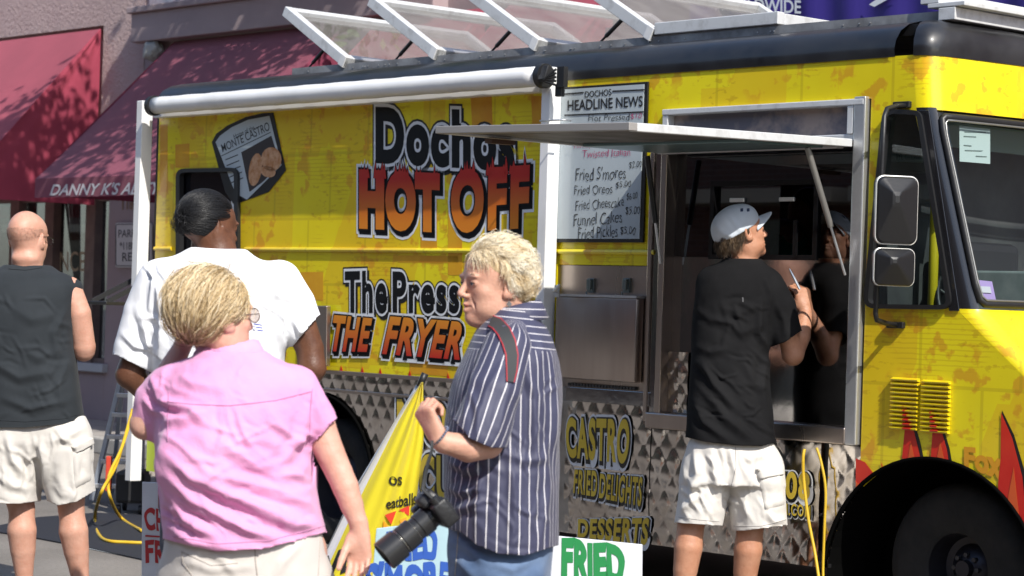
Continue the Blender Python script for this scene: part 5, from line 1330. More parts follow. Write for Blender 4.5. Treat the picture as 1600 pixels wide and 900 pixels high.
# ---- hair of separate strands
def hairmat(name, cols, rough=.45):
    m, nt, b = nodes(name); at = N(nt, 'Attribute', attribute_name='tone'); cr = N(nt, 'ValToRGB')
    cr.color_ramp.elements[0].color = (*cols[0], 1); cr.color_ramp.elements[1].color = (*cols[-1], 1)
    for i, c in enumerate(cols[1:-1]): el = cr.color_ramp.elements.new((i + 1) / (len(cols) - 1)); el.color = (*c, 1)
    L(nt, at.outputs['Fac'], cr.inputs['Fac']); L(nt, cr.outputs[0], b.inputs['Base Color']); b.inputs['Roughness'].default_value = rough; b.inputs['Specular IOR Level'].default_value = .35
    b.inputs['Anisotropic'].default_value = .3; return m
def strands(roots, fn, n_seg, width, m, parent, name='hair', seed=1, tone=None):
    """roots (n,3); fn(root, t array, rng) -> points; three-sided tapering tubes in one mesh"""
    r = np.random.default_rng(seed); V = []; Fq = []; T = []; b = 0
    ts = np.linspace(0, 1, n_seg)
    for i, q in enumerate(roots):
        P = fn(q, ts, r); tn = np.gradient(P, axis=0); tn /= np.maximum(np.linalg.norm(tn, axis=1), 1e-9)[:, None]
        ref = nrm(np.cross(tn[0], r.normal(size=3))); x = np.cross(tn, np.cross(ref, tn)); x /= np.maximum(np.linalg.norm(x, axis=1), 1e-9)[:, None]; y = np.cross(tn, x)
        w = width * (1 - .75 * ts ** 2) * r.uniform(.7, 1.3)
        for a in (0, 2.094, 4.189): V.append(P + (x * math.cos(a) + y * math.sin(a)) * w[:, None])
        tv = np.clip((tone(q, P, r) if tone is not None else r.uniform(0, 1)), 0, 1); T += [np.full(n_seg * 3, tv)]
        for k in range(3):
            k2 = (k + 1) % 3; ii = np.arange(n_seg - 1); Fq.append(np.stack([b + k * n_seg + ii, b + k2 * n_seg + ii, b + k2 * n_seg + ii + 1, b + k * n_seg + ii + 1], 1))
        b += 3 * n_seg
    V = np.concatenate(V); me = to_mesh(V, np.concatenate(Fq), name); a = me.attributes.new('tone', 'FLOAT', 'POINT'); a.data.foreach_set('value', np.concatenate(T).astype(np.float32))
    return put(name, me, m, parent, True)
def scalp(H, n, zone, seed=1, rr=(.076, .098, .092), c0=(0, -.018, .035)):
    r = np.random.default_rng(seed); out = []
    while len(out) < n:
        d = nrm(r.normal(size=3))
        if zone(d): out.append((H.p(c0[0] + d[0] * rr[0], c0[1] + d[1] * rr[1], c0[2] + d[2] * rr[2]), d))
    return out

# ---- hands: a palm and five jointed fingers, all in the limb's field
def hand_solids(F_, wrist, d, n, side, curl=(.35, .4, .45, .5, .3), size=1.0, spread=.10, thumb_out=.6, thumb_curl=.3):
    """wrist point, d towards the fingertips, n out of the back of the hand, side=+1 when the thumb is on +cross(d,n)"""
    s = size; d = nrm(d); n = nrm(n - d * (np.asarray(n, float) @ d)); t = np.cross(d, n) * side     # t = thumb side
    P = lambda a, b, c: np.asarray(wrist, float) + (d * a + t * b + n * c) * s
    F_.chain([P(-.02, 0, 0), P(.02, 0, 0)], [.024 * s, .027 * s], .01, flat=n, f=.75)
    kn = []
    for i, b in enumerate((.027, .009, -.010, -.027)):
        a = .088 - .004 * abs(i - 1) - (.006 if i == 3 else 0); kn.append(P(a, b, .002))
        F_.cone(P(.018, b * .55, .0), kn[i], .016 * s, .0115 * s, .014 * s, flat=n, f=.85)
    F_.ell(P(.035, .022, -.010), (.018 * s, .03 * s, .014 * s), np.array([t, d, n]), .012 * s)                # ball of the thumb
    ln = ((.042, .026, .020), (.046, .030, .021), (.043, .028, .020), (.034, .021, .018))
    for i in range(4):
        ang = 0; q = kn[i]; b = t * (spread * (1.5 - i) / 1.5 * .5); c = curl[i]; r0 = (.0098, .0098, .0092, .0082)[i] * s
        for j, l in enumerate(ln[i]):
            ang += c * (1.0, 1.25, .9)[j]; dr = nrm((d + b) * math.cos(ang) - n * math.sin(ang)); e = q + dr * l * s
            F_.cone(q, e, r0 * (1 - .09 * j), r0 * (1 - .09 * (j + 1)), .0022 * s); q = e
    q = P(.022, .026, -.008); dr = nrm(d * .75 + t * thumb_out - n * .35)
    for j, l in enumerate((.040, .032, .026)):
        e = q + dr * l * s; F_.cone(q, e, (.0135, .0118, .0105)[j] * s, (.0118, .0105, .0085)[j] * s, .004 * s); q = e; dr = nrm(dr + (-n * .5 - t * .6 + d * .2) * thumb_curl)
    return P
def shoe(parent, heel, fwd, m, sole, L_=.27):
    fwd = nrm((fwd[0], fwd[1], 0)); side = np.array([-fwd[1], fwd[0], 0]); h = np.array(heel, float)
    F_ = Field(h - .35, h + .35, .007)
    F_.cone(h + fwd * .03 + Z_ * .06, h + fwd * .16 + Z_ * .05, .045, .045, .01); F_.cone(h + fwd * .12 + Z_ * .045, h + fwd * (L_ - .05) + Z_ * .038, .046, .036, .02); F_.cone(h + fwd * .04 + Z_ * .06, h + fwd * .03 + Z_ * .068, .044, .040, .015)
    F_.cut(h + Z_ * .018, -Z_); V, F = F_.mesh(1); o = put('shoe', to_mesh(V, F), m, parent, True)
    pts = [h + fwd * (a * L_) + side * (b * .047) for a, b in ((-.08, 0), (0, .7), (.3, .8), (.6, 1), (.85, .8), (.98, 0), (.85, -.8), (.6, -1), (.3, -.8), (0, -.7))]
    MB().prism([p + Z_ * .002 for p in pts], Z_ * .022).put('sole', sole, o, bevel=.004); return o

# ================================================================ people
from mathutils.bvhtree import BVHTree
class PersonKit:
    def __init__(s, label, D, foot_px, group=None):
        s.D = D; s.m = D / FPX; s.root = thing('person', label, 'person', GPd(foot_px, D), group)
    def P(s, x, y, dy=0.0):
        return W(x, y, s.D) + np.array([0, dy, 0])
    def rows(s, F_, rows, p=2.3, k=.01, yaw=0.0, op='add'):
        """rows: (y px, left px, right px, half depth m, centre depth offset m)"""
        zs, cx, cy, rx, ry = [], [], [], [], []
        for r in rows:
            y, a, b, t = r[:4]; o = r[4] if len(r) > 4 else 0; q = s.P((a + b) / 2, y, o)
            zs.append(q[2]); cx.append(q[0]); cy.append(q[1]); rx.append((b - a) / 2 * s.m); ry.append(t)
        return F_.loft(zs, cx, cy, rx, ry, p, k, yaw, op)
    def field(s, x0, y0, x1, y1, d0, d1, h):
        a, b = s.P(x0, y1), s.P(x1, y0); return Field((a[0] - .02, a[1] + d0, a[2] - .02), (b[0] + .02, a[1] + d1, b[2] + .02), h)
    def chain(s, F_, pts, rs, k=.01, **kw):
        """pts (px, py, dy); radii px"""
        F_.chain([s.P(*p) for p in pts], [r * s.m for r in rs], k, **kw); return F_
def GPd(px, D):
    q = W(px, 470, D); return (q[0], q[1], 0)
class Surf:
    def __init__(s, V, F): s.t = BVHTree.FromPolygons(V.tolist(), F.tolist())
    def hit(s, px, py, off=0.0):
        r = ray(px, py); l = Vector(r / np.linalg.norm(r)); loc, n, i, d = s.t.ray_cast(Vector(CAM), l)
        if loc is None: return None
        if n.dot(l) > 0: n = -n
        return np.array(loc + n * off)
def seam(surf, pts, m, parent, name='seam', r=.0012, n=24, off=.0005):
    """thin raised thread laid on the cloth"""
    pts = np.array(pts, float); cum = np.r_[0, np.cumsum(np.linalg.norm(np.diff(pts, axis=0), axis=1))]; out = []
    for t in np.linspace(0, cum[-1], n):
        q = surf.hit(np.interp(t, cum, pts[:, 0]), np.interp(t, cum, pts[:, 1]), off)
        if q is not None: out.append(q)
    if len(out) > 2: return MB().tube(out, r, 5).put(name, m, parent, True)
def patch(surf, poly, m, parent, name, off=.003, n=10, thick=.002):
    """cloth patch (pocket, flap) laid over a garment: px quad TL, TR, BR, BL"""
    TL, TR, BR, BL = [np.array(q, float) for q in poly]; g = []; 
    for j in range(n + 1):
        for i in range(n + 1):
            a, b = i / n, j / n; q = (TL * (1 - a) + TR * a) * (1 - b) + (BL * (1 - a) + BR * a) * b; e = min(i, j, n - i, n - j); h = surf.hit(q[0], q[1], off if e > 0 else -.002)
            if h is None: return None
            g.append(h)
    return MB().add(g, [(j * (n + 1) + i, j * (n + 1) + i + 1, (j + 1) * (n + 1) + i + 1, (j + 1) * (n + 1) + i) for j in range(n) for i in range(n)]).put(name, m, parent, True)
def lower_body(K, F_, hips, knees, ankles, rt=.075, rc=.052):
    """bare legs from hip to ankle, one field"""
    for h, k_, a in zip(hips, knees, ankles):
        h, k_, a = map(lambda q: np.array(q, float), (h, k_, a))
        mid = k_ + (a - k_) * .30 + np.array([0, -.014, 0]); lo = a + (mid - a) * .22
        F_.chain([h, h + (k_ - h) * .6, k_, k_ + (mid - k_) * .4, mid, mid + (lo - mid) * .5, lo, a, a - Z_ * .03], [rt, rt * .84, rt * .70, rt * .68, rc * 1.0, rc * .86, rc * .66, rc * .58, rc * .7], .01)
SOLE = mat('shoe_sole', (.5, .49, .47), .7); SHOEW = mat('white_trainer', (.6, .6, .58), .6); SHOEB = mat('brown_sandal', (.12, .07, .04), .6)

# ---------------------------------------------------------------- the woman in the pink shirt, back to the camera
def pink_woman():
    K = PersonKit('woman in pink short-sleeved shirt and white trousers, back turned, blond bob and glasses', 6.0, 385)
    P = K.P; R = K.root; SK_ = skin('fair_skin', (.68, .40, .31), (.60, .31, .23))
    H = HeadFrame(P(333, 497, .0), (.74, .66, .06), (-.06, 0, 1), 1.0)
    Fh = K.field(255, 400, 425, 585, -.16, .18, .003); head_solids(Fh, H, fat=.008, jaw=1.12)
    K.chain(Fh, [(345, 520, .0), (352, 560, .02), (355, 590, .03)], [33, 33, 38], .02)
    hv = Fh.mesh(2)
    parts = [hv]
    # hanging arm with its hand, palm to the camera
    Fa = K.field(465, 620, 610, 925, -.16, .12, .0036)
    K.chain(Fa, [(488, 640, .0), (508, 690, -.01), (531, 738, -.02), (541, 760, -.025), (551, 788, -.03), (560, 812, -.035), (563, 826, -.035)], [29, 24.5, 21, 20.5, 18, 14.5, 13.5], .02)
    hand_solids(Fa, P(563, 828, -.035), (.03, -.10, -1), (.20, 1, -.1), -1, curl=(.42, .36, .30, .42), size=.88, thumb_out=.22, thumb_curl=.05, spread=.06)
    parts.append(Fa.mesh(1))
    # raised arm folded up to the ear
    Fb = K.field(190, 480, 320, 720, -.10, .28, .0045)
    K.chain(Fb, [(250, 610, .0), (224, 664, .03)], [24, 22], .02); K.chain(Fb, [(224, 664, .03), (240, 610, .10), (272, 545, .14)], [22, 22, 15], .02)
    hand_solids(Fb, P(272, 545, .14), (.35, -.1, .9), (-.8, .4, .3), 1, curl=(.5, .5, .55, .6), size=.95)
    parts.append(Fb.mesh(1))
    # trunk and legs below the clothes
    Ft = Field(P(230, 1300)[:] - np.array([.1, .3, .2]), P(540, 560) + np.array([.1, .3, 0]), .012)
    K.rows(Ft, [(575, 300, 430, .10), (640, 262, 475, .13), (760, 262, 482, .15), (860, 272, 498, .16), (930, 275, 495, .16)], k=0)
    hx, hy = P(385, 900)[:2]
    lower_body(K, Ft, [(hx - .11, hy, .74), (hx + .11, hy, .74)], [(hx - .11, hy, .44), (hx + .11, hy, .44)], [(hx - .11, hy, .09), (hx + .11, hy, .09)], .10, .06)
    parts.append(Ft.mesh(1))
    body = put('body', to_mesh(*joinVF(parts)), SK_, R, True); eyes(H, R)
    # shirt
    PK = cloth('pink_cotton', (.74, .35, .57), (.68, .29, .51), weave=260, wb=.5, wr=.35, wrs=16, sheen=.25)
    Fs = K.field(192, 528, 545, 885, -.30, .30, .0058)
    K.rows(Fs, [(548, 318, 406, .068), (562, 292, 436, .10, .01), (578, 262, 468, .135, .015), (600, 246, 488, .155, .01), (640, 244, 494, .175), (690, 242, 488, .190), (740, 246, 490, .200), (790, 252, 500, .21), (830, 256, 508, .215), (868, 258, 512, .22)], p=2.25, k=0)
    K.chain(Fs, [(462, 606, 0), (484, 640, -.01), (503, 668, -.015)], [36, 33, 30], .035)
    K.chain(Fs, [(262, 605, 0), (240, 628, .02), (232, 660, .035)], [34, 33, 29], .035)
    Fs.ell(P(330, 720, -.15), (.12, .06, .10), None, .06)
    # open sleeves and hem
    a, b = P(503, 668, -.015), P(484, 640, -.01); d = nrm(a - b); Fs.cone(a + d * .012, a + d * .10, .040, .045, 0, op='sub')
    V, F = Fs.mesh(1)
    C = [([(250, 700), (300, 745), (400, 790), (510, 835)], 15, .016), ([(250, 735), (300, 780), (380, 825), (440, 842)], 12, .012), ([(345, 690), (390, 720), (440, 735)], 12, .009), ([(262, 680), (330, 740), (430, 765), (508, 800)], 12, .010),
         ([(258, 770), (290, 812), (340, 842)], 9, .009), ([(355, 640), (362, 668), (376, 700)], 6, .006), ([(368, 640), (385, 690), (430, 730)], 8, .006), ([(352, 640), (350, 680), (335, 715)], 8, .005), ([(480, 640), (470, 690), (440, 720)], 10, .009), ([(262, 625), (300, 640), (320, 660)], 9, .008), ([(255, 660), (290, 655), (325, 640)], 9, .010),
         ([(238, 600), (250, 625), (285, 640)], 8, .010), ([(222, 620), (240, 640), (262, 648)], 8, .008), ([(500, 700), (470, 740), (420, 745)], 11, .009), ([(420, 700), (460, 690), (495, 670)], 9, .006), ([(280, 585), (300, 600), (350, 606)], 9, .004), ([(245, 590), (262, 575), (300, 566)], 8, .005), ([(480, 600), (498, 640), (505, 665)], 8, .006),
         ([(420, 640), (450, 680), (490, 700)], 10, .006), ([(258, 820), (300, 848), (360, 856)], 8, .006), ([(400, 800), (460, 822), (510, 815)], 9, .007)]
    C = [(p, w * 1.1, a * 1.3) for p, w, a in C] + auto(255, 650, 505, 840, 44, 24, 3, (4, 8), (.002, .006), (30, 90)) + auto(250, 580, 500, 650, 14, 60, 4, (3, 6), (.001, .003)) + auto(205, 590, 260, 670, 8, 50, 6, (3, 6), (.002, .005), (15, 35))
    V = folds(V, F, C, noise=[(.0018, 26, 4, (1, 1, .8)), (.0010, 70, 5, (1, 1, 1))])
    V, keep = clip_hem(V, F, K.m, hem2((ALWAYS, hemline([255, 285, 340, 420, 510], [842, 850, 862, 856, 831])), (lambda x, y: (x > 488) & (y < 760), hemline([480, 500, 530], [697, 684, 646]))))
    S = Surf(V, F); sh = put('shirt', to_mesh(V, F, keep=keep), PK, R, True)
    m_ = sh.modifiers.new('thickness', 'SOLIDIFY'); m_.thickness = .003; m_.offset = -1
    TH = cloth('pink_thread', (.56, .24, .43))
    seam(S, [(262, 628), (300, 632), (360, 634), (430, 626), (486, 612)], TH, sh, 'yoke_seam', .0016, 50); seam(S, [(488, 608), (484, 650), (484, 690)], TH, sh, 'sleeve_seam', .0016); seam(S, [(264, 612), (262, 650), (262, 690)], TH, sh, 'sleeve_seam', .0014)
    seam(S, [(270, 838), (340, 850), (420, 845), (506, 822)], TH, sh, 'hem_stitch', .0011, 50)
    # collar: a folded band round the neck
    g = MB(); n = 36; rings = []
    for j, (dz, dr) in enumerate(((.000, .004), (.020, .000), (.034, .003), (.034, .009), (.016, .022), (-.012, .034), (-.016, .030))):
        row = []
        for i in range(n + 1):
            a_ = math.radians(-150 + 300 * i / n) + math.pi * 1.5; c_ = P(356, 556, .02)
            rx, ry = .066 + dr, .060 + dr; wob = .003 * math.sin(i * 1.3 + j)
            row.append(c_ + np.array([math.cos(a_) * (rx + wob), math.sin(a_) * (ry + wob), dz + .010 * math.cos(a_) + .003 * math.sin(i * .8)]))
        rings.append(row)
    g.add([q for r in rings for q in r], [(a * (n + 1) + b, a * (n + 1) + b + 1, (a + 1) * (n + 1) + b + 1, (a + 1) * (n + 1) + b) for a in range(len(rings) - 1) for b in range(n)])
    g.put('collar', PK, sh, True)
    # trousers
    TR_ = cloth('white_twill', (.62, .58, .54), (.54, .50, .46), weave=500, wb=.2, wr=.25, wrs=10)
    Fp = Field(P(245, 1250)[:] - np.array([.08, .28, -.15]), P(530, 800) + np.array([.08, .28, 0]), .008)
    K.rows(Fp, [(805, 268, 500, .185), (850, 261, 508, .195), (900, 258, 512, .20), (960, 258, 512, .20), (1000, 262, 508, .19)], p=2.4, k=0)
    for q in (-1, 1): Fp.cone((hx + q * .11, hy, .66), (hx + q * .115, hy, .40), .125, .10, .02); Fp.cone((hx + q * .115, hy, .40), (hx + q * .115, hy, .08), .10, .085, .02)
    Fp.cut((0, 0, .07), (0, 0, -1)); V, F = Fp.mesh(1)
    V = folds(V, F, [([(275, 870), (330, 890), (400, 885)], 9, .006), ([(300, 850), (350, 875), (372, 905)], 8, .005), ([(470, 850), (440, 880), (430, 905)], 9, .006), ([(270, 905), (300, 880), (310, 860)], 8, .005)], noise=[(.003, 18, 8, (1, 1, .7))])
    S = Surf(V, F); tr = put('trousers', to_mesh(V, F), TR_, R, True)
    th = cloth('tan_thread', (.40, .36, .32)); seam(S, [(398, 846), (399, 875), (402, 899)], th, tr, 'seam', .0015); seam(S, [(284, 862), (286, 880), (300, 899)], th, tr, 'pocket_seam', .0013); seam(S, [(284, 862), (330, 884), (372, 880)], th, tr, 'pocket_seam', .0013); seam(S, [(500, 838), (497, 899)], th, tr, 'seam', .0013)
    for q in (-1, 1): shoe(R, (hx + q * .11, hy - .05, 0), (q * .15, 1), SHOEW, SOLE)
    # hair: layered blond bob, swept back and down, lifted at the crown
    HM = hairmat('blond_hair', [(.14, .085, .04), (.34, .23, .11), (.60, .44, .23), (.82, .65, .40), (.93, .81, .58)])
    Fc = K.field(250, 395, 420, 560, -.16, .16, .0045)
    Fc.ell(H.p(0, -.028, .034), (.080, .092, .088), H.B, 0); Fc.ell(H.p(0, -.055, -.010), (.064, .045, .050), H.B, .03); Fc.ell(H.p(0, .015, .066), (.066, .062, .048), H.B, .03)
    for q in (-1, 1): Fc.ell(H.p(q * .090, .035, -.03), (.03, .055, .055), H.B, .01, op='sub')
    Vc, F2_ = Fc.mesh(2); cm = to_mesh(Vc, F2_); at_ = cm.attributes.new('tone', 'FLOAT', 'POINT'); at_.data.foreach_set('value', np.full(len(cm.vertices), .22, np.float32))
    hair = put('hair', cm, HM, R, True)
    def zone(d): return not (d[1] > .62 and d[2] < .35) and not (d[1] > .15 and d[2] < -.02) and d[2] > -.72
    rts = scalp(H, 8000, zone, 3, rr=(.081, .100, .093))
    def fn(q, ts, r):
        p0, d = q; L_ = r.uniform(.085, .15); g0 = np.array([d[0] * .25, -.62 - .3 * (d[1] > .2), -1.0]) + r.normal(size=3) * .17
        P_ = [np.array(d)]; cur = np.array(d); rad = 1.0; out = [p0]; lift = r.uniform(.05, .22) * (1 if d[2] > .1 else .5) + (.16 if r.random() < .04 else 0)
        for t in ts[1:]:
            tang = g0 - cur * (g0 @ cur); tang = nrm(tang); cur = nrm(cur + tang * (L_ / .09) / (len(ts) - 1)); rad = 1 + lift * math.sin(math.pi * min(t * .8, 1)) + .03
            c = np.array([cur[0] * .080 * rad, cur[1] * .098 * rad - .018, cur[2] * .091 * rad + .035])
            if c[2] < -.095: c[2] = -.095 - (c[2] + .095) * .2
            out.append(H.p(*c) + r.normal(size=3) * .0011)
        return np.array(out)
    def tone(q, P_, r):
        d = q[1]; clump = .5 + .5 * math.sin(d[0] * 17 + d[1] * 9) * math.sin(d[1] * 13 + d[2] * 6); clump = .5 * clump + .5 * (.5 + .5 * math.sin(d[0] * 41 + 3 * d[2])); clump = clump ** 1.5; return .12 + .95 * clump + .20 * max(d[2], -.6) + r.normal() * .20
    strands(rts, fn, 9, .00095, HM, hair, 'strands', 2, tone)
    fl = [(H.p(.01 * i - .02, -.02 + .02 * math.sin(i * 2.3), .125), np.array([0, 0, 1.0])) for i in range(16)]
    def ff(q, ts, r):
        e = H.r * r.uniform(-.02, .06) + H.u * r.uniform(.02, .045) + H.f * r.uniform(-.02, .05); return np.array([q[0] + e * t + H.r * .03 * t * t - H.u * .02 * t * t for t in ts])
    strands(fl, ff, 7, .0007, HM, hair, 'flyaway_strands', 5)
    # spectacles
    gm = mat('wire_metal', (.25, .20, .17), .3, metal=.8); gs = MB()
    for q in (-1, 1):
        c = H.p(q * .033, .108, .002); gs.tube([c + (H.r * math.cos(t) * .0235 + H.u * math.sin(t) * .019) for t in np.linspace(0, 2 * math.pi, 20)], .0016, 6, cap=False); gs.tube([H.p(q * .056, .106, .006), H.p(q * .074, .09, .006), H.p(q * .080, -.01, .004)], .0014, 6)
    gs.tube([H.p(-.010, .112, .004), H.p(.010, .112, .004)], .0014, 6); eg = gs.put('spectacles', gm, R, True)
    for q in (-1, 1):
        c = H.p(q * .033, .108, .002); MB().prism([c + (H.r * math.cos(t) * .0225 + H.u * math.sin(t) * .018) for t in np.linspace(0, 2 * math.pi, 19)[:-1]], H.f * .001).put('lens', glass_mat('lens_glass', (.86, .80, .76), .03), eg)
pink_woman()

# ---------------------------------------------------------------- the woman in the striped shirt
def stripe_mat():
    m, nt, b = nodes('navy_pinstripe'); uv = N(nt, 'UVMap'); sp = N(nt, 'SeparateXYZ'); L(nt, uv.outputs[0], sp.inputs[0])
    nz = N(nt, 'TexNoise'); nz.inputs['Scale'].default_value = 9; tc = N(nt, 'TexCoord'); L(nt, tc.outputs['Object'], nz.inputs['Vector'])
    a = N(nt, 'Math', operation='MULTIPLY_ADD'); a.inputs[1].default_value = .10; L(nt, nz.outputs['Fac'], a.inputs[0]); L(nt, sp.outputs[0], a.inputs[2])
    f = N(nt, 'Math', operation='FRACT'); L(nt, a.outputs[0], f.inputs[0])
    g = N(nt, 'Math', operation='COMPARE'); g.inputs[1].default_value = .5; g.inputs[2].default_value = .052; L(nt, f.outputs[0], g.inputs[0])
    mx = N(nt, 'Mix', data_type='RGBA'); setc(mx.inputs['A'], (.040, .042, .085)); setc(mx.inputs['B'], (.66, .64, .66)); L(nt, g.outputs[0], mx.inputs['Factor']); L(nt, mx.outputs['Result'], b.inputs['Base Color'])
    b.inputs['Roughness'].default_value = .62; b.inputs['Sheen Weight'].default_value = .1
    n3 = N(nt, 'TexNoise'); n3.inputs['Scale'].default_value = 13; n3.inputs['Detail'].default_value = 4; L(nt, tc.outputs['Object'], n3.inputs['Vector']); b2 = N(nt, 'Bump'); b2.inputs['Strength'].default_value = .3; b2.inputs['Distance'].default_value = .012
    L(nt, n3.outputs['Fac'], b2.inputs['Height']); L(nt, b2.outputs[0], b.inputs['Normal']); return m
def striped_woman():
    K = PersonKit('woman in navy pinstriped shirt and blue jeans with curly white-blond hair, facing left', 6.2, 780)
    P = K.P; R = K.root; SK_ = skin('tanned_fair_skin', (.62, .36, .26), (.52, .27, .19))
    H = HeadFrame(P(774, 446, .02), (-.88, -.46, .0), (.02, 0, 1), .93)
    Fh = K.field(695, 365, 850, 560, -.20, .18, .0027); head_solids(Fh, H, age=1, jaw=.92, mouth=.004, nose=.88)
    K.chain(Fh, [(788, 465, .02), (800, 505, .03), (802, 545, .03)], [28, 26, 40], .02)
    Fh.ell(H.p(0, .030, -.105), (.026, .03, .015), H.B, .03)
    parts = [Fh.mesh(1)]
    # near arm across the body, hand raised at the camera strap
    Fa = K.field(640, 600, 800, 760, -.42, -.02, .0034)
    K.chain(Fa, [(775, 640, -.22), (764, 684, -.24), (735, 690, -.27), (704, 682, -.29), (693, 677, -.295)], [25, 23, 21.5, 16.5, 15], .02)
    wr = P(690, 674, -.295); hand_solids(Fa, wr, (-.42, .10, .75), (-.75, -.62, .0), -1, curl=(1.0, 1.1, 1.15, 1.2), size=.92, thumb_out=.35, thumb_curl=.5)
    parts.append(Fa.mesh(1))
    Ft = Field(P(690, 1300) - np.array([.1, .35, .2]), P(880, 500) + np.array([.1, .35, 0]), .012)
    K.rows(Ft, [(510, 765, 845, .10), (560, 735, 860, .16), (700, 715, 860, .17), (860, 715, 862, .18)], k=0)
    hx, hy = P(784, 900)[:2]
    lower_body(K, Ft, [(hx, hy - .09, .76), (hx + .02, hy + .10, .76)], [(hx, hy - .09, .44), (hx + .02, hy + .10, .44)], [(hx, hy - .09, .09), (hx + .03, hy + .10, .09)], .09, .055)
    parts.append(Ft.mesh(1)); put('body', to_mesh(*joinVF(parts)), SK_, R, True); eyes(H, R, (.10, .14, .18))
    for z_, r_ in ((-.0595, .0042), (-.0745, .0050)): MB().tube([H.p(a * .019, .0955 - .013 * a * a - (.004 if z_ < -.07 else 0), z_ + .002 * a * a) for a in np.linspace(-1, 1, 11)], [r_ * (1 - .75 * a * a) for a in np.linspace(-1, 1, 11)], 8).put('lip', skin('lip_skin', (.50, .18, .15), (.42, .14, .12), .35), R, True)
    lip = skin('lip_skin', (.50, .18, .15), (.42, .14, .12), .35)
    ST = stripe_mat(); SP = .0235
    Fs = K.field(680, 470, 892, 890, -.30, .34, .0055)
    K.rows(Fs, [(484, 776, 828, .075, .03), (500, 756, 846, .12, .03), (520, 742, 860, .17, .03), (550, 728, 872, .205, .02), (600, 706, 879, .21, .01), (650, 696, 878, .21), (700, 692, 874, .215), (760, 693, 873, .225), (820, 696, 874, .23), (872, 700, 873, .235)], p=2.3, k=0)
    V, F = Fs.mesh(1)
    C = [([(815, 560), (835, 620), (835, 700), (842, 760)], 9, .008), ([(860, 545), (868, 620), (864, 700)], 8, .008), ([(745, 720), (750, 770), (742, 830)], 10, .007), ([(800, 700), (805, 780), (800, 860)], 11, .005), ([(872, 600), (866, 680), (874, 760)], 6, .007),
         ([(700, 720), (730, 735), (770, 712)], 9, .010), ([(698, 760), (722, 770), (745, 760)], 9, .008), ([(705, 800), (735, 790), (760, 800)], 9, .006), ([(780, 705), (820, 720), (860, 716)], 10, .005), ([(850, 700), (858, 760), (846, 850)], 8, .007), ([(830, 505), (846, 530), (850, 560)], 7, .004)]
    C = [(p, w, a * 1.4) for p, w, a in C] + auto(700, 600, 870, 850, 40, 80, 13, (3, 7), (.002, .005), (30, 90)) + auto(695, 690, 760, 820, 12, 20, 14, (3, 6), (.003, .007))
    V = folds(V, F, C, noise=[(.0018, 24, 14, (1, 1, .4))]); S = Surf(V, F)
    V, keep = clip_hem(V, F, K.m, hemline([690, 700, 720, 745, 780, 820, 872], [800, 826, 832, 852, 866, 868, 852]))
    me = to_mesh(V, F[keep]); n = len(me.polygons)
    # striping: round the body; across the yoke
    co = np.empty(len(me.vertices) * 3); me.vertices.foreach_get('co', co); co = co.reshape(-1, 3); lv_ = np.empty(len(me.loops), int); me.loops.foreach_get('vertex_index', lv_); lc = co[lv_]
    pc = np.repeat(np.array([lc[i:i + 4].mean(0) for i in range(0, len(lc), 4)]), 4, axis=0)
    c0 = P(786, 650, 0); ang = np.arctan2(lc[:, 1] - c0[1], lc[:, 0] - c0[0]); ang = np.where(ang > 2.2, ang - 2 * math.pi, ang); u = ang * .185 / SP
    lx, ly = projv(pc); vx, vy = projv(lc); seamy = np.interp(lx, [760, 800, 840, 872], [545, 546, 548, 548])
    u = np.where(ly < seamy, (vy + (vx - 800) * -.10) * K.m / (SP * .80), u)
    lay = me.uv_layers.new(name='uv'); lay.data.foreach_set('uv', np.stack([u, lc[:, 2]], 1).ravel())
    sh = put('shirt', me, ST, R, True); m_ = sh.modifiers.new('thickness', 'SOLIDIFY'); m_.thickness = .003; m_.offset = -1
    # near sleeve
    Fv = K.field(700, 495, 830, 730, -.40, .12, .005)
    a, b, c = P(792, 545, -.13), P(772, 610, -.21), P(752, 668, -.24); dd = nrm(c - b)
    Fv.chain([P(800, 530, -.08), a, b, c, c + dd * .02], [.055, .066, .070, .076, .078], .02); 
    V, F = Fv.mesh(1)
    V = folds(V, F, [([(790, 560), (760, 610), (740, 680)], 8, .006), ([(745, 570), (728, 620), (722, 660)], 7, .006), ([(800, 590), (785, 640), (775, 690)], 8, .006), ([(730, 600), (745, 640), (748, 690)], 7, .004)], noise=[(.0022, 26, 9, (1, 1, .5))])
    V, keep = clip_hem(V, F, K.m, hemline([705, 715, 735, 768, 790], [650, 662, 686, 700, 700]))
    me = to_mesh(V, F[keep]); co = np.empty(len(me.vertices) * 3); me.vertices.foreach_get('co', co); co = co.reshape(-1, 3); lv_ = np.empty(len(me.loops), int); me.loops.foreach_get('vertex_index', lv_); lc = co[lv_]
    ax = nrm(c - a); e1 = nrm(np.cross(ax, [0, 1, 0])); e2 = np.cross(ax, e1); q = lc - a; u = np.arctan2(q @ e2, q @ e1); cen = math.atan2(*(lambda w: (w @ e2, w @ e1))(np.array([0, 1.0, 0]))); u = (u - cen) % (2 * math.pi); u = u * .070 / SP
    lay = me.uv_layers.new(name='uv'); lay.data.foreach_set('uv', np.stack([u, lc[:, 2]], 1).ravel())
    sl = put('sleeve', me, ST, sh, True); m_ = sl.modifiers.new('thickness', 'SOLIDIFY'); m_.thickness = .003; m_.offset = -1
    # collar
    g = MB(); n = 36; rings = []
    for j, (dz, dr) in enumerate(((-.01, .006), (.020, .000), (.036, .002), (.036, .008), (.016, .020), (-.012, .032), (-.016, .028))):
        row = []
        for i in range(n + 1):
            a_ = math.radians(-145 + 290 * i / n); c_ = P(801, 498, .03)
            row.append(c_ + np.array([math.cos(a_) * (.066 + dr), math.sin(a_) * (.066 + dr), dz + .018 * math.cos(a_)]))
        rings.append(row)
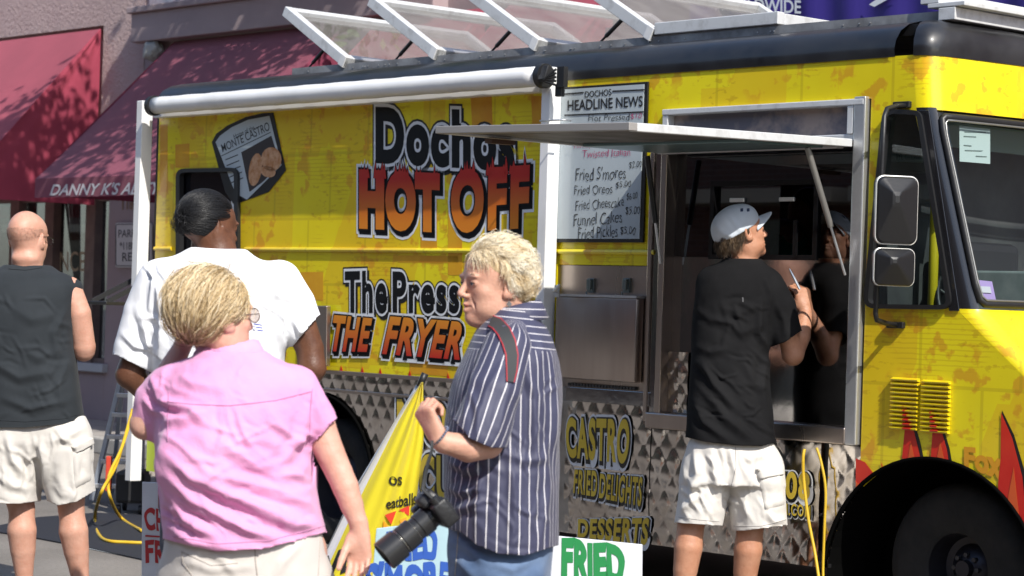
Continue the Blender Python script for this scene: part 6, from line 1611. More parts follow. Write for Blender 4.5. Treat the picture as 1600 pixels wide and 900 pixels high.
    g.add([q for r in rings for q in r], [(a * (n + 1) + b, a * (n + 1) + b + 1, (a + 1) * (n + 1) + b + 1, (a + 1) * (n + 1) + b) for a in range(len(rings) - 1) for b in range(n)])
    me = g.mesh(); lay = me.uv_layers.new(name='uv')
    for l in me.loops: lay.data[l.index].uv = (me.vertices[l.vertex_index].co.z / SP * 1.2, 0)
    put('collar', me, ST, sh, True)
    # jeans
    JN = cloth('blue_denim', (.060, .105, .20), (.15, .22, .35), weave=300, wb=.4, nscale=7, wr=.3, wrs=12)
    Fp = Field(P(680, 1280) - np.array([.05, .3, -.1]), P(880, 790) + np.array([.05, .3, 0]), .0075)
    K.rows(Fp, [(800, 706, 866, .17), (850, 700, 866, .19), (900, 698, 862, .195), (980, 702, 860, .19)], p=2.4, k=0)
    for q, ox in ((-1, 0), (1, .02)): Fp.cone((hx + ox - .005, hy + q * .095, .70), (hx + ox, hy + q * .10, .42), .115, .09, .02); Fp.cone((hx + ox, hy + q * .10, .42), (hx + ox, hy + q * .10, .06), .09, .075, .02)
    Fp.cut((0, 0, .05), (0, 0, -1)); V, F = Fp.mesh(1)
    V = folds(V, F, [([(705, 845), (730, 855), (760, 880)], 8, .009), ([(700, 870), (720, 880), (745, 905)], 8, .008), ([(770, 880), (800, 890), (840, 870)], 9, .006), ([(712, 832), (725, 845), (740, 848)], 6, .007)], noise=[(.003, 20, 18, (1, 1, .8))])
    S2 = Surf(V, F); jn = put('jeans', to_mesh(V, F), JN, R, True); seam(S2, [(716, 832), (714, 866), (711, 899)], cloth('denim_thread', (.45, .42, .36)), jn, 'side_stitch', .0013)
    for q, ox in ((-1, 0), (1, .03)): shoe(R, (hx + ox + .06, hy + q * .10, 0), (-1, -.1), SHOEW, SOLE)
    # earring
    e = P(790, 484, -.075); e = H.p(-.083, -.004, -.052); er = MB(); er.tube([H.p(-.080, -.002, -.036), e], .0008, 5)
    er.add([e + np.array([0, -.004, .010]), e + RT * .008, e - Z_ * .010, e - RT * .008, e + np.array([0, -.003, 0]) + np.array([0, .005, 0])], [(0, 1, 2, 3), (0, 1, 4), (1, 2, 4), (2, 3, 4), (3, 0, 4)])
    er.put('earring', mat('silver', (.7, .7, .72), .15, metal=1), R)
    # bracelet
    bw = P(693, 671, -.296); ax = nrm(P(700, 676, -.29) - P(688, 666, -.295)); e1 = nrm(np.cross(ax, Z_)); e2 = np.cross(ax, e1)
    bt = MB()
    for t in np.linspace(0, 2 * math.pi, 25)[:-1]:
        c = bw + (e1 * math.cos(t) + e2 * math.sin(t)) * .0285; bt.tube([c - ax * .003, c + ax * .003], .0032, 5)
    bt.put('bracelet', mat('bead_steel', (.45, .45, .5), .25, metal=.9), R)
    # hair: short loose curls
    HM = hairmat('silver_blond_hair', [(.34, .22, .10), (.62, .46, .25), (.84, .68, .44), (.93, .82, .60), (.96, .90, .76)])
    Fc = K.field(695, 360, 850, 500, -.17, .18, .004)
    Fc.ell(H.p(0, -.026, .036), (.079, .092, .086), H.B, 0); Fc.ell(H.p(0, .008, .060), (.064, .060, .050), H.B, .03); Fc.ell(H.p(0, -.066, .005), (.066, .040, .045), H.B, .03); 
    for q in (-1, 1): Fc.ell(H.p(q * .078, .050, -.018), (.03, .058, .052), H.B, .01, op='sub')
    Vc, F2_ = Fc.mesh(1); cm = to_mesh(Vc, F2_); at_ = cm.attributes.new('tone', 'FLOAT', 'POINT'); at_.data.foreach_set('value', np.full(len(cm.vertices), .30, np.float32)); hair = put('hair', cm, HM, R, True)
    def zone(d): return not (d[1] > .45 and d[2] < .50) and not (d[1] > .28 and d[2] < .22) and not (d[1] > -.05 and d[2] < -.18) and d[2] > -.66
    rts = scalp(H, 9500, zone, 6, rr=(.083, .100, .095))
    cl = np.random.default_rng(12); seeds = cl.normal(size=(150, 3)); seeds /= np.linalg.norm(seeds, axis=1)[:, None]; sd = cl.uniform(0, 6.28, (150, 2)); sdir = cl.normal(size=(150, 3))
    def fn(q, ts, r):
        p0, d = q; k = int(np.argmax(seeds @ d)); ph, fr = sd[k]; L_ = r.uniform(.04, .075)
        sm_ = min(max((d[1] - .05) / .6, 0), 1); sm_ = sm_ * sm_ * (3 - 2 * sm_); g0 = np.array([d[0] * .5, -.8, -.75 + .75 * max(d[2], 0)]) + sdir[k] * .42 + r.normal(size=3) * .08; vol = .03 + .10 * sm_ + (.12 if r.random() < .04 else 0); tang = nrm(g0 - d * (g0 @ d)); side = np.cross(d, tang); out = []; L_ = L_ * (.75 if d[1] < -.3 else 1)
        for t in ts:
            w = d + tang * (t * L_ / .085); w = nrm(w); rad = 1.01 + (.10 + vol) * math.sin(t * 2.4) ; c = np.array([w[0] * .083 * rad, w[1] * .100 * rad - .018, w[2] * .094 * rad + .037])
            curl = .0075 * t * (side * math.sin(t * 6.5 + ph) + d * math.cos(t * 6.5 + ph)); out.append(H.p(*(c + curl)) + r.normal(size=3) * .0010)
        return np.array(out)
    def tone(q, P_, r): k = int(np.argmax(seeds @ q[1])); return .62 + .25 * math.sin(sd[k][0] * 3) + .12 * q[1][2] + r.normal() * .12
    strands(rts, fn, 9, .0007, HM, hair, 'strands', 4, tone)
    # eyebrow
    br = [(H.p(-.030 + x, .098 - abs(x) * .3, .026 + .004 * math.cos(x * 60)), np.array([0, 1, 0])) for x in np.linspace(-.016, .016, 60)]
    strands(br, lambda q, ts, r: np.array([q[0] + (-H.r * .006 + H.u * r.uniform(-.001, .003)) * t for t in ts]), 4, .0006, HM, hair, 'eyebrow', 7)
    return K, S
KS, SSURF = striped_woman()

# ---------------------------------------------------------------- the man at the serving window
def cap_man():
    K = PersonKit('man in black T-shirt, white cargo shorts and pale cap leaning at the serving window', 10.32, 1120)
    P = K.P; R = K.root; SK_ = skin('sunned_skin', (.52, .27, .17), (.42, .19, .11))
    H = HeadFrame(P(1160, 366, .02), (.88, .34, .26), (-.25, 0, 1), 1.0)
    Fh = K.field(1095, 300, 1225, 440, -.2, .2, .0034); head_solids(Fh, H, age=1, jaw=.95)
    K.chain(Fh, [(1160, 378, .02), (1165, 400, .02), (1160, 425, .02)], [20, 20, 26], .02); parts = [Fh.mesh(1)]
    Fa = K.field(1195, 420, 1285, 600, -.1, .5, .004)
    K.chain(Fa, [(1222, 490, .0), (1240, 554, .03)], [18, 15.5], .02); K.chain(Fa, [(1240, 555, .03), (1254, 526, .07), (1265, 488, .13)], [16, 15.5, 10.5], .02)
    hand_solids(Fa, P(1265, 486, .13), (-.22, .12, 1), (.35, -1, .2), -1, curl=(.95, 1.0, 1.0, 1.05), size=1.12, thumb_out=.5, thumb_curl=.5)
    parts.append(Fa.mesh(1))
    Fb = K.field(1170, 420, 1290, 560, .1, .6, .005)      # far arm, reaching to the ledge
    K.chain(Fb, [(1120, 450, .12), (1165, 545, .17), (1215, 490, .20)], [17, 14, 10], .02); parts.append(Fb.mesh(1))
    hx, hy = P(1145, 800)[:2]; aL, aR = P(1068, 900, -.02), P(1168, 900, .0)
    Ft = Field((hx - .45, hy - .35, 0), (hx + .35, hy + .35, 1.75), .009)
    K.rows(Ft, [(425, 1130, 1200, .08), (470, 1112, 1192, .09), (680, 1092, 1195, .09), (740, 1088, 1205, .12)], k=0)
    lower_body(K, Ft, [P(1100, 740), P(1185, 740)], [P(1080, 818, 0), P(1172, 822, -.01)], [(aL[0] - .01, aL[1], .09), (aR[0] - .02, aR[1] + .02, .09)], .088, .064); parts.append(Ft.mesh(1))
    put('body', to_mesh(*joinVF(parts)), SK_, R, True); eyes(H, R)
    BK = cloth('black_jersey', (.009, .009, .010), (.014, .014, .015), weave=420, wb=.25, wr=.35, wrs=9, sheen=.0, spec=.08)
    Fs = K.field(1050, 395, 1275, 715, -.25, .35, .0068)
    K.rows(Fs, [(404, 1140, 1186, .07, .02), (414, 1116, 1200, .10, .02), (428, 1098, 1216, .125, .02), (450, 1088, 1222, .14, .02), (490, 1083, 1212, .15, .02), (540, 1080, 1202, .155, .02), (600, 1078, 1203, .16, .01), (650, 1074, 1208, .165), (705, 1069, 1214, .17)], p=2.4, k=0)
    K.chain(Fs, [(1200, 448, .01), (1218, 480, .0), (1226, 516, .01), (1230, 532, .015)], [27, 27, 26, 26], .03); K.chain(Fs, [(1115, 440, .05), (1120, 470, .2)], [24, 26], .03)
    V, F = Fs.mesh(1)
    C = [([(1095, 560), (1115, 600), (1150, 640)], 9, .016), ([(1100, 600), (1130, 650), (1180, 690)], 10, .012), ([(1120, 500), (1160, 520), (1195, 505)], 10, .008), ([(1190, 470), (1185, 520), (1200, 545)], 7, .014), ([(1130, 480), (1155, 490), (1190, 475)], 8, .006), ([(1200, 560), (1190, 610), (1205, 660)], 8, .010), ([(1090, 480), (1110, 500), (1150, 505)], 8, .006),
         ([(1210, 470), (1225, 500), (1230, 530)], 7, .007), ([(1082, 620), (1100, 660), (1140, 690)], 8, .012), ([(1160, 560), (1180, 600), (1200, 610)], 9, .008), ([(1195, 430), (1205, 460), (1200, 500)], 6, .007), ([(1085, 540), (1110, 550), (1140, 545)], 9, .008)]
    C += auto(1085, 460, 1205, 680, 34, 30, 23, (3, 6), (.003, .008), (20, 60))
    V = folds(V, F, C, noise=[(.002, 17, 24, (1, 1, .8))]); S = Surf(V, F)
    V, keep = clip_hem(V, F, K.m, hem2((ALWAYS, hemline([1068, 1100, 1150, 1190, 1216], [682, 690, 696, 697, 690])), (lambda x, y: (x > 1203) & (y < 580), hemline([1205, 1228, 1254], [542, 534, 515])))); sh = put('t_shirt', to_mesh(V, F, keep=keep), BK, R, True); m_ = sh.modifiers.new('thickness', 'SOLIDIFY'); m_.thickness = .003; m_.offset = -1
    patch(S, [(1159, 463), (1162.5, 463), (1162.5, 475), (1159, 475)], mat('grey_print', (.08, .08, .085), .8), sh, 'tag_print', .001, 3)
    WT = cloth('white_canvas', (.70, .67, .62), (.62, .59, .55), weave=420, wb=.25, wr=.35, wrs=12)
    Fp = K.field(1035, 675, 1245, 850, -.22, .26, .0062)
    K.rows(Fp, [(684, 1080, 1206, .135), (700, 1073, 1214, .15), (730, 1068, 1221, .16), (755, 1064, 1225, .16)], p=2.4, k=0)
    K.chain(Fp, [(1106, 735, 0), (1096, 790, 0), (1089, 830, 0)], [42, 38, 36.5], .02, flat=(0, 1, 0), f=1.15); K.chain(Fp, [(1182, 735, 0), (1184, 790, 0), (1187, 835, 0)], [43, 45, 44], .02, flat=(0, 1, 0), f=1.05)
    V, F = Fp.mesh(1); 
    # hollow the leg openings
    C = [([(1085, 700), (1090, 740), (1075, 790)], 9, .016), ([(1100, 770), (1075, 790), (1062, 800)], 8, .012), ([(1110, 700), (1118, 750), (1130, 780)], 9, .012), ([(1140, 700), (1150, 740), (1145, 790)], 8, .012), ([(1160, 720), (1190, 712), (1215, 730)], 8, .008), ([(1150, 760), (1165, 790), (1170, 822)], 9, .010), ([(1195, 800), (1210, 815), (1228, 812)], 7, .010), ([(1068, 740), (1085, 760), (1105, 750)], 8, .010), ([(1060, 770), (1070, 800), (1080, 815)], 7, .008)]
    C += auto(1060, 700, 1228, 820, 34, 70, 33, (3, 6), (.003, .008), (18, 50))
    V = folds(V, F, C, noise=[(.002, 20, 34, (1, 1, .8))]); S = Surf(V, F); V, keep = clip_hem(V, F, K.m, hemline([1050, 1128, 1136, 1142, 1165, 1232], [816, 822, 822, 830, 829, 820])); sp = put('cargo_shorts', to_mesh(V, F, keep=keep), WT, R, True); m_ = sp.modifiers.new('thickness', 'SOLIDIFY'); m_.thickness = .004; m_.offset = -1
    pk = patch(S, [(1183, 742), (1222, 736), (1226, 790), (1195, 798)], WT, sp, 'pocket', .012); patch(S, [(1179, 731), (1224, 725), (1224, 742), (1185, 750)], WT, sp, 'pocket_flap', .018)
    seam(S, [(1060, 808), (1090, 812), (1124, 815)], cloth('grey_thread', (.4, .38, .36)), sp, 'hem_stitch', .0012); seam(S, [(1146, 822), (1190, 822), (1228, 812)], cloth('grey_thread', (.4, .38, .36)), sp, 'hem_stitch', .0012); seam(S, [(1149, 698), (1150, 730), (1143, 760)], cloth('grey_thread', (.4, .38, .36)), sp, 'seam', .0014)  # plain grey stitching, darker than the white canvas
    shoe(R, (aL[0] - .01, aL[1] - .05, 0), (.3, 1), SHOEB, SOLE); shoe(R, (aR[0] - .02, aR[1] - .03, 0), (.3, 1), SHOEB, SOLE)
    # hair under the cap
    HM = hairmat('brown_hair', [(.03, .02, .012), (.08, .05, .028), (.15, .10, .06), (.26, .19, .12)])
    rts = scalp(H, 1500, lambda d: d[1] < .25 and -.62 < d[2] < .0 and not (d[1] > -.15 and d[2] < -.22), 8, rr=(.080, .100, .095))
    def fn(q, ts, r):
        p0, d = q; g0 = np.array([0, -.35, -1]); L_ = r.uniform(.03, .075); out = []
        for t in ts: out.append(p0 + (H.u * -1 * .9 - H.f * .35) * L_ * t + (H.r * math.sin(t * 7 + d[0] * 20) + H.f * math.cos(t * 7 + d[0] * 9)) * .006 * t + r.normal(size=3) * .0008)
        return np.array(out)
    strands(rts, fn, 8, .0012, HM, R, 'hair', 9, lambda q, P_, r: .45 + .3 * math.sin(q[1][0] * 25) + r.normal() * .15)
    # cap
    CP = cloth('pale_blue_canvas', (.66, .72, .78), (.56, .62, .69), weave=300, wb=.3, wr=.2, wrs=10)
    Hc = HeadFrame(H.c, H.f * 1.0 + H.u * .26, H.u, 1.03)
    Fc = K.field(1090, 300, 1230, 400, -.22, .25, .004)
    Fc.ell(Hc.p(0, -.020, .042), (.086, .110, .096), Hc.B, 0); Fc.ell(Hc.p(0, .018, .048), (.078, .092, .082), Hc.B, .02); Fc.cut(Hc.p(0, 0, .016), -Hc.u)
    V, F = Fc.mesh(2); V = folds(V, F, [([(1115, 350), (1130, 365), (1150, 372)], 6, .004), ([(1135, 330), (1150, 350), (1160, 365)], 5, .003)], noise=[(.0015, 30, 2, (1, 1, 1))])
    cp = put('cap', to_mesh(V, F), CP, R, True)
    g = MB(); top = []; rows = []
    for j in range(9):
        row = []
        for i in range(17):
            a_ = (i / 16 - .5) * 2; x = a_ * .072; y0 = .082 * math.sqrt(max(0, 1 - (x / .083) ** 2)) + .002; rch = .088 * (1 - abs(a_) ** 2.6); row.append(Hc.p(x, y0 + rch * j / 8, .032 - .034 * a_ * a_ - .010 * (j / 8) ** 2))
        rows.append(row)
    vs = [q for r in rows for q in r]; g.add(vs, [(a * 17 + b, a * 17 + b + 1, (a + 1) * 17 + b + 1, (a + 1) * 17 + b) for a in range(8) for b in range(16)])
    bb = g.put('peak', CP, cp, True); m_ = bb.modifiers.new('thickness', 'SOLIDIFY'); m_.thickness = .004
    S = Surf(V, F)
    for x in (1159, 1169): patch(S, [(x - 3, 325), (x + 3, 324), (x + 3, 331), (x - 3, 332)], mat('navy_embroidery', (.03, .05, .12), .8), cp, 'embroidery', .002, 4)
    return K
KC = cap_man()

# ---------------------------------------------------------------- the bald man at the left
def bald_man():
    K = PersonKit('bald man in charcoal sleeveless shirt and white cargo shorts, back turned', 10.42, 80)
    P = K.P; R = K.root; SK_ = skin('pink_tanned_skin', (.60, .34, .25), (.52, .26, .18))
    H = HeadFrame(P(42, 374, .02), (.30, .95, -.03), (0, 0, 1), 1.04)
    Fh = K.field(-5, 315, 95, 450, -.2, .2, .0038); head_solids(Fh, H); K.chain(Fh, [(42, 385, 0), (42, 410, .0), (42, 432, .01)], [22, 23, 27], .025); Fh.ell(P(42, 404, -.045), (.055, .03, .02), None, .03); parts = [Fh.mesh(1)]
    Fa = K.field(85, 425, 165, 640, -.12, .35, .0048)
    K.chain(Fa, [(108, 452, .0), (124, 490, -.005), (130, 540, .02), (129, 548, .03)], [20, 18.5, 17.5, 16], .02); K.chain(Fa, [(129, 547, .03), (118, 545, .16), (92, 530, .25)], [16, 14, 9], .02)
    hand_solids(Fa, P(91, 530, .25), (-.8, .5, .2), (.3, .9, .2), 1, curl=(.6, .6, .6, .6)); parts.append(Fa.mesh(1))
    Fb = K.field(-90, 425, -15, 640, -.12, .35, .0055); K.chain(Fb, [(-25, 452, .0), (-44, 500, 0), (-48, 548, .02)], [20, 18, 16], .02); K.chain(Fb, [(-48, 548, .02), (-44, 560, .2)], [16, 10], .02); hand_solids(Fb, P(-44, 560, .21), (.2, .9, .2), (-.8, .1, .5), -1, curl=(.6, .6, .6, .6)); parts.append(Fb.mesh(1))
    fL, fR = P(36, 916, .0), P(126, 916, .0)
    Ft = Field((P(-60, 900)[0], fL[1] - .3, 0), (P(175, 900)[0], fL[1] + .35, 1.62), .008)
    K.rows(Ft, [(430, 5, 80, .09), (470, -18, 96, .11), (640, -8, 108, .11), (700, 0, 112, .09)], k=0)
    lower_body(K, Ft, [P(15, 705), P(105, 705)], [P(34, 795, .0), P(112, 795, -.01)], [(fL[0] + .005, fL[1], .09), (fR[0], fR[1], .09)], .085, .066); parts.append(Ft.mesh(1))
    put('body', to_mesh(*joinVF(parts)), SK_, R, True)
    CH = cloth('charcoal_jersey', (.020, .024, .028), (.028, .033, .038), weave=380, wb=.25, wr=.3, wrs=8, sheen=.05)
    Fs = K.field(-60, 405, 150, 690, -.28, .30, .0075)
    K.rows(Fs, [(414, 14, 70, .065, .01), (424, -14, 98, .10, .01), (436, -34, 120, .125, .01), (455, -38, 122, .15, .01), (490, -36, 117, .16), (540, -34, 115, .165), (600, -34, 122, .17), (650, -36, 131, .175), (680, -37, 134, .18)], p=2.5, k=0)
    K.chain(Fs, [(100, 446, .0), (116, 450, .0)], [15, 13], .03); V, F = Fs.mesh(1)
    C = [([(-20, 560), (30, 590), (90, 580)], 10, .010), ([(0, 620), (50, 640), (110, 625)], 9, .010), ([(105, 480), (85, 520), (92, 570)], 8, .010), ([(110, 560), (90, 600), (100, 640)], 8, .010), ([(20, 480), (50, 500), (90, 490)], 10, .005), ([(30, 540), (60, 560), (95, 545)], 9, .006)]
    C += auto(-30, 470, 115, 650, 26, 40, 43, (3, 6), (.003, .007), (20, 60))
    V = folds(V, F, C, noise=[(.002, 15, 44, (1, 1, .9))]); S = Surf(V, F); V, keep = clip_hem(V, F, K.m, hemline([-40, 40, 100, 134], [668, 668, 662, 652])); sh = put('sleeveless_shirt', to_mesh(V, F, keep=keep), CH, R, True)
    seam(S, [(-30, 655), (40, 659), (100, 654), (130, 645)], CH, sh, 'hem_stitch', .0016, 40)
    seam(S, [(14, 420), (40, 422), (66, 418)], CH, sh, 'neckband', .003, 20)
    WT = cloth('stone_canvas', (.66, .63, .58), (.58, .55, .51), weave=420, wb=.25, wr=.35, wrs=12)
    Fp = K.field(-60, 640, 170, 810, -.26, .28, .007)
    K.rows(Fp, [(648, -28, 132, .14), (665, -30, 136, .16), (690, -28, 140, .155), (712, -26, 138, .13)], p=2.4, k=0)
    K.chain(Fp, [(22, 690, 0), (20, 750, 0), (18, 800, 0)], [50, 46, 43], .035, flat=(0, 1, 0), f=1.15); K.chain(Fp, [(96, 690, 0), (108, 750, 0), (114, 800, 0)], [46, 39, 36], .035, flat=(0, 1, 0), f=1.25)
    V, F = Fp.mesh(1); 
    C = [([(10, 680), (20, 720), (40, 745)], 8, .014), ([(80, 690), (100, 685), (135, 665)], 8, .010), ([(60, 690), (72, 730), (70, 780)], 8, .018), ([(90, 740), (100, 770), (120, 780)], 8, .008), ([(110, 700), (112, 740), (116, 770)], 6, .006), ([(0, 740), (20, 760), (50, 765)], 8, .008), ([(40, 690), (50, 730), (55, 770)], 8, .010)]
    C += auto(-25, 680, 145, 780, 30, 70, 53, (3, 6), (.003, .008), (18, 50))
    V = folds(V, F, C, noise=[(.002, 18, 54, (1, 1, .8))]); S = Surf(V, F); V, keep = clip_hem(V, F, K.m, hemline([-40, 30, 64, 76, 90, 120, 150], [786, 787, 783, 783, 790, 784, 766])); sp = put('cargo_shorts', to_mesh(V, F, keep=keep), WT, R, True); m_ = sp.modifiers.new('thickness', 'SOLIDIFY'); m_.thickness = .004; m_.offset = -1
    patch(S, [(113, 703), (140, 690), (142, 752), (116, 765)], WT, sp, 'pocket', .012); patch(S, [(110, 697), (143, 682), (145, 693), (115, 710)], WT, sp, 'pocket_flap', .018)
    shoe(R, (fL[0], fL[1] - .05, 0), (-.1, 1), SHOEW, SOLE); shoe(R, (fR[0], fR[1] - .05, 0), (.3, 1), SHOEW, SOLE)
    g = MB(); g.tube([H.p(.078, -.012, .012), H.p(.081, .02, .014), H.p(.078, .085, .010)], .002, 6); g.tube([H.p(-.078, -.012, .012), H.p(-.078, .085, .010)], .002, 6)
    for q in (-1, 1): c = H.p(q * .034, .118, .0); g.tube([c + (H.r * math.cos(t) * .026 + H.u * math.sin(t) * .018) for t in np.linspace(0, 6.28, 14)], .002, 6)
    g.put('sunglasses', mat('dark_frame', (.02, .015, .012), .3), R, True)
    HM = hairmat('grey_stubble', [(.20, .12, .09), (.30, .20, .15)])
    rts = scalp(H, 1500, lambda d: d[1] < .3 and -.48 < d[2] < .12, 18, rr=(.0745, .0965, .0885)); strands(rts, lambda q, ts, r: np.array([q[0] + (H.r * q[1][0] + H.f * q[1][1] - H.u * .6) * .003 * t for t in ts]), 3, .0005, HM, R, 'stubble', 9)
    return K
bald_man()

# ---------------------------------------------------------------- the man in the white T-shirt
def tee_man():
    K = PersonKit('broad man in white T-shirt with black hair, back turned and hands on hips', 8.8, 340)
    P = K.P; R = K.root; SK_ = skin('brown_skin', (.145, .062, .034), (.10, .042, .024), .42, sss=.04)
    H = HeadFrame(P(324, 357, .02), (.72, .68, -.04), (0, 0, 1), 1.12)
    Fh = K.field(262, 290, 395, 430, -.2, .2, .0036); head_solids(Fh, H, fat=.008); K.chain(Fh, [(332, 370, 0), (340, 395, .0), (342, 415, .0)], [28, 30, 36], .02); parts = [Fh.mesh(1)]
    Fa = K.field(425, 460, 525, 680, -.15, .25, .005); K.chain(Fa, [(462, 490, 0), (484, 545, .0), (488, 575, -.01)], [27, 22, 21], .02); K.chain(Fa, [(488, 575, -.01), (468, 620, .03), (445, 650, .05)], [20, 17, 13], .02)
    hand_solids(Fa, P(445, 650, .05), (-.75, .3, -.5), (.5, -.6, .5), 1, curl=(.4, .4, .4, .4)); parts.append(Fa.mesh(1))
    Fb = K.field(160, 520, 290, 690, -.15, .25, .005); K.chain(Fb, [(222, 530, 0), (202, 585, .0)], [25, 20], .02); K.chain(Fb, [(202, 586, .0), (232, 618, .03), (258, 645, .05)], [20, 17, 13], .02)
    hand_solids(Fb, P(258, 645, .05), (.75, .3, -.5), (-.5, -.6, .5), -1, curl=(.4, .4, .4, .4)); parts.append(Fb.mesh(1))
    c0 = P(340, 900)
    Ft = Field((c0[0] - .42, c0[1] - .32, 0), (c0[0] + .42, c0[1] + .34, 1.66), .012); K.rows(Ft, [(405, 285, 400, .11), (450, 258, 430, .14), (640, 262, 420, .17), (740, 260, 425, .17)], k=0)
    lower_body(K, Ft, [P(305, 760), P(378, 760)], [(c0[0] - .10, c0[1], .46), (c0[0] + .10, c0[1], .46)], [(c0[0] - .11, c0[1], .09), (c0[0] + .11, c0[1], .09)], .10, .065); parts.append(Ft.mesh(1))
    put('body', to_mesh(*joinVF(parts)), SK_, R, True)
    WT = cloth('white_jersey', (.80, .81, .83), (.76, .77, .80), weave=420, wb=.2, wr=.3, wrs=8, sheen=.05)
    Fs = K.field(165, 375, 520, 740, -.32, .32, .0072)
    K.rows(Fs, [(388, 308, 378, .075), (396, 284, 396, .10), (410, 256, 420, .13), (430, 238, 442, .155), (460, 228, 456, .175), (500, 232, 452, .185), (560, 240, 444, .195), (640, 244, 440, .205), (730, 246, 438, .21)], p=2.4, k=0)
    K.chain(Fs, [(250, 440, 0), (228, 490, 0), (210, 545, 0), (207, 562, 0)], [36, 36, 33, 33], .04); K.chain(Fs, [(436, 442, 0), (458, 478, 0), (474, 512, 0)], [36, 36, 33], .04)
    V, F = Fs.mesh(1)
    C = [([(245, 440), (255, 500), (250, 560)], 8, .012), ([(215, 480), (230, 520), (238, 560)], 8, .010), ([(440, 470), (436, 520), (445, 560)], 8, .014), ([(400, 430), (430, 460), (470, 470)], 10, .008), ([(250, 470), (290, 490), (330, 480)], 12, .006), ([(460, 500), (470, 520), (485, 510)], 6, .008), ([(190, 520), (210, 540), (230, 545)], 7, .007), ([(430, 560), (400, 580), (380, 620)], 10, .010), ([(242, 420), (236, 470), (224, 520)], 8, .006)]
    C = [(p, w, a * 1.5) for p, w, a in C] + auto(225, 410, 460, 600, 44, 70, 63, (3, 7), (.004, .010), (25, 80))
    V = folds(V, F, C, noise=[(.0025, 14, 64, (1, 1, .9))]); S = Surf(V, F); V, keep = clip_hem(V, F, K.m, hem2((ALWAYS, lambda x, y: y - 715), (lambda x, y: (x < 238) & (y < 610), hemline([178, 236], [553, 582])), (lambda x, y: (x > 452) & (y < 600), hemline([452, 500], [548, 490])))); sh = put('t_shirt', to_mesh(V, F, keep=keep), WT, R, True); m_ = sh.modifiers.new('thickness', 'SOLIDIFY'); m_.thickness = .003; m_.offset = -1
    BL = mat('blue_print', (.08, .10, .42), .7)
    for i in range(4): seam(S, [(270 + i * 3, 427 + i * 2.2), (282 + i * 3, 421 + i * 2.2), (300, 418 + i * 2.4)], BL, sh, 'chest_print' if False else 'print_stripe', .0014, 12)
    for i in range(3): seam(S, [(396, 506 + i * 4.5), (409 + i, 508 + i * 4.5)], BL, sh, 'print_stripe', .0018, 6)
    JN = cloth('dark_shorts', (.03, .035, .06), weave=300); Fp = Field((c0[0] - .35, c0[1] - .3, .4), (c0[0] + .35, c0[1] + .3, 1.05), .01); K.rows(Fp, [(690, 252, 432, .18), (740, 250, 434, .19), (800, 250, 436, .19)], k=0)
    for q in (-1, 1): Fp.cone((c0[0] + q * .10, c0[1], .72), (c0[0] + q * .11, c0[1], .46), .125, .115, .02)
    V, F = Fp.mesh(1); put('shorts', to_mesh(V, F), JN, R, True)
    for q in (-1, 1): shoe(R, (c0[0] + q * .11, c0[1] - .05, 0), (q * .15, 1), SHOEW, SOLE)
    HM = hairmat('black_hair', [(.006, .006, .007), (.012, .012, .013), (.022, .022, .024)], .38)
    Fc = K.field(262, 290, 385, 400, -.2, .2, .0042); Fc.ell(H.p(0, -.026, .042), (.082, .100, .092), H.B, 0); Fc.ell(H.p(0, .03, .075), (.068, .055, .045), H.B, .03); Fc.ell(H.p(0, -.085, .020), (.040, .045, .040), H.B, .02)
    for q in (-1, 1): Fc.ell(H.p(q * .08, .045, -.03), (.03, .06, .05), H.B, .01, op='sub')
    V, F = Fc.mesh(1); cm = to_mesh(V, F); at_ = cm.attributes.new('tone', 'FLOAT', 'POINT'); at_.data.foreach_set('value', np.full(len(cm.vertices), .1, np.float32)); hair = put('hair', cm, HM, R, True)
    rts = scalp(H, 4200, lambda d: not (d[1] > .6 and d[2] < .35) and not (d[1] > .1 and d[2] < .0) and d[2] > -.72, 23, rr=(.081, .101, .094))
    def fn(q, ts, r):
        p0, d = q; tgt = np.array([0, -.95, -.12]) + r.normal(size=3) * .05; out = []; cur = np.array(d)
        for t in ts: c = nrm(d * (1 - t * .6) + nrm(tgt) * t * .6 + np.array([0, 0, .02])); rad = 1.02 + .03 * math.sin(3 * t); out.append(H.p(c[0] * .082 * rad, c[1] * .102 * rad - .018, c[2] * .094 * rad + .037) + r.normal(size=3) * .0006)
        return np.array(out)
    strands(rts, fn, 7, .0009, HM, hair, 'strands', 6)
    rts = [(H.p(0, -.10, .02), None)] * 260
    def f2(q, ts, r):
        v = r.normal(size=3); v = nrm(v); return np.array([H.p(*(np.array([0, -.105, .018]) + v * .040 * (.55 + .5 * t) + .012 * np.array([math.sin(t * 5 + v[0] * 9), 0, math.cos(t * 5)]))) for t in ts])
    strands(rts, f2, 6, .0012, HM, hair, 'bun_strands', 16)
    return K
tee_man()

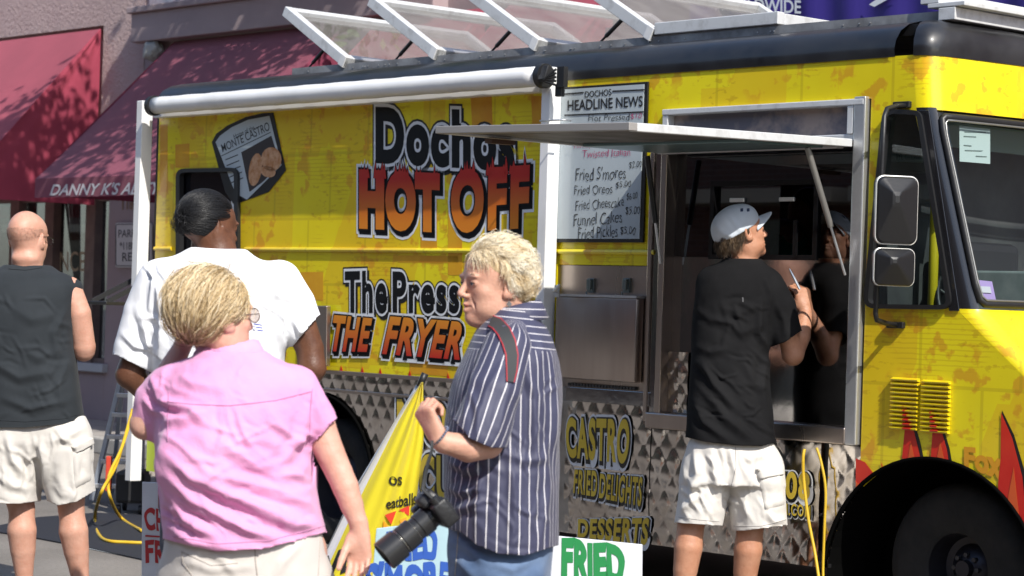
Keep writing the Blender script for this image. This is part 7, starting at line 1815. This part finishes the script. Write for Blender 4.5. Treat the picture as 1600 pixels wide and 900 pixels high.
# ---------------------------------------------------------------- the worker inside the truck
def worker():
    K = PersonKit('worker in teal shirt seen dimly through the dark serving window', 11.9, 1240)
    P = K.P; R = K.root; SKN = skin('worker_skin', (.40, .22, .15), (.33, .17, .11)); H = HeadFrame(P(1262, 335, 0), (-.9, -.5, -.5), (-.4, -.2, 1), 1.0); parts = []
    Fh = K.field(1220, 285, 1310, 400, -.2, .2, .006); head_solids(Fh, H); K.chain(Fh, [(1265, 345, 0), (1268, 380, 0)], [18, 22], .01); parts.append(Fh.mesh(1))
    Fa = K.field(1140, 330, 1300, 440, -.45, .15, .007); K.chain(Fa, [(1245, 380, -.1), (1225, 360, -.25), (1190, 352, -.34)], [16, 14, 9], .01); hand_solids(Fa, P(1190, 352, -.34), (-1, -.2, -.1), (0, .2, 1), 1); parts.append(Fa.mesh(1))
    Fl = Field((P(1240, 900)[0] - .3, P(1240, 900)[1] - .3, .28), (P(1240, 900)[0] + .3, P(1240, 900)[1] + .3, 1.85), .014); x, y = P(1240, 900)[:2]
    for q in (-.1, .1): Fl.cone((x + q, y, 1.0), (x + q, y, .42), .085, .06, .02)
    Fl.cone((x, y, 1.02), P(1250, 400), .14, .11, .03); Fl.cone(P(1250, 395), P(1266, 362), .06, .05, .03); parts.append(Fl.mesh(1)); put('body', to_mesh(*joinVF(parts)), SKN, R, True)
    Fs = K.field(1170, 360, 1310, 640, -.3, .3, .009); K.rows(Fs, [(372, 1232, 1290, .09), (392, 1205, 1300, .13), (450, 1200, 1298, .15), (600, 1200, 1296, .15)], k=0); K.chain(Fs, [(1225, 395, -.05), (1238, 378, -.15)], [22, 19], .03)
    V, F = Fs.mesh(1); put('shirt', to_mesh(V, F), cloth('teal_cotton', (.03, .30, .28)), R, True)
    Fc = K.field(1220, 280, 1310, 380, -.2, .2, .006); Fc.ell(H.p(0, -.026, .044), (.082, .100, .090), H.B, 0); V, F = Fc.mesh(1); put('hair', to_mesh(V, F), mat('dark_hair', (.02, .015, .012), .5), R, True)
worker()

# ================================================================ props
# ---- camera held by the striped woman
def dslr():
    D = 6.2; P = lambda x, y, dy: W(x, y, D) + np.array([0, dy, 0])
    t = thing('camera', 'black camera with long zoom lens hanging from the striped woman\'s hand', 'camera', P(690, 800, -.30))
    CB = mat('camera_black', (.014, .014, .015), .42, bump=.15, bscale=120); CB2 = mat('lens_black', (.02, .02, .021), .3); RG = mat('grip_rubber', (.018, .018, .018), .7)
    a, b = P(682, 788, -.32), P(612, 846, -.36); ax = nrm(b - a); L_ = np.linalg.norm(b - a); upv = nrm(np.array([-.62, -.2, .75]) - ax * (np.array([-.62, -.2, .75]) @ ax)); sd = np.cross(ax, upv)
    F_ = Field(a - .16, a + .16, .0035); B = np.array([sd, ax, upv])
    c = a - ax * .02
    g = MB(); g.box(c - sd * .062 - ax * .024 - upv * .040, sd * .124, ax * .044, upv * .072); g.box(c + sd * .040 - ax * .020 - upv * .040, sd * .036, ax * .066, upv * .074)
    q0 = [c + sd * a_ * .034 + upv * .030 + ax * b_ for a_, b_ in ((-1, -.022), (1, -.022), (1, .030), (-1, .030))]; q1 = [c + sd * a_ * .018 + upv * .062 + ax * b_ for a_, b_ in ((-1, -.016), (1, -.016), (1, .034), (-1, .034))]
    g.add(q0 + q1, [(0, 3, 2, 1), (4, 5, 6, 7), (0, 1, 5, 4), (1, 2, 6, 5), (2, 3, 7, 6), (3, 0, 4, 7)]); body = g.put('camera_body', CB, t, 35, bevel=.008, seg=3)
    rec = [(0, .030), (.012, .031), (.014, .034), (.045, .034), (.047, .031), (.060, .031), (.062, .036), (.100, .037), (.102, .034), (.108, .034), (.110, .040), (.150, .041), (L_, .041), (L_ + .002, .037), (L_ - .006, .035), (L_ - .014, .030)]
    g = MB(); n = 32; e1, e2 = sd, upv; vs = []
    for d, r in rec:
        for k in range(n): an = 2 * math.pi * k / n; rr = r * (1 + (.012 if (.014 < d < .045 or .062 <= d < .1) and k % 2 else 0)); vs.append(a + ax * d + (e1 * math.cos(an) + e2 * math.sin(an)) * rr)
    m = len(rec); g.add(vs, [(i * n + k, i * n + (k + 1) % n, (i + 1) * n + (k + 1) % n, (i + 1) * n + k) for i in range(m - 1) for k in range(n)]); ln = g.put('lens', CB2, t, 35)
    MB().prism([a + ax * (L_ - .014) + (e1 * math.cos(q) + e2 * math.sin(q)) * .031 for q in np.linspace(0, 6.283, 25)[:-1]], -ax * .002).put('front_glass', mat('front_element', (.06, .05, .05), .05, spec=1), ln)
    g = MB(); 
    for d, r in ((.104, .0350), (.061, .0320)): g.tube([a + ax * d + (e1 * math.cos(q) + e2 * math.sin(q)) * r for q in np.linspace(0, 6.283, 26)], .0012, 5, cap=False)
    g.put('ring', mat('ring_silver', (.5, .48, .42), .25, metal=.9), ln, True)
    g = MB(); g.box(c + sd * .015 + upv * .058 - ax * .01, sd * -.03, ax * .02, upv * .005); g.tube([c + sd * .055 + upv * .034, c + sd * .055 + upv * .050], .010, 12); g.tube([c - sd * .048 + upv * .030, c - sd * .048 + upv * .046], .013, 12); g.put('dial', CB2, body, 40)
    # screen on the back
    MB().box(c - ax * .0265 - sd * .035 - upv * .022, sd * .06, -ax * .003, upv * .042).put('screen', mat('screen_dark', (.03, .035, .04), .12, spec=.8), body)
    SB = mat('strap_webbing', (.03, .032, .034), .75); SR = mat('strap_red', (.42, .02, .03), .7)
    g = MB(); g.tube([c - sd * .05 + upv * .035, P(668, 748, -.34), P(674, 716, -.35), P(682, 690, -.35), P(682, 676, -.35)], [.006, .009, .008, .006, .006], 8, flat=.4); g.put('strap', SB, t, True)
    # the wide strap over her shoulder
    pts = [(768, 503), (778, 508), (788, 520), (795, 536), (799, 556), (798, 580), (796, 598)]
    A, B_, R1, R2 = [], [], [], []
    for i, (x, y) in enumerate(pts):
        w = (8, 9, 9, 9, 8, 7, 4)[i]; d2 = np.array(pts[min(i + 1, 6)]) - np.array(pts[max(i - 1, 0)]); nn = np.array([d2[1], -d2[0]]) / np.hypot(*d2)
        for lst, k in ((A, -w), (B_, w), (R1, -w - 1.4), (R2, w + 1.4)):
            # follow the front of sleeve and shoulder
            q = None
            for s_ in STRAP_ON:
                h = s_.hit(x + nn[0] * k, y + nn[1] * k, .006)
                if h is not None and (q is None or (h - CAM) @ FW < (q - CAM) @ FW): q = h
            lst.append(q if q is not None else P(x, y, -.2))
    MB().strip(A, B_).put('shoulder_strap', SB, t, True); MB().strip(R1, A).put('strap_edge', SR, t); MB().strip(B_, R2).put('strap_edge', SR, t)
_o = [o for o in bpy.data.objects if o.name.startswith('sleeve') and o.type == 'MESH' and not o.name.startswith(('sleeve_', 'sleeveless'))][0]
_mw = wloc(_o); _v = np.array([list(v.co) for v in _o.data.vertices]) + _mw; _f = np.array([list(p.vertices) for p in _o.data.polygons])
STRAP_ON = [SSURF, Surf(_v, _f)]
dslr()

# ---- pen held by the man at the window
a, b = W(1254, 452, 10.32) + [0, .10, 0], W(1239, 420, 10.32) + [0, .12, 0]
pen = thing('pen', 'silver pen held up by the man at the serving window', 'pen', a)
MB().tube([a, a + (b - a) * .75, b], [.006, .006, .0035], 8).put('pen_barrel', mat('pen_silver', (.75, .72, .66), .2, metal=.7), pen, 40)
MB().tube([b, b + (b - a) * .06], [.0025, .0008], 6).put('pen_tip', STEEL, pen)

# ---- yellow feather banner
def banner():
    D = 7.6; P = lambda x, y, dy=0.0: W(x, y, D) + np.array([0, dy, 0])
    t = thing('feather_banner', 'tall yellow and white feather banner leaning beside the striped woman', 'banner', (*P(520, 900)[:2], 0))
    L_ = [(658, 597), (640, 622), (615, 660), (585, 715), (560, 760), (530, 820), (505, 872), (480, 925)]; R_ = [(661, 597), (662, 640), (662, 690), (655, 745), (648, 800), (636, 850), (622, 900), (606, 950)]
    rows = []; n = 30
    for (xl, yl), (xr, yr) in zip([tuple(np.array([np.interp(s_, np.linspace(0, 1, 8), [q[i] for q in L_]) for i in (0, 1)])) for s_ in np.linspace(0, 1, 34)], [tuple(np.array([np.interp(s_, np.linspace(0, 1, 8), [q[i] for q in R_]) for i in (0, 1)])) for s_ in np.linspace(0, 1, 34)]):
        rows.append([P(xl + (xr - xl) * i / n, yl + (yr - yl) * i / n, .022 * math.sin(i / n * 9 + len(rows) * .05) * min(1, len(rows) / 12) + .008 * math.sin(i / n * 21)) for i in range(n + 1)])
    vs = [q for r in rows for q in r]
    def cols(i0, i1): return [(a * (n + 1) + b, a * (n + 1) + b + 1, (a + 1) * (n + 1) + b + 1, (a + 1) * (n + 1) + b) for a in range(33) for b in range(i0, i1)]
    YL = canvas('yellow_nylon', (.88, .76, .03), (.86, .70, .02), .35); WN = canvas('white_nylon', (.62, .62, .70), (.55, .55, .62), .3)
    g = MB(); g.add(vs, cols(3, n)); c = g.put('banner_cloth', YL, t, True); g = MB(); g.add(vs, cols(0, 3)); g.put('sleeve_edge', WN, t, True)
    S = Surf(np.array(vs), np.array(cols(0, n)))
    MB().tube([P(655, 604, .02), P(664, 584, .02)], .012, 8).put('pole_tip', RUBBER, t, True); MB().tube([P(658, 596, .03), P(560, 760, .06), P(470, 950, .08)], .009, 8).put('pole', ALU, t, True)
    def on(s_, q, m, nm, bold=.02, shear=0, off=.003):
        v, f = text2d(s_, bold, shear); lo, hi = text_box(s_, shear); st = (v - lo) / (hi - lo); TL, TR, BR, BL = [np.array(z, float) for z in q]; out = []
        for a_, b_ in st:
            p = BL * (1 - a_) * (1 - b_) + BR * a_ * (1 - b_) + TL * (1 - a_) * b_ + TR * a_ * b_; h = S.hit(p[0], p[1], off); out.append(h if h is not None else P(p[0], p[1], -.03))
        MB().add(out, f).put(nm, m, c, fix=False, kind='stuff')
    on('os', [(609, 745), (627, 745), (627, 758), (609, 758)], INK, 'banner_words'); on('eatballs', [(603, 780), (652, 769), (652, 788), (603, 795)], INK, 'banner_words'); on('VE', [(508, 872), (556, 850), (556, 884), (510, 906)], INK, 'banner_words', .04, .2)
    RD = mat('print_red', (.72, .05, .03), .6); OR = mat('print_orange', (.85, .35, .02), .6)
    for poly, m in (([(600, 804), (620, 798), (612, 820)], RD), ([(624, 797), (640, 790), (640, 806)], RD), ([(598, 812), (610, 826), (604, 848), (596, 838)], OR), ([(600, 838), (624, 822), (616, 856), (602, 870)], RD), ([(626, 812), (636, 808), (630, 846)], OR)):
        cpt = np.mean(poly, 0); ring = [S.hit(x, y, .004) for x, y in poly]; 
        if all(r is not None for r in ring): MB().add(ring, [tuple(range(len(ring)))]).put('print_wedge', m, c, fix=False)
banner()

# ---- hand-painted sign boards
def board(label, D, quad, col, words, ink, tilt=.12, feet=True):
    TL, TR, BR, BL = quad; P = lambda x, y: W(x, y, D)
    c = P((BL[0] + BR[0]) / 2, (BL[1] + BR[1]) / 2); ex = P(*BR) - P(*BL); ex = nrm((ex[0], ex[1], 0)); n = np.array([ex[1], -ex[0], 0]); n = n if n[1] < 0 else -n
    pl = Plane(P(*BL), ex, Z_, n); t = thing('sign_board', label, 'sign', (c[0], c[1], 0), 'hand-painted menu boards on the street')
    pts = [pl.hit(x, y) for x, y in quad]; bot = [pts[3], pts[2]]
    zb = [np.array([p[0], p[1], .02]) for p in bot]
    m = mat('board_' + ''.join(w for w in ('white' if col[0] > .5 else 'blue',)), col, .55, col2=tuple(x * .88 for x in col), nscale=5)
    MB().prism([pts[0], pts[1], zb[1], zb[0]], -n * .012).put('board', m, t, bevel=.002)
    for w, q, b, lean_ in words: text_quad(w, q, pl, .002, bold=b, shear=lean_, warp=lambda a_, b_: (a_ + .015 * math.sin(b_ * 6 + a_ * 9), b_ + .05 * math.sin(a_ * 11))).put('painted_word', ink, t, fix=False)
    MB().beam(np.array([*(pts[0] - n * .04)[:2], .0]) + ex * .03, pts[0] - n * .02 - Z_ * .03 + ex * .03, .02, .03).put('leg', mat('prop_wood', (.30, .2, .12), .8), t); MB().beam(np.array([*(pts[1] - n * .04)[:2], .0]) - ex * .03, pts[1] - n * .02 - Z_ * .03 - ex * .03, .02, .03).put('leg', mat('prop_wood', (0, 0, 0)), t)
    return t, pl
INKR = mat('red_paint', (.45, .025, .03), .5); INKG = mat('green_paint', (.015, .22, .06), .5); INKB = mat('blue_paint', (.03, .10, .42), .5)
t_, pl_ = board('white board with red hand-painted CHEESE and FRIED left of the pink woman', 9.3, [(222, 753), (330, 757), (330, 896), (224, 884)], (.68, .70, .74),
      [('F', [(249, 762), (262, 762), (262, 790), (249, 790)], .05, 0), ('CHEESE', [(226, 796), (305, 800), (305, 832), (227, 828)], .04, 0), ('FRIED', [(228, 846), (300, 850), (300, 882), (229, 878)], .04, 0)], INKR)
MB().prism([pl_.hit(x, y, .002) for x, y in ((227, 836), (300, 840), (300, 842.5), (227, 838.5))], pl_.n * .001).put('painted_rule', INKR, t_)
board('pale blue board painted FRIED S\'MORES in blue below the camera', 7.2, [(588, 826), (700, 812), (716, 950), (566, 950)], (.42, .60, .66),
      [('FRIED', [(603, 834), (680, 826), (684, 872), (606, 872)], .05, .1), ("S'MORES", [(572, 884), (722, 880), (722, 930), (576, 934)], .06, .1)], INKB)
board('white board painted FRIED in green right of the striped woman', 8.2, [(856, 836), (1004, 851), (1006, 960), (858, 960)], (.66, .68, .72), [('FRIED', [(880, 845), (974, 858), (974, 908), (880, 902)], .06, 0)], INKG)

# ---- step ladder, rolling box, cords, street pieces at the rear of the truck
def gpt(x, y): return GP(x, y)
def ladder():
    D = 15.2; P = lambda x, y, dy=0.0: W(x, y, D) + np.array([0, dy, 0]); t = thing('step_ladder', 'aluminium step ladder standing on the pavement behind the truck', 'ladder', (*P(190, 770)[:2], 0))
    zt = P(190, 585)[2]; m = mat('ladder_blue_grey', (.42, .47, .55), .35, metal=.6)
    bl, br_ = P(144, 770), P(222, 770); bl[2] = br_[2] = .02; tl, tr = P(190, 590), P(222, 592); 
    for a, b in ((bl, tl), (br_, tr)): MB().beam(a, b, .03, .07, (0, 1, 0)).put('rail', m, t, bevel=.004)
    for k in range(5):
        s_ = (.12, .32, .52, .70, .86)[k]; a, b = bl + (tl - bl) * s_, br_ + (tr - br_) * s_; MB().beam(a, b, .08, .03, (0, 0, 1)).put('step', ALU, t, bevel=.003)
    for a, b in ((bl, tl), (br_, tr)): MB().beam(a + [0.02, .65, 0], b + [0, .06, 0], .025, .04, (0, 1, 0)).put('back_leg', m, t)
    MB().box(tl + [-.02, -.03, 0], tr - tl + [.04, 0, 0], (0, .16, 0), (0, 0, .05)).put('top_step', ALU, t, bevel=.005)
ladder()
def cart():
    D = 14.6; P = lambda x, y, dy=0.0: W(x, y, D) + np.array([0, dy, 0]); c = P(206, 768); t = thing('wheeled_box', 'black wheeled box at the foot of the white awning post', 'box', (c[0], c[1], 0))
    w = 44 * D / FPX; MB().box((c[0] - w / 2, c[1] - .1, .07), (w, 0, 0), (0, .3, 0), (0, 0, .20)).put('case', mat('case_black', (.02, .02, .022), .5), t, bevel=.02)
    for x in (-.07, .07):
        for y in (-.07, .17): p = np.array([c[0] + x, c[1] + y, .03]); MB().tube([p - [.012, 0, 0], p + [.012, 0, 0]], .03, 12).put('castor', RUBBER, t, 40)
    MB().box((c[0] - .16, c[1] - .06, .14), (.035, 0, 0), (0, .05, 0), (0, 0, .22)).put('handle', mat('red_plastic', (.6, .06, .03), .5), t, bevel=.005)
cart()
YC = mat('yellow_cord', (.62, .40, .02), .5)
def cord(label, pts, r=.007, m=YC):
    P_ = [np.array(p, float) for p in pts]; out = []
    for i in range(len(P_) - 1):
        p0, p1, p2, p3 = P_[max(i - 1, 0)], P_[i], P_[i + 1], P_[min(i + 2, len(P_) - 1)]
        for t in np.linspace(0, 1, 9)[:-1]: out.append(.5 * (2 * p1 + (p2 - p0) * t + (2 * p0 - 5 * p1 + 4 * p2 - p3) * t * t + (3 * p1 - p0 - 3 * p2 + p3) * t ** 3))
    out.append(P_[-1]); o = MB().tube(out, r, 8).put('power_cord', m, None, True, label=label, cat='cord'); return center_origin(o)
h = lambda x, y, o: SIDE.hit(x, y, o)
cord('yellow power cord hanging from the serving sill past the 708 lettering', [h(1257, 702, .05), h(1255, 716, .06), h(1256, 750, .05), h(1263, 810, .05), h(1274, 868, .06), h(1283, 930, .10), GP(1290, 990) + Z_ * .01, GP(1320, 1010) + Z_ * .01])
cord('yellow power cord hanging beside the black gap by the front wheel', [h(1276, 700, .03), h(1283, 722, .03), h(1290, 765, .03), h(1288, 830, .04), h(1286, 900, .05), h(1290, 960, .1), GP(1310, 1000) + Z_ * .01], .006)
D15 = lambda x, y, d=13.4: W(x, y, d)
cord('yellow power cord looping from the truck\'s rear corner to the ground', [D15(207, 640, 14.1), D15(196, 680, 13.9), D15(180, 730, 13.7), D15(158, 770, 13.4), GP(148, 815) + Z_ * .012, GP(160, 846) + Z_ * .016, GP(200, 852) + Z_ * .016, GP(260, 853) + Z_ * .016], .010)
cord('second yellow cord running down from the rear corner to the dark patch', [D15(209, 640, 14.1), D15(190, 700, 13.8), D15(170, 745, 13.6), D15(173, 780, 13.5), GP(190, 815) + Z_ * .02, GP(222, 835) + Z_ * .02], .010)
